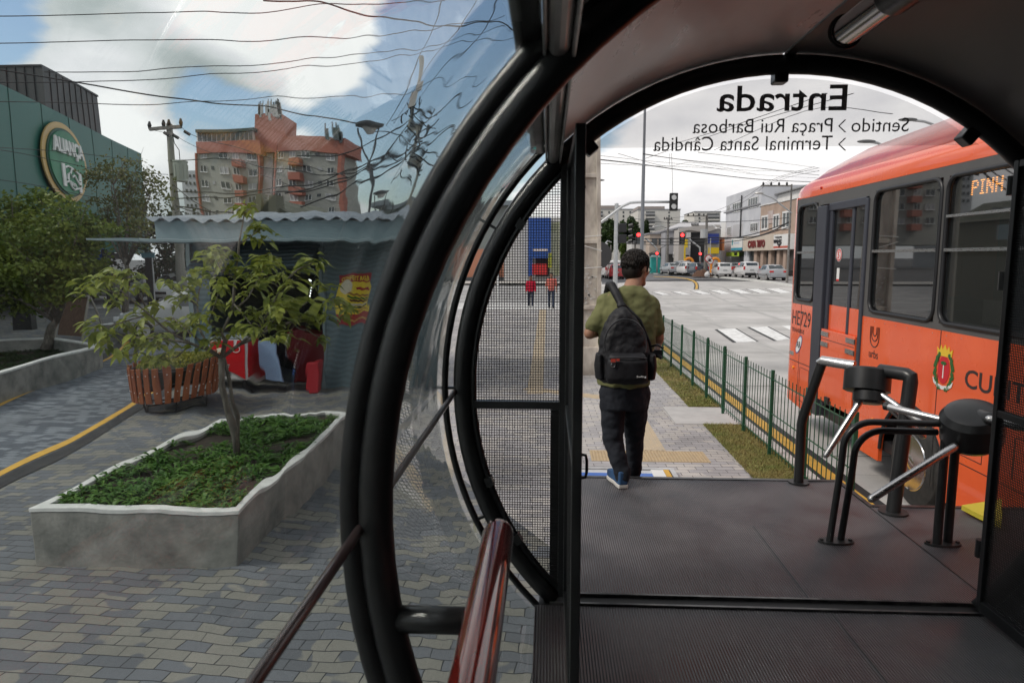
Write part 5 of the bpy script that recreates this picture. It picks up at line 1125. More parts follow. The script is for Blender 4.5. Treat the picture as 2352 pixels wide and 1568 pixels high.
# ================================================================ BUILDINGS ACROSS
FX=27.0
def fx(zx,zy): return atx(*z2(zx,zy),FX)
def pbox(par,nm,m,zx0,zx1,zy0,zy1,out=.0,dep=.2,bev=0):
    """panel on the street facade given by its corners in the detail view"""
    a=fx((zx0+zx1)/2,zy0); c=fx(zx0,(zy0+zy1)/2); d_=fx(zx1,(zy0+zy1)/2); zt=fx((zx0+zx1)/2,zy0).z; zb=fx((zx0+zx1)/2,zy1).z
    q=MB(); q.b2(FX-out,FX-out+dep,d_.y,c.y,zb,zt); return q.build(nm,m,par),(d_.y,c.y,zb,zt)
lg_=mat('pale_grey_render',(.48,.49,.53),(.56,.57,.60),scale=.6,rough=.85); wr2=mat('off_white_render',(.60,.59,.58),(.52,.51,.50),scale=.5,rough=.85); br=mat('brown_render',(.34,.25,.20),(.41,.31,.25),scale=.7,rough=.85)
tan=mat('tan_cladding',(.50,.43,.36),(.57,.50,.42),scale=.5,rough=.7); frame_w=mat('white_frame',(.7,.7,.7),rough=.5)
gb=empty('building',(FX+5,94,.4),'pale grey two storey building with white framed windows above the orange shop sign','building')
pbox(gb,'wall',lg_,1418,1722,333,1010,0,14)
q=MB(); y0,y1=fx(1722,500).y,fx(1418,500).y; q.b2(FX-.2,FX+14.2,y0-.2,y1+.2,9.15,9.35); q.build('coping',mat('grey_coping',(.25,.25,.27),rough=.7),gb)
for r_ in ((1436,1462,455,520),(1485,1560,428,512),(1622,1706,383,475),(1436,1470,640,720),(1640,1706,605,684)):
    w_,dd=pbox(gb,'window',glassd,*r_,out=.03,dep=.08); y0,y1,zb,zt=dd
    q=MB(); 
    for a,b_ in ((zb,zb+.10),(zt-.10,zt)): q.b2(FX-.08,FX+.0,y0,y1,a,b_)
    for k in range(5): yy=y0+(y1-y0-.10)*k/4; q.b2(FX-.079,FX,yy,yy+.10,zb+.1,zt-.1)
    q.build('frame',frame_w,w_)
pbox(gb,'recess',mat('recess_shade',(.45,.45,.47),rough=.9),1486,1572,618,725,.02,.1)
pbox(gb,'shopfront',glassd,1425,1600,850,1010,.04,.1); pbox(gb,'column',lg_,1597,1640,850,1010,.25,.3); pbox(gb,'column',white,1380,1420,600,1010,.1,.3)
pbox(gb,'entrance_door',mat('door_white',(.55,.55,.56),rough=.6),1655,1690,868,1010,.06,.1)
for zx in (1598,1693): pbox(gb,'blue_poster',mat('blue_white_poster',(.10,.20,.42),(.6,.62,.66),scale=1.2,rough=.6),zx,zx+28,865,985,.08,.05)
q=MB(); p=fx(1571,365); p2=fx(1571,725); q.cyl((FX-.15,p.y,p2.z),(FX-.15,p.y,p.z),.09,n=8); q.build('downpipe',bdark,gb)
ob,dd=pbox(gb,'orange_sign',mat('orange_board',(.85,.30,.12),rough=.5),1400,1490,738,848,1.6,.3)
def ftext(par,txt,zx0,zx1,zy0,zy1,m,out,bold=0):
    a=fx(zx0,(zy0+zy1)/2); b_=fx(zx1,(zy0+zy1)/2); zt=fx((zx0+zx1)/2,zy0).z; zb=fx((zx0+zx1)/2,zy1).z
    return text('lettering',txt,(FX-out,a.y,zb),(0,-1,0),(0,0,1),abs(a.y-b_.y),zt-zb,m,par,th=.06,bold=bold)
ftext(ob,'ALCONFORT',1413,1478,752,772,mat('brown_letter',(.25,.06,.02)),1.62,.02); pbox(ob,'small_print',mat('faded_brown_print',(.50,.16,.07),rough=.6),1420,1472,800,806,1.63,.03); pbox(ob,'small_print',MATS['faded_brown_print'],1432,1464,822,831,1.63,.03)
wb,_=pbox(gb,'white_sign',white,1525,1624,740,846,.9,.25); k,_=pbox(wb,'blue_band',mat('cyan_band',(.04,.30,.42),rough=.5),1525,1624,824,845,.91,.05); pbox(wb,'small_print',mat('pale_blue_print',(.45,.52,.62),rough=.6),1550,1600,775,788,.92,.03); pbox(wb,'sign_mark',mat('teal_mark',(.10,.35,.40),rough=.5),1533,1543,755,800,.92,.05)
bn,_=pbox(gb,'banner',mat('lime_banner',(.42,.58,.05),(.36,.50,.05),scale=3,rough=.7),1462,1576,862,898,.6,.04); ftext(bn,'70%',1535,1562,865,890,bdark,.62,.02)
bb=empty('building',(FX+5,74,.4),'brown two storey building with stepped roofline and a tan shop sign band','building')
for a,b_,t in ((1722,1800,452),(1800,1910,432),(1910,2060,408)): pbox(bb,'wall',br,a,b_,t,1010,.05,12)
for a,b_,t in ((1722,1800,446),(1800,1910,426),(1910,2060,400)): pbox(bb,'coping',frame_w,a,b_,t,t+8,.15,12.3)
for r_ in ((1748,1800,550,662),(1850,1898,538,655),(1932,1992,512,650)):
    w_,dd=pbox(bb,'window',glassd,*r_,out=.10,dep=.1); y0,y1,zb,zt=dd; q=MB()
    for a,b_ in ((zb-.1,zb+.12),(zt-.1,zt+.12)): q.b2(FX-.2,FX-.04,y0-.12,y1+.12,a,b_)
    for k in range(3): yy=y0-.1+(y1-y0+.06)*k/2; q.b2(FX-.19,FX-.04,yy,yy+.16,zb+.12,zt-.1)
    q.build('frame',frame_w,w_)
pbox(bb,'panel',mat('pale_patch',(.5,.45,.43),(.4,.3,.28),scale=2,rough=.8),1796,1846,500,610,.12,.1)
pbox(bb,'plinth_shop',glassd,1640,2060,850,1012,.08,.2)
for zx in (1702,1760,1830,1905,1962): pbox(bb,'column',br,zx,zx+24,846,1012,.5,.6)
tb_,_=pbox(bb,'sign_band',tan,1634,1912,714,848,.9,.8); 
ftext(tb_,'CASA TITO',1682,1835,757,822,mat('dark_red_letters',(.17,.02,.02),rough=.5),.94,.05)
ts,_=pbox(bb,'white_sign',white,1914,2045,706,838,.95,.8); ftext(ts,'TITO SC',1918,1990,752,782,bdark,.99,.03); ftext(ts,'* DELAR',1932,1992,724,738,bdark,.99); pbox(ts,'red_band',mat('rust_band',(.5,.10,.06),rough=.5),1914,2045,808,826,.97,.05)
q=MB(); p=fx(1968,795); 
for s_ in (-1,1): q.tube([(FX-1.0,p.y,p.z),(FX-1.0,p.y+s_*.5,p.z+.02),(FX-1.0,p.y+s_*.75,p.z+.25)],0,6,rs=[.10,.07,.02])
q.ell((FX-1.0,p.y,p.z-.12),(.05,.16,.25)); q.build('horned_mark',bdark,ts)
# white upper hall behind with a grey roof
wh_=empty('building',(FX+12,70,.4),'white blank walled hall with a grey sloping roof rising behind the brown building','building')
a=atx(*z2(1722,290),FX+2.0); b_=atx(*z2(2290,230),FX+2.0)
q=MB(); q.b2(FX+2,FX+20,58,a.y+6,.3,10.3); q.build('wall',wr2,wh_); q=MB(); q.extr([(FX+1.6,57,10.3),(FX+1.6,a.y+6,10.3),(FX+11,a.y-1,13.0),(FX+11,60,13.0)],(0,0,.15)); q.build('roof',mat('grey_roof_sheet',(.16,.16,.165),(.22,.22,.22),scale=2,rough=.7,stretch=(1,4,1)),wh_)
def fbuild(label,zx0,zx1,zyt,y,m,depth=12,zb=.2,name='building',roofm_=None):
    a=aty(*z2(zx0,zyt),y); b_=aty(*z2(zx1,zyt),y); e=empty(name,((a.x+b_.x)/2,y+depth/2,zb),label,'building'); q=MB(); q.b2(a.x,b_.x,y,y+depth,zb,a.z); q.build('wall',m,e)
    q=MB(); q.b2(a.x-.15,b_.x+.15,y-.15,y+depth,a.z,a.z+.22); q.build('roof',roofm_ or MATS['grey_coping'],e); return e
def frect(par,nm,m,zx0,zx1,zy0,zy1,y,out=.05,dep=.1): a=aty(*z2(zx0,zy0),y-out); b_=aty(*z2(zx1,zy1),y-out); q=MB(); q.b2(a.x,b_.x,y-out,y-out+dep,b_.z,a.z); return q.build(nm,m,par)
be=mat('beige_grey_render',(.42,.395,.38),(.48,.455,.43),scale=.3,rough=.9)
e=fbuild('grey beige garage with a wide dark opening, blue wall and yellow shop panel',1015,1372,655,100,be); 
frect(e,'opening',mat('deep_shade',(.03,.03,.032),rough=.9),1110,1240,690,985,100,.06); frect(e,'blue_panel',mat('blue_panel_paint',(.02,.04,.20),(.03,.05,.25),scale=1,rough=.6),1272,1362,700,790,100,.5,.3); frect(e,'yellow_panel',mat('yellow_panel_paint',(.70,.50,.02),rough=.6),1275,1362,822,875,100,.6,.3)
frect(e,'white_column',wr2,1085,1108,690,985,100,.7,.6); frect(e,'shutter',wr2,1290,1362,876,985,100,.1); 
v=frect(e,'vertical_sign',MATS['yellow_panel_paint'],1062,1084,750,965,100,.8,.2); 
for k,ch in enumerate('PORTOES'): 
    p=aty(*z2(1067,800+22*k),99.15); q=MB(); q.b2(p.x+.1,p.x+.6,p.y-.03,p.y,p.z-.9,p.z-.35); q.build('faded_print',MATS['far_grey'],v)
q=MB(); pts=[aty(*z2(x_,y_),99.6) for x_,y_ in ((1010,690),(1100,668),(1250,690),(1372,650),(1372,622),(1200,625),(1012,655))]; q.extr(pts,(0,.5,0)); q.build('fascia',be,e)
for zx in (1098,1330): q=MB(); p=aty(*z2(zx,985),96); p.z=.3; pts=[p+Vector((.55*math.cos(R(a)),0,1.5+.55*math.sin(R(a)))) for a in range(0,181,20)]; q.tube([p+Vector((.55,0,0))]+pts+[p+Vector((-.55,0,0))],.2,8); q.build('orange_arch',mat('orange_arch',(.75,.28,.03),rough=.6),e)
e=fbuild('grey shop with dark glass front and white letters, left of the yellow vertical sign',895,1012,680,104,mat('mid_grey_render',(.30,.30,.33),(.35,.35,.37),scale=.3,rough=.9)); frect(e,'shopfront',glassd,902,1060,885,985,104,.1); frect(e,'window',glassd,932,958,735,790,104,.06); k=frect(e,'sign_board',bdark,905,1060,878,918,104,.5,.3)
p=aty(*z2(960,912),103.4); text('lettering','DONNA BELLA',(p.x,p.y,p.z),(1,0,0),(0,0,1),4.2,.9,white,k,th=.03,bold=.01)
e=fbuild('low tan building with two storeys between the red signals',757,888,705,108,mat('peach_tan_render',(.42,.34,.28),(.47,.39,.33),scale=.3,rough=.9)); frect(e,'shopfront',wr2,805,888,880,1040,108,.1); frect(e,'window',glassd,775,820,740,800,108,.06); frect(e,'window',glassd,835,875,740,800,108,.06); frect(e,'dark_sign',bdark,852,888,825,905,108,.5,.3); frect(e,'dark_awning',darkgrey,757,850,868,905,108,.8,.6); frect(e,'doorway',glassd,820,850,915,1040,108,.15)
fbuild('low pale building half hidden behind the tall grey pole',600,760,775,112,wr2)
# long metal roof behind
q=MB(); a=aty(*z2(890,660),125); b_=aty(*z2(1035,600),130); c_=aty(*z2(1420,600),130); d_=aty(*z2(1420,625),115); e=empty('building',(14,125,.3),'long pale metal roofed shed behind the garage','building'); q.extr([a,b_,c_,d_],(0,0,-.3)); q.build('roof',mat('pale_metal_roof',(.42,.41,.42),(.48,.47,.48),scale=1.5,rough=.5,stretch=(6,1,1)),e); q=MB(); q.b2(a.x,c_.x,126,140,.3,a.z); q.build('wall',be,e)
# far white apartment blocks
apw=mat('cream_tower_render',(.62,.60,.56),(.56,.54,.50),scale=.15,rough=.9); apd=mat('taupe_tower_render',(.30,.26,.24),rough=.9)
def apt(label,zx0,zx1,zyt,zyb,y,rows,cols,top=None,balc=None):
    e=fbuild(label,zx0,zx1,zyt,y,apw,depth=18)
    for r_ in range(rows):
        zy=zyt+14+(zyb-zyt-14)*r_/rows
        for c in cols: w_=frect(e,'window',glassd,c,c+14,zy,zy+ (zyb-zyt)/rows*.5,y,.05)
        if balc: b_=frect(e,'balcony',apw if r_%2 else MATS['far_grey'],balc[0],balc[1],zy+(zyb-zyt)/rows*.45,zy+(zyb-zyt)/rows*.8,y,1.4,1.3); frect(e,'balcony_door',glassd,balc[0]+3,balc[1]-3,zy,zy+(zyb-zyt)/rows*.4,y,.08)
    if top: frect(e,'top_floor',apd,*top,y,-1,12)
    return e
apt('cream apartment block with brown bands behind the trees, left of the tall grey pole',300,665,490,610,230,3,(330,395,455,520,580,620),top=(305,510,455,490),balc=(310,350))
apt('cream apartment tower with a column of balconies, right of the tall pole',655,1025,492,690,205,6,(920,),top=(655,888,462,492),balc=(722,805))
apt('distant white and grey apartment block between garage roof and pale grey building',1150,1378,510,620,240,3,(1185,1330),top=(1150,1200,505,530),balc=(1255,1370))
# trees far right
lf1=mat_leaf('dark_tree_leaves',(.022,.042,.014),(.05,.085,.022),scale=.5); lf2=mat_leaf('mid_tree_leaves',(.05,.085,.02),(.11,.16,.035),scale=.5)
def dt(zx,zy,y): return aty(*z2(zx,zy),y)
def ftree(zx,zyb,zyt,wz,y,label,lm_,seed,n=3500,leaf=.5,name='tree'):
    b0=dt(zx,zyb,y); t0=dt(zx,zyt,y); h=t0.z-.2; wr__=wz/2/2.24*.588/F*y; rnd=random.Random(seed); cl=[]
    for k in range(7): a=rnd.uniform(0,2*PI); r_=wr__*rnd.uniform(.1,.6); cl.append(((b0.x+r_*math.cos(a),y+r_*math.sin(a),.2+h*rnd.uniform(.45,.85)),(wr__*.48,wr__*.48,h*.17)))
    tree((b0.x,y,.2),h,cl,label,'trees across the road',lm_,leaf=leaf*1.7,n=int(n*1.6),trunk_r=.3,seed=seed,name=name)
ftree(395,950,560,300,150,'dark rounded tree filling the gap between the concrete pole and the pale signal pole',lf1,1)
ftree(345,950,600,200,140,'dark tree directly behind the round sign and concrete pole',lf1,2)
ftree(570,850,525,260,155,'tall spreading pine like tree behind the black signal heads',lf1,3)
ftree(700,760,555,90,160,'narrow dark tree between the tall grey pole and the cream tower',lf1,4,n=2000)
ftree(545,900,740,110,120,'bright green low tree under the black signal heads',lf2,5,n=2500,leaf=.4)
ftree(660,900,760,120,118,'green bushy tree behind the man head',lf2,6,n=2500,leaf=.4)
ftree(1075,640,583,90,150,'small round treetop above the long metal roof',lf1,7,n=1500)
# cables on the right
WL=['thickest cable sagging from the concrete pole down to the grey building roof','second thick cable crossing just above the thickest one at the sky','thin cable highest at right, ending above the bus corner','thin cable leaving the concrete pole just above the thick one','thin cable leaving the concrete pole just below the thick one','thin kinked cable hanging under the sign panel across the sky','very thin long cable near the bottom edge of the sign panel','uppermost of three cables rising from the corner pole to the bus roof','middle of three cables rising from the corner pole to the bus roof','lowest of three cables rising from the corner pole to the bus roof','cable from the garage pole crossarm up over the grey building','lower cable from the garage pole past the grey building windows','long cable level with the lower windows of the grey building','thick cable drooping in front of the orange shop sign','dark cable just below the thick one near the shop signs','thickest bundled cable curving up in front of the brown building','short cable between the two utility poles across the road','low cable drooping over the portable toilet','short cable between crossarm and the pole left of the grey shop']; wi=0
for pts,y0,y1,r_ in ([[(290,50),(700,97),(1180,165),(1700,225),(2200,250)],30,62,.028],[[(700,5),(1050,55),(1400,92),(1800,140),(2240,190)],30,60,.018],[[(1180,-10),(1600,40),(2240,128)],30,60,.012],[[(290,15),(700,60),(1200,110),(1700,185),(2240,215)],30,60,.010],
    [[(290,85),(700,105),(1200,122),(1700,150),(2240,155)],30,60,.010],[[(480,0),(900,110),(1120,78),(1400,120),(1700,185)],30,60,.010],[[(700,0),(1300,90),(2100,160)],30,60,.008],
    [[(1740,275),(1900,200),(2200,115)],60,45,.012],[[(1760,277),(1950,195),(2240,125)],60,45,.012],[[(1780,277),(1980,205),(2240,150)],60,45,.012],
    [[(1160,548),(1350,495),(1560,400),(1740,282)],80,58,.015],[[(1240,545),(1420,500),(1600,410),(1760,285)],80,58,.015],
    [[(560,560),(920,605),(1260,600),(1600,590),(1990,560)],95,58,.03],[[(600,770),(900,775),(1250,760),(1600,720),(1990,600)],95,58,.05],[[(600,790),(900,800),(1250,790),(1600,750),(1990,640)],95,58,.04],[[(600,740),(900,745),(1250,735),(1600,735),(1800,690),(1990,590)],95,58,.06],[[(880,575),(1080,548)],95,80,.02],[[(700,900),(830,840),(920,790)],100,95,.03],[[(1262,560),(1100,600),(920,575)],80,95,.02]):
    wire(pts if False else [z2(*p) for p in pts],y0,y1,r_,WL[wi],'overhead cables right of the concrete pole'); wi+=1
wire([z2(948,0),z2(955,200),z2(957,356)],44.7,44.7,.012,'thin vertical line running up from the large unlit signal'); wire([z2(932,0),z2(930,100)],44.6,44.6,.01,'thin short vertical line above the large unlit signal')
WB=['left one of the cables crossing the sky above the bus roof','middle cable crossing behind the sign letters above the bus roof','right cable reaching the arch above the bus roof']
for pts,y0,y1 in ([[(1500,345),(1650,300),(1900,215)],40,20],[[(1480,365),(1700,290),(1960,215)],40,20],[[(1640,345),(1850,255),(2050,262)],40,20]): wire(pts,y0,y1,.012,WB.pop(0),'overhead cables above the bus')
# street lamps seen over the bus
for X0,Y0,X1,Y1,lab in ((1990,325,2040,340,'grey street lamp head on a curved arm over the bus roof'),(2085,275,2160,292,'dark lamp arm above the bus roof behind the sign lettering')):
    a=aty(X0,Y0,25); b_=aty(X1,Y1,25); e=empty('street_lamp',(b_.x+1.2,25,0),lab,'street lamp'); q=MB(); q.tube([a,a.lerp(b_,.5)+Vector((0,0,.06)),b_,(b_.x+1.2,25,b_.z-1.2),(b_.x+1.25,25,0)],.045,8); q.build('pole',galv,e,smooth=True); q=MB(); q.ell(a,(.32,.14,.06)); q.build('lamp_head',mat('lamp_housing',(.15,.155,.16),rough=.4),e)
a=aty(1375,414,45); e=empty('street_lamp',(a.x-2,45,0),'small dark street lamp head sticking out right of the concrete pole','street lamp'); q=MB(); q.tube([(a.x,45,a.z),(a.x-2,45,a.z-.1),(a.x-2.1,45,0)],.06,8); q.build('pole',galv,e); q=MB(); q.ell((a.x,45,a.z),(.4,.2,.07)); q.build('lamp_head',MATS['lamp_housing'],e)
# ================================================================ GREEN FENCE
gm_=mat('green_fence_enamel',(.017,.085,.045),(.014,.07,.038),scale=8,rough=.4)
fn=empty('fence',(2.83,18,0),'dark green wire fence with square posts along the lawn beside the bus lane','fence')
ys=[12.1+1.165*k for k in range(-5,18)]
for y in ys: q=MB(); q.b2(2.81,2.85,y-.02,y+.02,0,1.10); bevel(q.build('post',gm_,fn),.004)
for a,b_ in zip(ys,ys[1:]):
    q=MB(); 
    for z in (.12,.55,.98): q.b2(2.824,2.836,a,b_,z-.006,z+.006)
    for k in range(1,10): y=a+(b_-a)*k/10; q.b2(2.826,2.834,y-.0045,y+.0045,.06,1.07 if k%1==0 else 1)
    q.build('wire_panel',gm_,fn)
# ================================================================ LEFT: PLANTERS, TREES, KIOSK
d1=lambda x,y:(x*.3525,y*.3525)
def planter(name,outer,h,th,label,soilz):
    e=empty('planter',(sum(p[0] for p in outer)/len(outer),sum(p[1] for p in outer)/len(outer),0),label,'planter'); n=len(outer)
    ctr=Vector((sum(p[0] for p in outer)/n,sum(p[1] for p in outer)/n))
    # inner outline by offsetting each edge inwards
    inn=[]
    for i in range(n):
        a=Vector(outer[i-1]);b=Vector(outer[i]);c=Vector(outer[(i+1)%n]); d1_=(b-a).normalized(); d2=(c-b).normalized(); n1=Vector((-d1_.y,d1_.x)); n2=Vector((-d2.y,d2.x))
        if n1.dot(ctr-b)<0: n1=-n1
        if n2.dot(ctr-b)<0: n2=-n2
        k=(n1+n2); k/=max(.3,k.dot(n1)); inn.append(b+k*th)
    sub_=4; vs=[];fs=[]
    def ringv(poly,z): return [(p[0],p[1],z) for p in poly]
    A=ringv(outer,0)+ringv(outer,h-.035)+ringv(inn,h-.035)+ringv(inn,soilz-.05)
    for l in range(3): fs+=[(l*n+i,l*n+(i+1)%n,(l+1)*n+(i+1)%n,(l+1)*n+i) for i in range(n)]
    q=MB(); q.add(A,fs); bevel(q.build('wall',conc,e),.012,2)
    o2=[Vector(p)+(Vector(p)-ctr).normalized()*.006 for p in outer]; A=ringv(o2,h-.034)+ringv(o2,h)+ringv(inn,h)+ringv(inn,h-.034); fs=[]
    for l in range(3): fs+=[(l*n+i,l*n+(i+1)%n,(l+1)*n+(i+1)%n,(l+1)*n+i) for i in range(n)]
    q=MB(); q.add(A,fs); bevel(q.build('rim',concrim,e),.006,2)
    q=MB(); q.add(ringv(inn,soilz),[tuple(range(n))]); q.build('soil',soil,e)
    return e,inn
def inside(p,poly):
    c=False; n=len(poly)
    for i in range(n):
        a,b=poly[i],poly[(i+1)%n]
        if (a[1]>p[1])!=(b[1]>p[1]) and p[0]<(b[0]-a[0])*(p[1]-a[1])/(b[1]-a[1])+a[0]: c=not c
    return c
pA,iA=planter('planter',[(-4.18,5.12),(-2.47,5.16),(-2.50,8.55),(-2.95,8.85),(-4.10,8.25)],.50,.09,'near concrete planter with a whitewashed rim, leafy ground plants and a young tree',.43)
pB,iB=planter('planter',[(-9.05,8.9),(-10.62,15.42),(-12.6,16.6),(-14.6,15.2),(-13.6,9.2)],.52,.12,'grey concrete planter across the cycle lane with turf and a rounded tree',.22)
pC,iC=planter('planter',[(-13.9,20.2),(-12.4,20.6),(-11.6,24.5),(-13.4,24.6)],.5,.15,'low concrete planter behind the brown board near the parked white cars',.4)
hb=mat_leaf('herb_leaves',(.04,.12,.02),(.10,.20,.03),scale=9)
def herbs(poly,n,z,label,seed,hh=.14,lw=.022,m=hb):
    rnd=random.Random(seed); q=MB(); xs=[p[0] for p in poly]; ysn=[p[1] for p in poly]; k=0
    while k<n:
        x,y=rnd.uniform(min(xs),max(xs)),rnd.uniform(min(ysn),max(ysn))
        if not inside((x,y),poly): continue
        k+=1
        if noise.noise(Vector((x*1.7,y*1.7,0)))<-.22: continue
        h0=hh*rnd.uniform(.45,1.1)
        for l in range(rnd.randint(7,11)):
            a=rnd.uniform(0,2*PI); L_=rnd.uniform(.45,.8)*hh; b=Vector((x,y,z+h0*rnd.uniform(.1,.8))); dv=Vector((math.cos(a),math.sin(a),rnd.uniform(.3,1.1))).normalized(); t=b+dv*L_*.6; e=t+(dv+Vector((0,0,-.7))).normalized()*L_*.5; s_=dv.cross(Vector((0,0,1))).normalized()*lw*rnd.uniform(.6,1.1)
            q.add([b,t+s_,e,t-s_],[(0,1,2,3)])
    o=q.build('ground_plants',m); o['kind']='stuff'; o['label']=label; o['category']='ground plants'; return o
herbs(iA,800,.41,'dense leafy green ground plants filling the near concrete planter',2,hh=.135,lw=.018)
herbs(iB,5200,.22,'short dark turf filling the planter across the cycle lane',3,hh=.07,lw=.012,m=mat_leaf('turf_leaves',(.022,.05,.014),(.045,.085,.02),scale=4))
herbs(iC,500,.4,'low turf in the small far planter',4,hh=.08,lw=.012,m=MATS['turf_leaves'])
# ---- young tree with big leaves
young=empty('young_tree',(-3.29,6.86,.43),'young tree with large drooping yellow green leaves standing in the near planter','tree')
big=mat_leaf('broad_leaves',(.09,.13,.022),(.30,.33,.055),scale=6.5,rough=.42,trans=.35)
def T(X,Y,y=6.9): return aty(X,Y,y)
q=MB(); fork=T(517,832)
q.tube([(-3.29,6.86,.40),T(536,975,6.87),T(522,900,6.88),fork],0,12,rs=[.038,.034,.032,.036]); q.tube([T(545,1040,6.95),T(545,950,6.97),T(538,880,6.95),T(522,830,6.93)],0,10,rs=[.022,.02,.018,.018])
tips=[]
def branch(pts,r0,r1,sub=True):
    n=len(pts); q.tube(pts,0,8,rs=[r0+(r1-r0)*i/(n-1) for i in range(n)])
rnd=random.Random(21)
LB=[([ (517,832),(524,790),(512,770),(535,720),(540,640),(546,560),(552,500),(556,470)],.030,.007,0),
([(517,832),(480,810),(430,790),(370,775),(300,770)],.022,.006,-.5),([(517,832),(470,800),(450,760),(440,700),(452,640),(455,620)],.018,.005,.5),
([(430,790),(380,760),(330,720),(280,680),(235,640)],.014,.005,-.7),([(470,800),(420,760),(390,730),(345,745),(320,735)],.012,.004,.3),
([(517,832),(560,800),(610,775),(670,745),(720,730)],.024,.006,.4),([(610,775),(640,740),(680,710),(740,690),(785,700)],.014,.005,.6),
([(560,800),(600,760),(625,720),(650,670),(690,620),(715,600)],.016,.005,-.4),([(535,720),(575,690),(600,640),(620,590)],.012,.004,.3),
([(540,640),(500,620),(485,590),(470,575)],.010,.004,-.4),([(546,560),(580,540),(600,520)],.009,.003,.2),([(440,700),(400,670),(375,650)],.010,.004,-.2),
([(370,775),(320,790),(290,810),(260,800)],.010,.004,-.9),([(330,720),(290,730),(240,745),(215,755)],.009,.003,-.3),([(280,680),(230,665),(185,660)],.008,.003,-.9),
([(330,720),(300,660),(285,630)],.008,.003,-.4),([(670,745),(700,770),(730,780)],.009,.003,.1),([(512,770),(470,740),(490,690),(500,660)],.012,.004,-.6),([(540,700),(570,730),(590,760)],.009,.003,-.5),([(650,670),(620,650),(590,655)],.008,.003,-.1),([(430,790),(400,820),(360,825)],.008,.003,-.2)]
for pts,r0,r1,dy in LB:
    n=len(pts); P=[]
    for i,(X,Y) in enumerate(pts): P.append(T(X,Y,6.9+dy*i/(n-1)))
    branch(P,r0,r1); tips.append((P[-1],1.0)); 
    for i in range(1,n-1): 
        if rnd.random()<.75: tips.append((P[i]+Vector((rnd.gauss(0,.08),rnd.gauss(0,.12),rnd.uniform(.0,.12))),.6))
q.build('trunk',bark,young,smooth=True)
q=MB()
def bigleaf(b,dv,L_,w):
    side=dv.cross(Vector((0,0,1))); side=(side if side.length>.05 else Vector((1,0,0))).normalized(); up=side.cross(dv).normalized()
    roll=rnd.gauss(0,.5); side=side*math.cos(roll)+up*math.sin(roll)
    secs=[(0,.05),(.18,.5),(.42,.95),(.65,1.0),(.85,.6),(1.0,.02)]; vs=[]; g_=Vector((0,0,-1)); cup=.012
    for t,ww in secs:
        c=b+dv*L_*t+g_*L_*.55*t*t; s_=side*w*ww*.5; nrm=up*cup*ww
        vs+=[c-s_+nrm,c,c+s_+nrm]
    fs=[]
    for i in range(5): fs+=[(i*3,i*3+1,i*3+4,i*3+3),(i*3+1,i*3+2,i*3+5,i*3+4)]
    q.add(vs,fs)
extra=[(210,650),(245,690),(255,625),(205,740),(240,760),(300,770),(350,700),(395,690),(350,790),(420,640),(455,640),(480,580),(555,480),(575,470),(590,520),(600,600),(620,590),(640,640),(560,680),(580,720),(620,700),(660,740),(700,620),(720,660),(740,700),(770,690),(790,720),(660,780),(510,660),(480,700),(440,740),(590,770),(340,820),(430,680),(235,780),(270,745),(700,740),(560,760),(640,690),(390,740),(680,700),(530,620),(575,640),(745,730),(460,720),(300,800)]
for X,Y in extra: tips.append((T(X,Y,6.9+rnd.uniform(-.5,.5)),.9))
rnd2=random.Random(77)
for _ in range(45):
    u=rnd2.uniform(-1,1); v=rnd2.uniform(-1,1)
    if u*u+v*v>1: continue
    X=495+u*300; Y=700+v*115-(30 if abs(u)<.35 else 0); tips.append((T(X,Y,6.9+rnd2.uniform(-.8,.8)),.8))
for c,k in tips:
    for l in range(int(rnd.uniform(9,15)*k)):
        a=rnd.uniform(0,2*PI); dv=Vector((math.cos(a),math.sin(a),rnd.uniform(-.35,.6))).normalized(); bigleaf(c+Vector((rnd.gauss(0,.03),rnd.gauss(0,.03),rnd.gauss(0,.03))),dv,rnd.uniform(.07,.19),rnd.uniform(.034,.076))
q.build('leaves',big,young,smooth=True)
# ---- other trees on the left
lfB=mat_leaf('fine_green_leaves',(.05,.095,.018),(.19,.23,.04),scale=1.2); lfC=mat_leaf('sparse_olive_leaves',(.09,.11,.035),(.19,.19,.07),scale=1.2); lfD=mat_leaf('shade_tree_leaves',(.018,.032,.014),(.045,.06,.025),scale=.8)
tb0=atz(103,800,.25)
cl=[]; rnd=random.Random(8)
for X,Y,r_ in ((40,560,.95),(110,520,.95),(170,530,.85),(30,640,.95),(110,620,1.05),(170,600,.75),(70,490,.7),(130,660,.75),(60,680,.75),(190,545,.55),(130,470,.5),(-20,580,1.0),(-30,670,.9),(15,500,.7)):
    c=aty(X,Y,tb0.y+rnd.uniform(-.9,.9)); cl.append((c,(r_,r_,r_*.75)))
tree(tb0,5,cl,'dense rounded dark green street tree in the planter across the cycle lane',None,lfB,leaf=.13,n=17000,trunk_r=.10,seed=3,lean=aty(125,715,tb0.y),dens=1.6)
def ltree(X,Yb,y,clp,label,lm_,n,leaf,seed,tr=.12,lean=None,zb=0):
    b0=aty(X,Yb,y); rnd=random.Random(seed); cl=[(aty(a,b,y+rnd.uniform(-r_,r_)),(r_,r_,r_*.8)) for a,b,r_ in clp]
    tree((b0.x,y,zb),6,cl,label,'trees in front of the theatre',lm_,leaf=leaf,n=n,trunk_r=tr,seed=seed,lean=lean)
ltree(278,720,26,[(250,430,1.2),(300,440,1.2),(230,480,1.0),(290,500,1.3),(340,480,1.0),(270,540,1.0),(330,530,.9),(250,390,.8),(300,395,.8),(225,530,.7),(350,420,.7)],'thin tree with sparse olive leaves in front of the green theatre wall',lfC,4200,.15,5,.11,lean=aty(275,590,26))
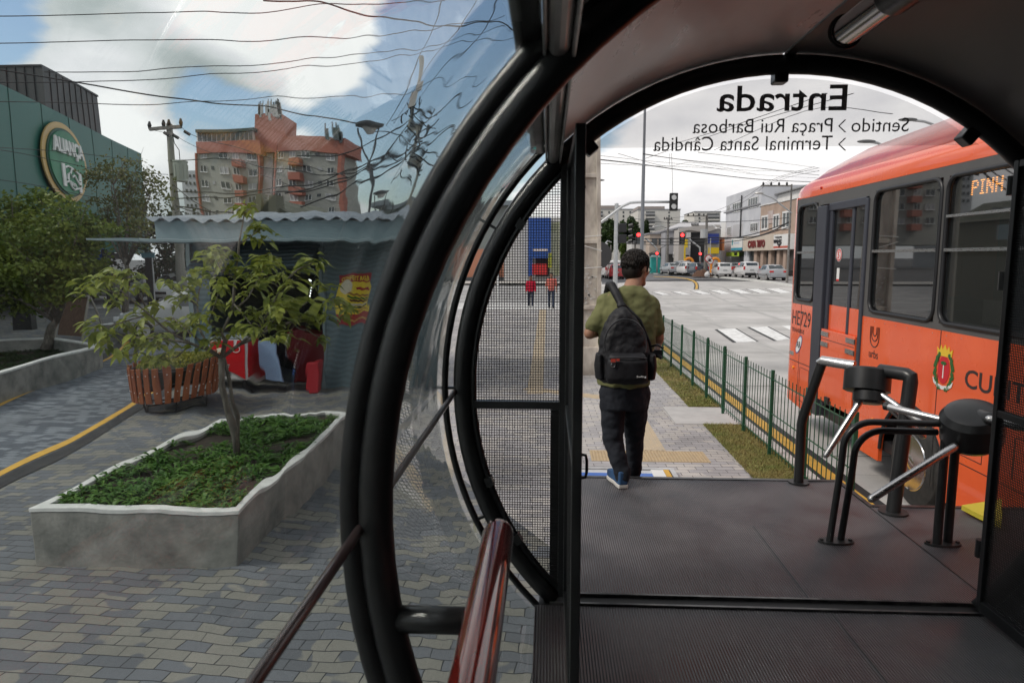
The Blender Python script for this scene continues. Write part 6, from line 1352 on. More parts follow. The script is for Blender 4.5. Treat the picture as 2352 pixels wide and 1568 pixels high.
ltree(375,690,40,[(370,520,1.6),(400,540,1.6),(345,550,1.4),(420,510,1.3),(380,600,1.6),(350,620,1.4),(420,600,1.4)],'dark shaded tree to the right of the green theatre corner',lfD,4200,.25,6,.16)
ltree(430,690,46,[(440,560,1.8),(470,590,1.8),(425,620,1.7),(410,570,1.5)],'dark tree behind the utility pole left of the kiosk',lfD,3200,.28,7,.16)
ltree(190,690,40,[(180,600,1.5),(205,620,1.4),(160,610,1.4)],'dark shrubby tree behind the sparse tree, beside the black columns',lfD,2400,.25,9,.12)
# ---- round wooden planter
wd=mat('stained_wood',(.17,.045,.017),(.30,.095,.035),scale=9,rough=.5,bump=.3,stretch=(1,1,.12),coat=.15)
rp=empty('round_planter',(-6.18,11.0,0),'round planter of spaced reddish wooden slats on a black wire stand, with yellowish plants','planter')
cx,cy=-6.18,10.95
for k in range(30):
    a=2*PI*k/30; n_=Vector((math.cos(a),math.sin(a),0)); b0=Vector((cx,cy,.20))+n_*.68; t0=Vector((cx,cy,.80+.02*math.sin(k*2.7)))+n_*.78
    q=MB(); q.bar(b0,t0,.105,.022,up=n_); o=bevel(q.build('slat',wd,rp),.006,2)
    for z in (.22,.55): q=MB(); c=b0.lerp(t0,z/.7)+n_*.014; q.ell(c,(.010,.010,.010),nu=8,nv=6); q.build('bolt',mat('bright_bolt',(.6,.6,.6),rough=.3,metal=1),o)
q=MB()
for r_,z in ((.62,.25),(.68,.50),(.745,.72)): q.tube([(cx+r_*math.cos(2*PI*i/40),cy+r_*math.sin(2*PI*i/40),z) for i in range(40)],.014,6,closed=True)
for k in range(6): a=2*PI*k/6; n_=Vector((math.cos(a),math.sin(a),0)); q.tube([Vector((cx,cy,.01))+n_*.52,Vector((cx,cy,.28))+n_*.60],.012,6)
q.tube([(cx+.52*math.cos(2*PI*i/6),cy+.52*math.sin(2*PI*i/6),.012) for i in range(6)],.012,6,closed=True); q.build('wire_stand',blackm,rp)
q=MB(); q.loft([((cx,cy,.42),.55,.55),((cx,cy,.74),.62,.62)],n=32); q.build('pot',mat('dark_pot',(.03,.04,.035),rough=.8),rp)
q=MB(); rnd=random.Random(6)
for k in range(2600):
    a=rnd.uniform(0,2*PI); r_=.62*math.sqrt(rnd.random()); p=Vector((cx+r_*math.cos(a),cy+r_*math.sin(a),.76+.12*(1-(r_/.62)**2)+rnd.uniform(-.02,.03))); dv=Vector((rnd.gauss(0,1),rnd.gauss(0,1),rnd.uniform(.2,1.6))).normalized()*.05; s_=dv.cross(Vector((rnd.gauss(0,1),rnd.gauss(0,1),1))).normalized()*.012; q.add([p,p+dv*.5+s_,p+dv,p+dv*.5-s_],[(0,1,2,3)])
q.build('plants',mat_leaf('variegated_leaves',(.10,.14,.03),(.40,.36,.08),scale=28),rp)
# ---- kiosk
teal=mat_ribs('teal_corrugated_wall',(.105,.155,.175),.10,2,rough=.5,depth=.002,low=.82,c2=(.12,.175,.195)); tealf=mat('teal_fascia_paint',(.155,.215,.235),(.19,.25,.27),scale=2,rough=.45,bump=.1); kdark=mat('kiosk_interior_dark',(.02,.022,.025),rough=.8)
kx0,kx1,ky=-7.05,-2.45,12.95
ki=empty('kiosk',((kx0+kx1)/2,ky+1.3,0),'blue green snack kiosk with corrugated roof, deep awning and open front behind the young tree','kiosk')
q=MB(); q.b2(-4.35,kx1,ky,ky+.06,0,2.95); q.b2(kx1-.06,kx1,ky+.06,ky+2.6,0,2.95); q.b2(kx0,kx0+.42,ky,ky+.06,0,2.95); q.b2(kx0,kx0+.06,ky+.06,ky+2.6,0,2.95); q.b2(kx0+.06,kx1-.06,ky+2.54,ky+2.6,0,2.95); q.build('wall',teal,ki)
q=MB(); q.b2(kx0+.42,-4.35,ky+.005,ky+.055,2.15,2.95); q.build('lintel',mat_ribs('shutter_slats',(.06,.09,.105),.075,2,rough=.5,depth=.012),ki)
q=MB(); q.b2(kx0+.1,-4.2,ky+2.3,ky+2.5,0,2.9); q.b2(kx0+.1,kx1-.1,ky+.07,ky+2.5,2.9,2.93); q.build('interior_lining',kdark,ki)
q=MB(); q.b2(kx0-.25,kx1+.3,12.35,12.40,2.88,3.20); q.b2(kx1+.27,kx1+.32,12.40,15.6,2.88,3.20); q.build('fascia',tealf,ki)
q=MB(); q.b2(kx0-.2,kx1+.28,11.75,12.35,2.80,2.86); bevel(q.build('awning',tealf,ki),.01)
q=MB(); q.add([(kx0-1.15,11.75,2.80),(kx0-.2,11.75,2.80),(kx0-.2,12.6,2.80),(kx0-1.0,12.4,2.80),(kx0-1.15,11.75,2.83),(kx0-.2,11.75,2.86),(kx0-.2,12.6,2.86),(kx0-1.0,12.4,2.83)],[(0,3,2,1),(4,5,6,7),(0,1,5,4),(1,2,6,5),(2,3,7,6),(3,0,4,7)]); q.build('side_awning',tealf,ki)
q=MB(); nx=150; vs=[];  # corrugated roof, slightly rising to the back
for i in range(nx+1):
    x=kx0-.35+(kx1-kx0+.75)*i/nx; z=.035*math.sin(2*PI*x/.30)
    for y,zz in ((12.28,3.22),(15.7,3.55)): vs+=[(x,y,zz+z),(x,y,zz+z-.012)]
fs=[]
for i in range(nx): a=i*4; fs+=[(a,a+4,a+6,a+2),(a+1,a+3,a+7,a+5),(a,a+1,a+5,a+4)]
q.add(vs,fs); q.build('roof',mat('zinc_roof',(.28,.31,.34),(.20,.23,.26),scale=2.5,rough=.45,metal=.3),ki,smooth=False)
q=MB(); q.b2(kx0+.5,-4.4,12.45,12.93,2.25,2.28); q.add([(-6.6,12.0,2.30),(-4.35,12.0,2.30),(-4.35,12.93,2.80),(-6.6,12.93,2.80)],[(0,1,2,3)]); q.build('flap_underside',MATS['shutter_slats'],ki)
q=MB(); q.b2(-4.40,-4.32,ky-.05,ky,0,2.9); q.b2(kx1-.08,kx1,ky-.04,ky,0,2.9); q.b2(kx0,kx0+.08,ky-.05,ky,0,2.9); q.build('corner_post',tealf,ki)
q=MB(); q.b2(-5.2,-4.5,ky+.5,ky+1.2,.0,.95); bevel(q.build('counter',mat('dark_red_counter',(.16,.01,.015),rough=.5),ki),.02)
for k in range(6): q=MB(); q.ell((-4.95,ky+.9,2.0-.07*k),(.012,.012,.02)); q.build('string_light',mat('small_white_lamp',(1,1,1),emit=(1,1,1),estr=4),ki)
# poster on the kiosk wall
po=empty('poster',(-3.65,ky-.02,1.7),'red and yellow food poster on the blue green kiosk wall, pictures of burgers','poster')
P0=aty(768,632,ky-.01); P1=aty(865,748,ky-.01)
def pr(x0,x1,y0,y1,m,nm,o=.0): q=MB(); w=P1.x-P0.x; h=P0.z-P1.z; q.b2(P0.x+w*x0,P0.x+w*x1,ky-.012-o,ky-.004,P0.z-h*y1,P0.z-h*y0); return q.build(nm,m,po)
pr(0,1,0,1,mat('poster_maroon',(.38,.02,.03),rough=.5),'sheet'); pr(0,1,.18,.80,mat('poster_yellow',(.85,.66,.04),rough=.5),'yellow_field',.003)
q=MB(); q.cyl((P0.x+.20,ky-.016,P0.z-.28),(P0.x+.20,ky-.02,P0.z-.28),.15,n=24); q.build('white_roundel',mat('poster_cream',(.7,.66,.5),rough=.5),po)
w=P1.x-P0.x
text('lettering','CONFEITARIA',(P0.x+.04,ky-.016,P0.z-.15),(1,0,0),(0,0,1),w-.1,.10,MATS['poster_yellow'],po,th=.002,bold=.02)
q=MB(); q.b2(P0.x+.40,P0.x+.74,ky-.02,ky-.016,P0.z-.33,P0.z-.28); q.build('red_print',MATS['poster_maroon'],po)
for k,(c_,y0) in enumerate((((.35,.16,.04),.44),((.05,.15,.02),.50),((.10,.03,.02),.55),((.6,.58,.5),.62),((.02,.02,.02),.67),((.5,.25,.06),.74),((.45,.06,.03),.86),((.6,.35,.1),.92))):
    q=MB(); pts=[]
    for i in range(13): x=P0.x+.25+(w-.28)*i/12; pts.append((x,ky-.018,P0.z-(P0.z-P1.z)*(y0)+.010*math.sin(i*2.1+k)))
    q.tube(pts,.018,6); q.build('food_picture',mat('food_%d'%k,c_,rough=.6),po)
# freezer
fz=empty('freezer',(-5.85,12.45,0),'white and red ice cream chest freezer standing in front of the kiosk','freezer')
q=MB(); q.b2(-6.30,-5.50,12.30,12.85,.14,.92); bevel(q.build('cabinet',white,fz),.02,2)
q=MB(); q.b2(-6.31,-5.49,12.29,12.86,.922,1.0); bevel(q.build('lid',mat('freezer_lid',(.35,.4,.42),rough=.15),fz),.015)
fr_=mat('freezer_red',(.55,.012,.018),rough=.35)
q=MB(); q.b2(-6.28,-5.75,12.288,12.30,.42,.90); q.build('red_panel',fr_,fz)
q=MB(); q.extr([(-5.498,12.34,.18),(-5.498,12.84,.22),(-5.498,12.84,.90),(-5.498,12.34,.90)],(.012,0,0)); q.build('red_panel',fr_,fz)
q=MB(); q.extr([(-5.84,12.27,.30),(-5.53,12.27,.16),(-5.53,12.27,.90),(-5.66,12.27,.90)],(0,.012,0)); q.build('red_wedge',fr_,fz)
q=MB(); q.ell((-6.02,12.285,.68),(.10,.01,.07)); q.build('ice_cream_scoop',MATS['poster_cream'],fz); q=MB(); q.extr([(-6.09,12.283,.63),(-5.95,12.283,.63),(-6.02,12.283,.46)],(0,.006,0)); q.build('cone_picture',mat('cone_brown',(.35,.18,.06),rough=.6),fz)
q=MB(); q.tube([(-5.60,12.262,.72+0*i) if False else (-5.68+.07*math.cos(2*PI*i/20),12.262,.72+.07*math.sin(2*PI*i/20)) for i in range(20)],.008,6,closed=True); q.build('round_mark',white,fz)
q=MB()
for k in range(6): q.b2(-6.25,-5.80,12.29,12.302,.20+.035*k,.215+.035*k)
q.build('vent_slat',darkgrey,fz)
for x in (-6.2,-5.6): q=MB(); q.cyl((x,12.40,.0),(x,12.40,.14),.04,n=10); q.build('foot',bdark,fz)
q=MB(); q.b2(-5.35,-5.05,12.5,12.55,.2,.85); tag(bevel(q.build('folding_board',mat('pale_blue_board',(.30,.42,.62),rough=.5)),.005),'small pale blue board leaning beside the freezer','board')
q=MB(); q.b2(-4.62,-4.40,12.45,12.8,.0,.55); tag(bevel(q.build('crate',mat('red_crate',(.40,.02,.03),rough=.5)),.02),'red plastic crate at the right side of the kiosk opening','crate')
# AC unit and water tank on top of kiosk backdrop
b0=aty(540,470,16.5); bx_=empty('gable_house',(-6.3,22,0),'olive brown gabled roof rising behind the kiosk','house'); a=aty(515,500,22); b_=aty(595,442,22); c_=aty(690,498,22)
q=MB(); q.extr([a,b_,c_],(0,6,0)); q.build('roof',mat('olive_roof',(.10,.105,.08),(.14,.14,.11),scale=1,rough=.9),bx_); q=MB(); q.b2(a.x+.3,c_.x-.3,22.2,28,0,a.z); q.build('wall',mat('olive_wall',(.13,.13,.10),rough=.9),bx_)
for X0,X1,Y0 in ((586,602,438),(622,640,443)): p=aty(X0,Y0,21.8); p2=aty(X1,Y0+14,21.8); q=MB(); q.b2(p.x,p2.x,21.8,22.4,p2.z-.4,p.z); q.build('chimney',MATS['olive_wall'],bx_)
p0=aty(530,462,18); p1=aty(553,503,18); e=empty('white_frame_tower',((p0.x+p1.x)/2,18,0),'white steel frame standing behind the kiosk roof','frame')
q=MB(); 
for x in (p0.x,p1.x): q.b2(x-.035,x+.035,17.97,18.03,0,p0.z)
q.b2(p0.x,p1.x,17.98,18.02,p0.z-.09,p0.z-.02); q.build('frame',white,e); q=MB(); q.b2(p0.x+.04,p1.x-.04,17.99,18.0,2.6,p0.z-.1); q.build('panel',mat('blue_grey_panel',(.30,.33,.36),rough=.6),e)
# ================================================================ THEATRE
E0=Vector((-27.03,45,0)); fd=Vector((.28,-.96,0)).normalized(); fnrm=Vector((.96,.28,0)).normalized()
def fpl(X,Y,off=0):
    d=ray(X,Y); o=Vector((0,0,EYE)); k=((E0+fnrm*off)-o).dot(fnrm)/d.dot(fnrm); return o+d*k
gw=mat('green_cladding',(.022,.105,.088),(.034,.135,.11),scale=.25,rough=.45,stretch=(1,1,.3)); mat('green_cladding_light',(.06,.17,.14),rough=.45)
thz=empty('theatre',(-32,35,0),'big green clad theatre box with a round illuminated style emblem and sloping look','building')
thz['label']='dark green clad building with a round gold ringed handshake emblem'
L_=36; A=E0; B=E0+fd*L_; inn=-fnrm*22
q=MB(); q.extr([(A.x,A.y,2.82),(B.x,B.y,2.82),(B.x+inn.x,B.y+inn.y,2.82),(A.x+inn.x,A.y+inn.y,2.82)],(0,0,6.43)); q.build('upper_box',gw,thz)
q=MB(); 
for k in range(1,12): p=E0+fd*(k*3.0)+fnrm*.004; q.bar((p.x,p.y,2.83),(p.x,p.y,9.24),.02,.03,up=fnrm)
q.build('cladding_joint',mat('joint_green',(.012,.045,.038),rough=.6),thz)
q=MB(); a=E0-fnrm*3.2+fd*.5; b_=E0-fnrm*3.2+fd*L_; q.bar((a.x,a.y,1.41),(b_.x,b_.y,1.41),.1,2.82,up=(0,0,1)); q.build('ground_floor_glass',glassd,thz)
for k in range(12): p=E0-fnrm*3.1+fd*(1+3*k); q=MB(); q.bar((p.x,p.y,0),(p.x,p.y,2.8),.10,.12,up=fnrm); q.build('mullion',bdark,thz)
def col(X0,X1,Yb):
    a=atz(X0,Yb,0); b_=atz(X1,Yb,0); w=(b_-a).length; q=MB(); m=(a+b_)/2; q.box((m.x,m.y+.35,1.45),(w*.8,w*.55,2.9),rz=R(16)); q.build('column',mat('black_column',(.012,.013,.015),(.02,.02,.02),scale=2,rough=.45),thz)
col(20,66,757); col(222,236,708); col(318,338,700)
q=MB(); a=E0-fnrm*1+fd*4; q.bar((a.x,a.y,2.6),((a+fd*10).x,(a+fd*10).y,2.6),.8,.35); q.build('entrance_canopy',mat('canopy_brown',(.10,.095,.09),rough=.6),thz)
# emblem
ec=fpl(143,378,.12); r_o=(fpl(143,292,.12)-fpl(143,465,.12)).length/2; ec=(fpl(143,292,.12)+fpl(143,465,.12))/2
KX=1.38; em=empty('round_emblem',(0,0,0),None,None); em.parent=thz; em.location=-thz.location
ux=-fd   # to the right seen from the street
def edisc(r,off,m,nm,dep=.06,n=56): q=MB(); pts=[ec+ux*r*KX*math.cos(2*PI*i/n)+Vector((0,0,r*math.sin(2*PI*i/n)))+fnrm*off for i in range(n)]; q.extr(pts,fnrm*dep); return q.build(nm,m,em)
edisc(r_o,0,mat('emblem_gold',(.55,.36,.12),(.45,.30,.12),scale=.6,rough=.4),'gold_ring'); edisc(r_o*.86,.05,mat('emblem_dark_green',(.02,.07,.05),rough=.5),'inner_ring'); edisc(r_o*.80,.10,mat('emblem_green',(.06,.24,.13),(.04,.17,.10),scale=.5,rough=.5),'green_field')
tw=r_o*1.36*KX; th_=.62*r_o*.6
text('lettering','ALIANÇA',ec-ux*tw/2+fnrm*.18+Vector((0,0,r_o*.12)),ux,(0,0,1),tw,r_o*.46,white,em,th=.08,bold=.03)
def epl(pts,nm,m,off=.2,w=.07):
    q=MB(); P=[ec+ux*(x*r_o*KX)+Vector((0,0,z*r_o))+fnrm*off for x,z in pts]; q.tube(P,w,6); return q.build(nm,m,em)
def epoly(pts,nm,m,off=.17): q=MB(); q.extr([ec+ux*(x*r_o*KX)+Vector((0,0,z*r_o))+fnrm*off for x,z in pts],fnrm*.05); return q.build(nm,m,em)
epoly([(-.38,-.05),(-.26,-.05),(-.26,-.62),(-.38,-.62)],'cuff',white); epoly([(.36,-.18),(.48,-.18),(.48,-.70),(.36,-.70)],'cuff',white)
epl([(-.26,-.14),(-.10,-.08),(.06,-.10),(.20,-.14),(.36,-.22)],'hand_outline',white,w=.05); epl([(.06,-.10),(-.04,-.26),(.04,-.34),(.14,-.28),(.36,-.50)],'hand_outline',white,w=.05); epl([(-.26,-.52),(-.14,-.46),(-.02,-.62),(.10,-.66),(.22,-.62),(.34,-.60)],'hand_outline',white,w=.05)
for k in range(3): epl([(-.08+.10*k,-.46-.02*k),(-.01+.10*k,-.56-.01*k)],'finger_outline',white,w=.05)
epoly([(-.17,-.30),(-.08,-.24),(-.12,-.44),(-.2,-.42)],'hand_shape',white)
# dark box on the roof
c1=aty(96,157,43); c2=aty(222,231,51); c0=aty(-90,150,43); db=empty('roof_block',(c1.x-5,50,0),None,None); db.parent=thz; db.location=Vector((c1.x-5,50,0))-thz.location
dk=mat('charcoal_cladding',(.035,.036,.038),(.06,.06,.062),scale=.3,rough=.5,stretch=(1,1,.3)); zt=c1.z
q=MB(); q.extr([(c0.x,c0.y,6),(c1.x,c1.y,6),(c2.x,c2.y,6),(c2.x-13,c2.y+5,6),(c0.x-14,c0.y+3,6)],(0,0,zt-6)); q.build('wall',dk,db)
q=MB(); q.extr([(c0.x,c0.y-.05,zt),(c1.x,c1.y-.05,zt),(c2.x+.1,c2.y,zt),(c2.x-13,c2.y+5,zt),(c0.x-14,c0.y+3,zt)],(0,0,.12)); q.build('parapet_cap',bdark,db)
q=MB()
for k in range(1,9): p=c1.lerp(c2,k/9); q.bar((p.x+.02,p.y-.02,6),(p.x+.02,p.y-.02,zt),.04,.06)
for k in range(1,9): p=c0.lerp(c1,k/9); q.bar((p.x,p.y-.02,6),(p.x,p.y-.02,zt),.06,.04)
a=c1+Vector((0,-.03,-3.0)); b_=c2+Vector((.03,-.03,-3.0)); q.bar(a,b_,.05,.08); q.build('cladding_joint',bdark,db)
bs=aty(218,575,33); q=MB(); q.box(bs+Vector((0,0,0)),(.35,.08,1.0)); o=q.build('blue_sign',mat('blue_sign_paint',(.02,.07,.28),rough=.5)); tag(o,'small blue vertical sign hanging by the black columns under the green building','sign')
q=MB(); q.box(bs+Vector((0,-.05,-.1)),(.14,.02,.16)); ch=q.build('sign_mark',white,o)
# ================================================================ APARTMENT BLOCK (far)
AY=140.0
ap=empty('apartment_building',(-56,AY+7,0),'grey apartment block with orange bands, small orange balconies and rooftop antennas','building')
orm=mat('orange_render',(.32,.12,.09),(.38,.15,.11),scale=.12,rough=.85); grm=mat('warm_grey_render',(.30,.30,.275),(.35,.35,.32),scale=.15,rough=.9); lwm=mat('light_panel_render',(.42,.40,.38),rough=.9)
def ar(x0,x1,y0,y1,m,nm,out=.0,dep=1.0,par=None): a=aty(*d1(x0,y0),AY-out); b_=aty(*d1(x1,y1),AY-out); q=MB(); q.b2(a.x,b_.x,AY-out,AY-out+dep,b_.z,a.z); return q.build(nm,m,par or ap)
ar(1275,1690,995,1600,grm,'wall',0,14); ar(1800,2225,975,1600,grm,'wall',0,14); ar(1690,1800,985,1600,lwm,'wall',-2,10)
ar(1268,1692,925,997,orm,'orange_band',.6,14); ar(1800,2240,888,980,orm,'orange_band',.6,14); ar(1692,1800,930,985,orm,'orange_band',-1,10)
ar(1658,1862,752,930,orm,'tower',-2,8); ar(1268,1292,997,1600,orm,'orange_edge',.5,2); ar(1678,1694,997,1600,orm,'orange_edge',.5,2); ar(1794,1810,980,1600,orm,'orange_edge',.5,2); ar(2196,2242,980,1600,orm,'orange_edge',.55,3)
ar(1272,1652,862,925,white,'penthouse_wall',-1,8); ar(1266,1655,845,862,mat('dark_roof_edge',(.07,.09,.085),rough=.8),'penthouse_roof',0,10)
for k in range(12): ar(1280+31*k,1304+31*k,872,920,glassd,'window',-.8,.3)
for r_,y in enumerate((985,1085,1170,1258,1345,1432)):
    y+= 12 if r_==0 else 0
    for j,(x0,x1) in enumerate(((1302,1342),(1372,1390),(1425,1478),(1510,1546),(1602,1660),(1815,1850),(1900,1940),(1985,2030),(2066,2090),(2122,2170))):
        if r_==0 and j==1: continue
        yy=y-(8 if j>4 else 0); w_=ar(x0,x1,yy,yy+(20 if j in(1,8) else 36),glassd if (j+r_)%3 else MATS['far_grey'],'window',.08,.3); 
        if j not in (1,8):
            ar(x0-3,x1+3,yy+36,yy+40,white,'sill',.3,.3,w_); xm=(x0+x1)/2; ar(xm-2,xm+2,yy,yy+36,white,'frame',.2,.2,w_); ar(x0-2,x0+1,yy,yy+36,white,'frame',.2,.2,w_); ar(x1-1,x1+2,yy,yy+36,white,'frame',.2,.2,w_)
    for x0,x1 in ((1500,1562),(1893,1966)): ar(x0,x1,y+38-(4 if x0>1800 else 0),y+78,orm,'balcony',2.0,2.2)
ap2=empty('apartment_building',(-70,165,0),'paler distant tower block half hidden left of the orange and grey apartment block','building')
a=aty(*d1(1168,1115),160); b_=aty(*d1(1290,1300),160); q=MB(); q.b2(a.x,b_.x,160,175,0,a.z); q.build('wall',mat('blue_grey_render',(.40,.42,.44),rough=.9),ap2)
for r_ in range(5):
    for x in (1195,1222,1250): a=aty(*d1(x,1140+45*r_),159.9); b_=aty(*d1(x+12,1158+45*r_),159.9); q=MB(); q.b2(a.x,b_.x,159.8,160.1,b_.z,a.z); q.build('window',glassd,ap2)
rnd=random.Random(9)
for k in range(16):
    x=1665+rnd.uniform(0,190); y0=rnd.uniform(655,710); a=aty(*d1(x,y0),AY-1); b_=aty(*d1(x,760+ (20 if x>1800 else 0)),AY-1); q=MB(); q.cyl((a.x,a.y,b_.z),a,.10,n=6); o=q.build('antenna',darkgrey,ap)
    q=MB(); q.box(a+Vector((rnd.uniform(-.4,.4),0,-1.6)),(.45,.3,2.2)); q.build('panel_antenna',mat('antenna_grey',(.35,.35,.34),rough=.6),o)
for x in (2135,2175,2195,2205): a=aty(*d1(x,rnd.uniform(795,830)),AY-1); b_=aty(*d1(x,885),AY-1); q=MB(); q.cyl((a.x,a.y,b_.z),a,.12,n=6); q.box(a+Vector((.2,0,-2)),(.6,.3,2)); q.build('antenna',darkgrey,ap)
# ================================================================ LEFT POLES, LAMPS, CARS, CABLES
def lpole(X,Yt,y,label,r=.15,arms=None,pm=None,zb=0):
    a=aty(X,Yt,y); e=empty('utility_pole',(a.x,y,zb),label,'utility pole'); q=MB(); q.tube([(a.x,y,zb),(a.x,y,a.z)],0,12,rs=[r*1.3,r*.75]); q.build('shaft',pm or mat('left_pole_concrete',(.20,.20,.17),(.30,.29,.26),scale=3,rough=.9,stretch=(1,1,.3)),e,smooth=False); return e,a
e,a=lpole(384,285,30,'grey utility pole with one crossarm and a transformer between the green building and the kiosk',r=.17)
q=MB(); p0=aty(338,297,29.8); p1=aty(412,291,29.8); q.bar(p0,p1,.12,.14); am=q.build('crossarm',polem,e)
for t in (0,.45,.62,1): c=p0.lerp(p1,t); q=MB(); q.tube([c,c+Vector((0,0,.18)),c+Vector((0,0,.35))],0,8,rs=[.05,.09,.04]); q.build('insulator',bdark,am)
for X,Y in ((372,305),(392,310),(420,302)): c=aty(X,Y,29.7); q=MB(); q.tube([c,c+Vector((.25,0,-.15))],.07,8); q.build('insulator',bdark,am)
c=aty(410,395,29.5); q=MB(); q.cyl(c-Vector((0,0,.42)),c+Vector((0,0,.40)),.30,n=20); q.cyl(c+Vector((0,0,.40)),c+Vector((0,0,.46)),.32,n=20)
for k in range(10): aa=2*PI*k/10; q.box(c+Vector((.31*math.cos(aa),.31*math.sin(aa),0)),(.03,.03,.6),rz=aa)
q.build('transformer',mat('transformer_green_grey',(.33,.36,.33),rough=.5),e); q=MB(); q.bar(aty(386,402,29.7),c,.08,.08); q.tube([c+Vector((0,0,.45)),c+Vector((0,0,.9)),aty(396,330,29.7),aty(392,312,29.7)],.018,6); q.build('lead_wire',wirem,e)
e,a=lpole(957,130,20,'pale concrete utility pole tangled in cables, seen warped through the glass at the big ring',r=.10)
q=MB(); rnd=random.Random(31)
for k in range(46):
    X=957+rnd.gauss(0,16); Y=rnd.uniform(250,400); c=aty(X,Y,19.8); c2=c+Vector((rnd.gauss(0,.35),rnd.gauss(0,.2),rnd.gauss(0,.25))); q.tube([c,c.lerp(c2,.5)+Vector((0,0,-.08)),c2],rnd.uniform(.012,.035),5)
q.build('cable_tangle',wirem,e)
q=MB(); q.box(aty(965,205,19.8),(.28,.2,.25)); q.box(aty(952,235,19.8),(.30,.2,.5)); q.build('junction_box',mat('pale_box',(.45,.43,.40),rough=.6),e)
for X,Yt,y,lab in ((846,275,17,'double armed street lamp with a wide dark disc head above the kiosk roof'),(880,430,24,'smaller double armed street lamp with a disc head farther behind the kiosk')):
    a=aty(X,Yt+14,y); e=empty('street_lamp',(a.x,y,0),lab,'street lamp'); s_=1 if y==17 else 1.0; fy=aty(X,(500 if y==24 else 370),y)
    q=MB(); q.tube([(a.x,y,0),(a.x,y,fy.z)],0,10,rs=[.06,.045]); q.tube([(a.x,y,fy.z),(a.x-.20,y,fy.z+.4),(a.x-.27,y,a.z-.05)],.022,8); q.tube([(a.x,y,fy.z),(a.x+.18,y,fy.z+.4),(a.x+.22,y,a.z-.05)],.022,8); q.build('pole',darkgrey,e,smooth=False)
    q=MB(); q.tube([(a.x,y,a.z-.04),(a.x,y,a.z),(a.x,y,a.z+.05),(a.x,y,a.z+.10)],0,28,rs=[.22,.34,.35,.12]); auto(q.build('disc_head',mat('lamp_disc_grey',(.09,.10,.11),rough=.5),e)); q=MB(); q.cyl((a.x,y,a.z-.16),(a.x,y,a.z-.04),.10,.16,n=16); q.build('lamp_glass',mat('frosted_lamp',(.5,.5,.48),rough=.5),e)
def left_car(X,Yb,kind,pa,rz,lab,z=0): p=atz(X,Yb,z); return car((p.x,p.y,z),R(rz),kind,pa,lab,'cars parked on the left beyond the planters')
left_car(430,768,'sedan',mat('dull_white_paint',(.42,.43,.43),rough=.4),115,'white car parked behind the young tree leaves, left of the kiosk')
left_car(304,688,'sedan',paints,185,'small silver sedan with glowing headlamp seen right of the grey hooded pedestrian'); left_car(250,684,'hatch',paintw,185,'white car partly hidden behind the grey hooded pedestrian'); left_car(372,672,'sedan',paintw,180,'far white sedan beside the utility pole base'); left_car(400,690,'suv',paintw,180,'white off-road car between the utility pole and the kiosk')
q=MB(); p=atz(432,790,0); q=MB(); q.box((p.x+.7,p.y-.9,.85),(.7,.02,.14)); 
# brown board
p0=atz(124,775,0); p1=atz(176,778,0); e=empty('notice_board',((p0.x+p1.x)/2,p0.y,0),'brown slatted sandwich board standing behind the planter across the cycle lane','sign board'); d_=(p1-p0).normalized(); nb=Vector((-d_.y,d_.x,0)); zt=1.28
q=MB(); q.extr([p0+Vector((0,0,.12))+d_*.1,p1+Vector((0,0,.12)),p1+nb*.35+Vector((0,0,zt)),p0-d_*.05+nb*.35+Vector((0,0,zt))],nb*.03); q.build('panel',mat('brown_board',(.11,.065,.045),(.16,.10,.07),scale=4,rough=.8,stretch=(5,5,1)),e)
q=MB(); q.bar(p0-d_*.1+nb*.35+Vector((0,0,zt+.03)),p1+nb*.35+Vector((0,0,zt+.03)),.07,.06); q.build('top_rail',mat('pale_rail',(.35,.33,.29),rough=.8),e)
for pp in (p0-d_*.03,p1+d_*.03): q=MB(); q.bar(pp,pp+nb*.33+Vector((0,0,zt)),.04,.04); q.bar(pp+nb*.8,pp+nb*.38+Vector((0,0,zt)),.04,.04); q.build('leg',MATS['pale_rail'],e)
# street sign among the columns
p=aty(337,582,28); e=empty('street_sign',(p.x,28,0),'small pale blue street name plate on a thin pole near the sparse tree','sign'); q=MB(); q.cyl((p.x,28,0),(p.x,28,p.z),.03,n=8); q.build('post',galv,e); q=MB(); q.box((p.x-.15,27.95,p.z),(.62,.03,.22)); q.build('plate',mat('pale_blue_plate',(.16,.33,.40),rough=.5),e)
# building seen through the wire screen
e=empty('shop',(-4,66,.3),'white walled shop with a blue signboard front and red counters, seen through the wire screen','shop')
z3=lambda x,y:((1700+x/2.24)*.588,(600+y/2.24)*.588)
def r3(x0,x1,y0,y1,m,nm,y=62,out=0,dep=.3): a=aty(*z3(x0,y0),y-out); b_=aty(*z3(x1,y1),y-out); q=MB(); q.b2(a.x,b_.x,y-out,y-out+dep,b_.z,a.z); return q.build(nm,m,e)
r3(600,1300,560,1180,wr2,'wall',dep=10); bp2=mat('signboard_blue',(.03,.09,.34),rough=.5); r3(815,1010,562,915,bp2,'signboard',out=.6,dep=.5); r3(815,850,915,1075,bp2,'blue_post',out=.5); r3(880,1000,915,1075,mat('shop_shade',(.05,.04,.05),rough=.8),'doorway',out=.1); r3(850,980,965,1058,mat('counter_red',(.55,.03,.03),rough=.5),'counter',out=.8); r3(1000,1085,600,1070,mat('pale_wall_patch',(.5,.5,.4),(.3,.32,.2),scale=1,rough=.9),'side_wall',out=.2)
r3(855,985,832,852,mat('sign_white_red',(.7,.6,.6),rough=.5),'sign_strip',out=.64); r3(990,1020,870,1000,mat('yellow_flowers',(.6,.5,.05),(.12,.2,.05),scale=2,rough=.8),'hanging_plants',out=1.0)
e=empty('building',(-22,62,.3),'low terracotta walled building with white doors left of the white shop, beyond the wire screen','building')
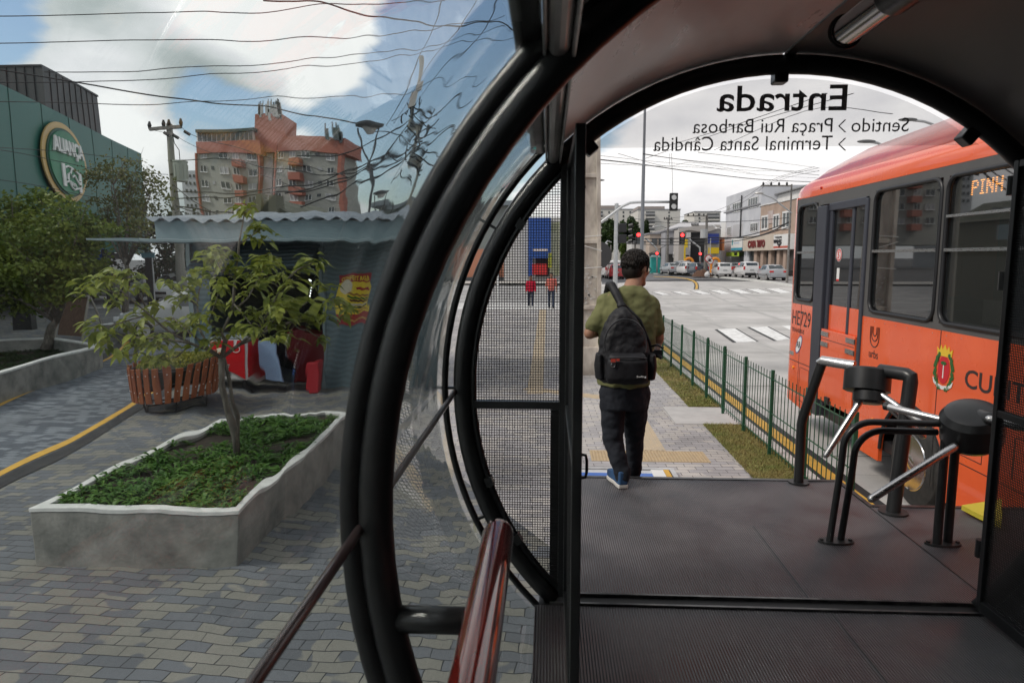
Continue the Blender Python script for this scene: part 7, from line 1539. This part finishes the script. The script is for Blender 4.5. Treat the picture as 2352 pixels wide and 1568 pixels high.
r3(200,600,835,1130,mat('terracotta_wall',(.38,.16,.10),(.44,.20,.13),scale=.3,rough=.9),'wall',y=63,dep=8); r3(500,560,930,1080,wr2,'door',y=63,out=.1); r3(100,610,1080,1130,darkgrey,'plinth',y=63,out=.4)
e=empty('building',(-30,75,.3),'grey green long hall beyond the kiosk','building'); a=aty(880,455,75); q=MB(); q.b2(a.x,aty(1190,455,75).x,75,90,.2,a.z*.9); q.build('wall',mat('grey_green_wall',(.20,.23,.22),(.26,.29,.28),scale=.2,rough=.9),e); q=MB(); q.b2(a.x-1,aty(1190,455,75).x+1,74,91,a.z*.9,a.z*.9+.5); q.build('roof',mat('slate_roof',(.16,.19,.21),rough=.7),e)
q=MB(); 
e=empty('sign_post',(-8,40,0),'thin white post with a small sign on the side street, beyond the wire screen','sign'); p=aty(1143,600,40); q=MB(); q.cyl((p.x,40,0),(p.x,40,p.z+1.2),.06,n=8); q.build('post',white,e); q=MB(); q.box((p.x,39.9,p.z+.9),(.5,.05,.5)); q.build('plate',darkgrey,e)
# cables on the left
WL=['topmost long cable across the left sky','second long cable from the top across the left sky','upper of two cables sagging just above the dark roof block','lower of two cables crossing just above the dark roof block','thick cable falling from the roof block to the disc lamp','long level cable just above the orange and grey building antennas','thick cable at the top edge over the white cloud','leftmost steep diagonal cable right of the orange and grey building','middle steep diagonal cable crossing the blue sky','rightmost steep diagonal cable near the big ring','cable crossing the emblem above its letters','cable crossing the emblem through its letters','low cable crossing the left green wall above the tree','cable from the grey pole past the upper balconies','cable from the transformer toward the tangled pole, upper one','cable over the lower balconies toward the tangled pole','thick low cable just above the kiosk roof','short cable from the grey pole down behind the kiosk roof','short steep cable below the transformer','thin cable from the crossarm over the orange band','thin cable from the crossarm across the grey facade','tiny cable along the crossarm of the grey pole','upper cable leaving the tangled pole to the right','lower cable leaving the tangled pole to the right','cable from the small disc lamp past the tangled pole','short cable between the big disc lamp and the tangled pole']
GL='overhead cables over the kiosk and the theatre'
for pts,y0,y1,r_ in ([[(-40,38),(0,38),(210,33),(450,30),(540,32),(740,17),(900,5),(1010,-8)],14,17,.011],[[(-40,102),(0,102),(310,95),(480,93),(610,94),(823,83),(1000,60),(1170,45)],14,18,.011],[[(100,170),(290,168),(400,155),(540,150),(700,140),(823,123),(1000,104),(1170,70)],15,19,.010],
  [[(-40,196),(160,193),(320,185),(480,170),(620,162),(823,145),(960,120),(1180,95)],15,19,.010],[[(-40,155),(0,165),(140,188),(270,208),(400,225),(480,235),(620,249),(823,283)],14,17,.016],[[(-40,240),(0,240),(300,240),(450,233),(620,226),(823,222),(960,208),(1120,190)],15,19,.010],
  [[(600,0),(680,5),(740,10),(823,30),(940,45),(1039,61),(1126,52),(1180,70)],12,14,.014],[[(1002,-5),(960,110),(885,291)],14,17,.010],[[(1089,-5),(1050,70),(969,168),(905,290)],14,19,.010],[[(1142,-5),(1095,100),(1020,192),(960,260)],14,19,.010],
  [[(0,345),(60,348),(150,352),(250,362),(322,375)],20,30,.012],[[(0,350),(60,360),(150,378),(250,395),(380,402)],20,30,.012],[[(0,418),(90,432),(200,455),(300,470)],22,30,.012],
  [[(380,370),(520,366),(640,385),(790,395),(950,330)],30,20,.02],[[(390,440),(520,435),(700,420),(820,380),(955,330)],30,20,.022],[[(395,455),(560,440),(720,430),(850,380),(955,300)],30,20,.022],[[(392,470),(520,480),(690,470),(850,400),(955,345)],30,20,.03],[[(395,470),(470,490),(600,500)],30,22,.02],[[(392,425),(440,460),(520,500)],30,24,.02],[[(412,291),(450,315),(620,360),(800,400)],30,20,.012],[[(385,300),(430,330),(560,380),(690,430)],30,22,.010],[[(340,298),(372,305)],29.8,29.7,.01],
  [[(690,360),(800,345),(950,290),(1080,230)],22,19,.02],[[(660,440),(800,400),(950,345),(1050,300)],22,19,.02],[[(900,420),(960,330),(1080,290),(1180,280)],20,18,.015],[[(850,300),(900,310),(955,330)],17,20,.014]):
    wire(pts,y0,y1,r_,WL.pop(0),GL)
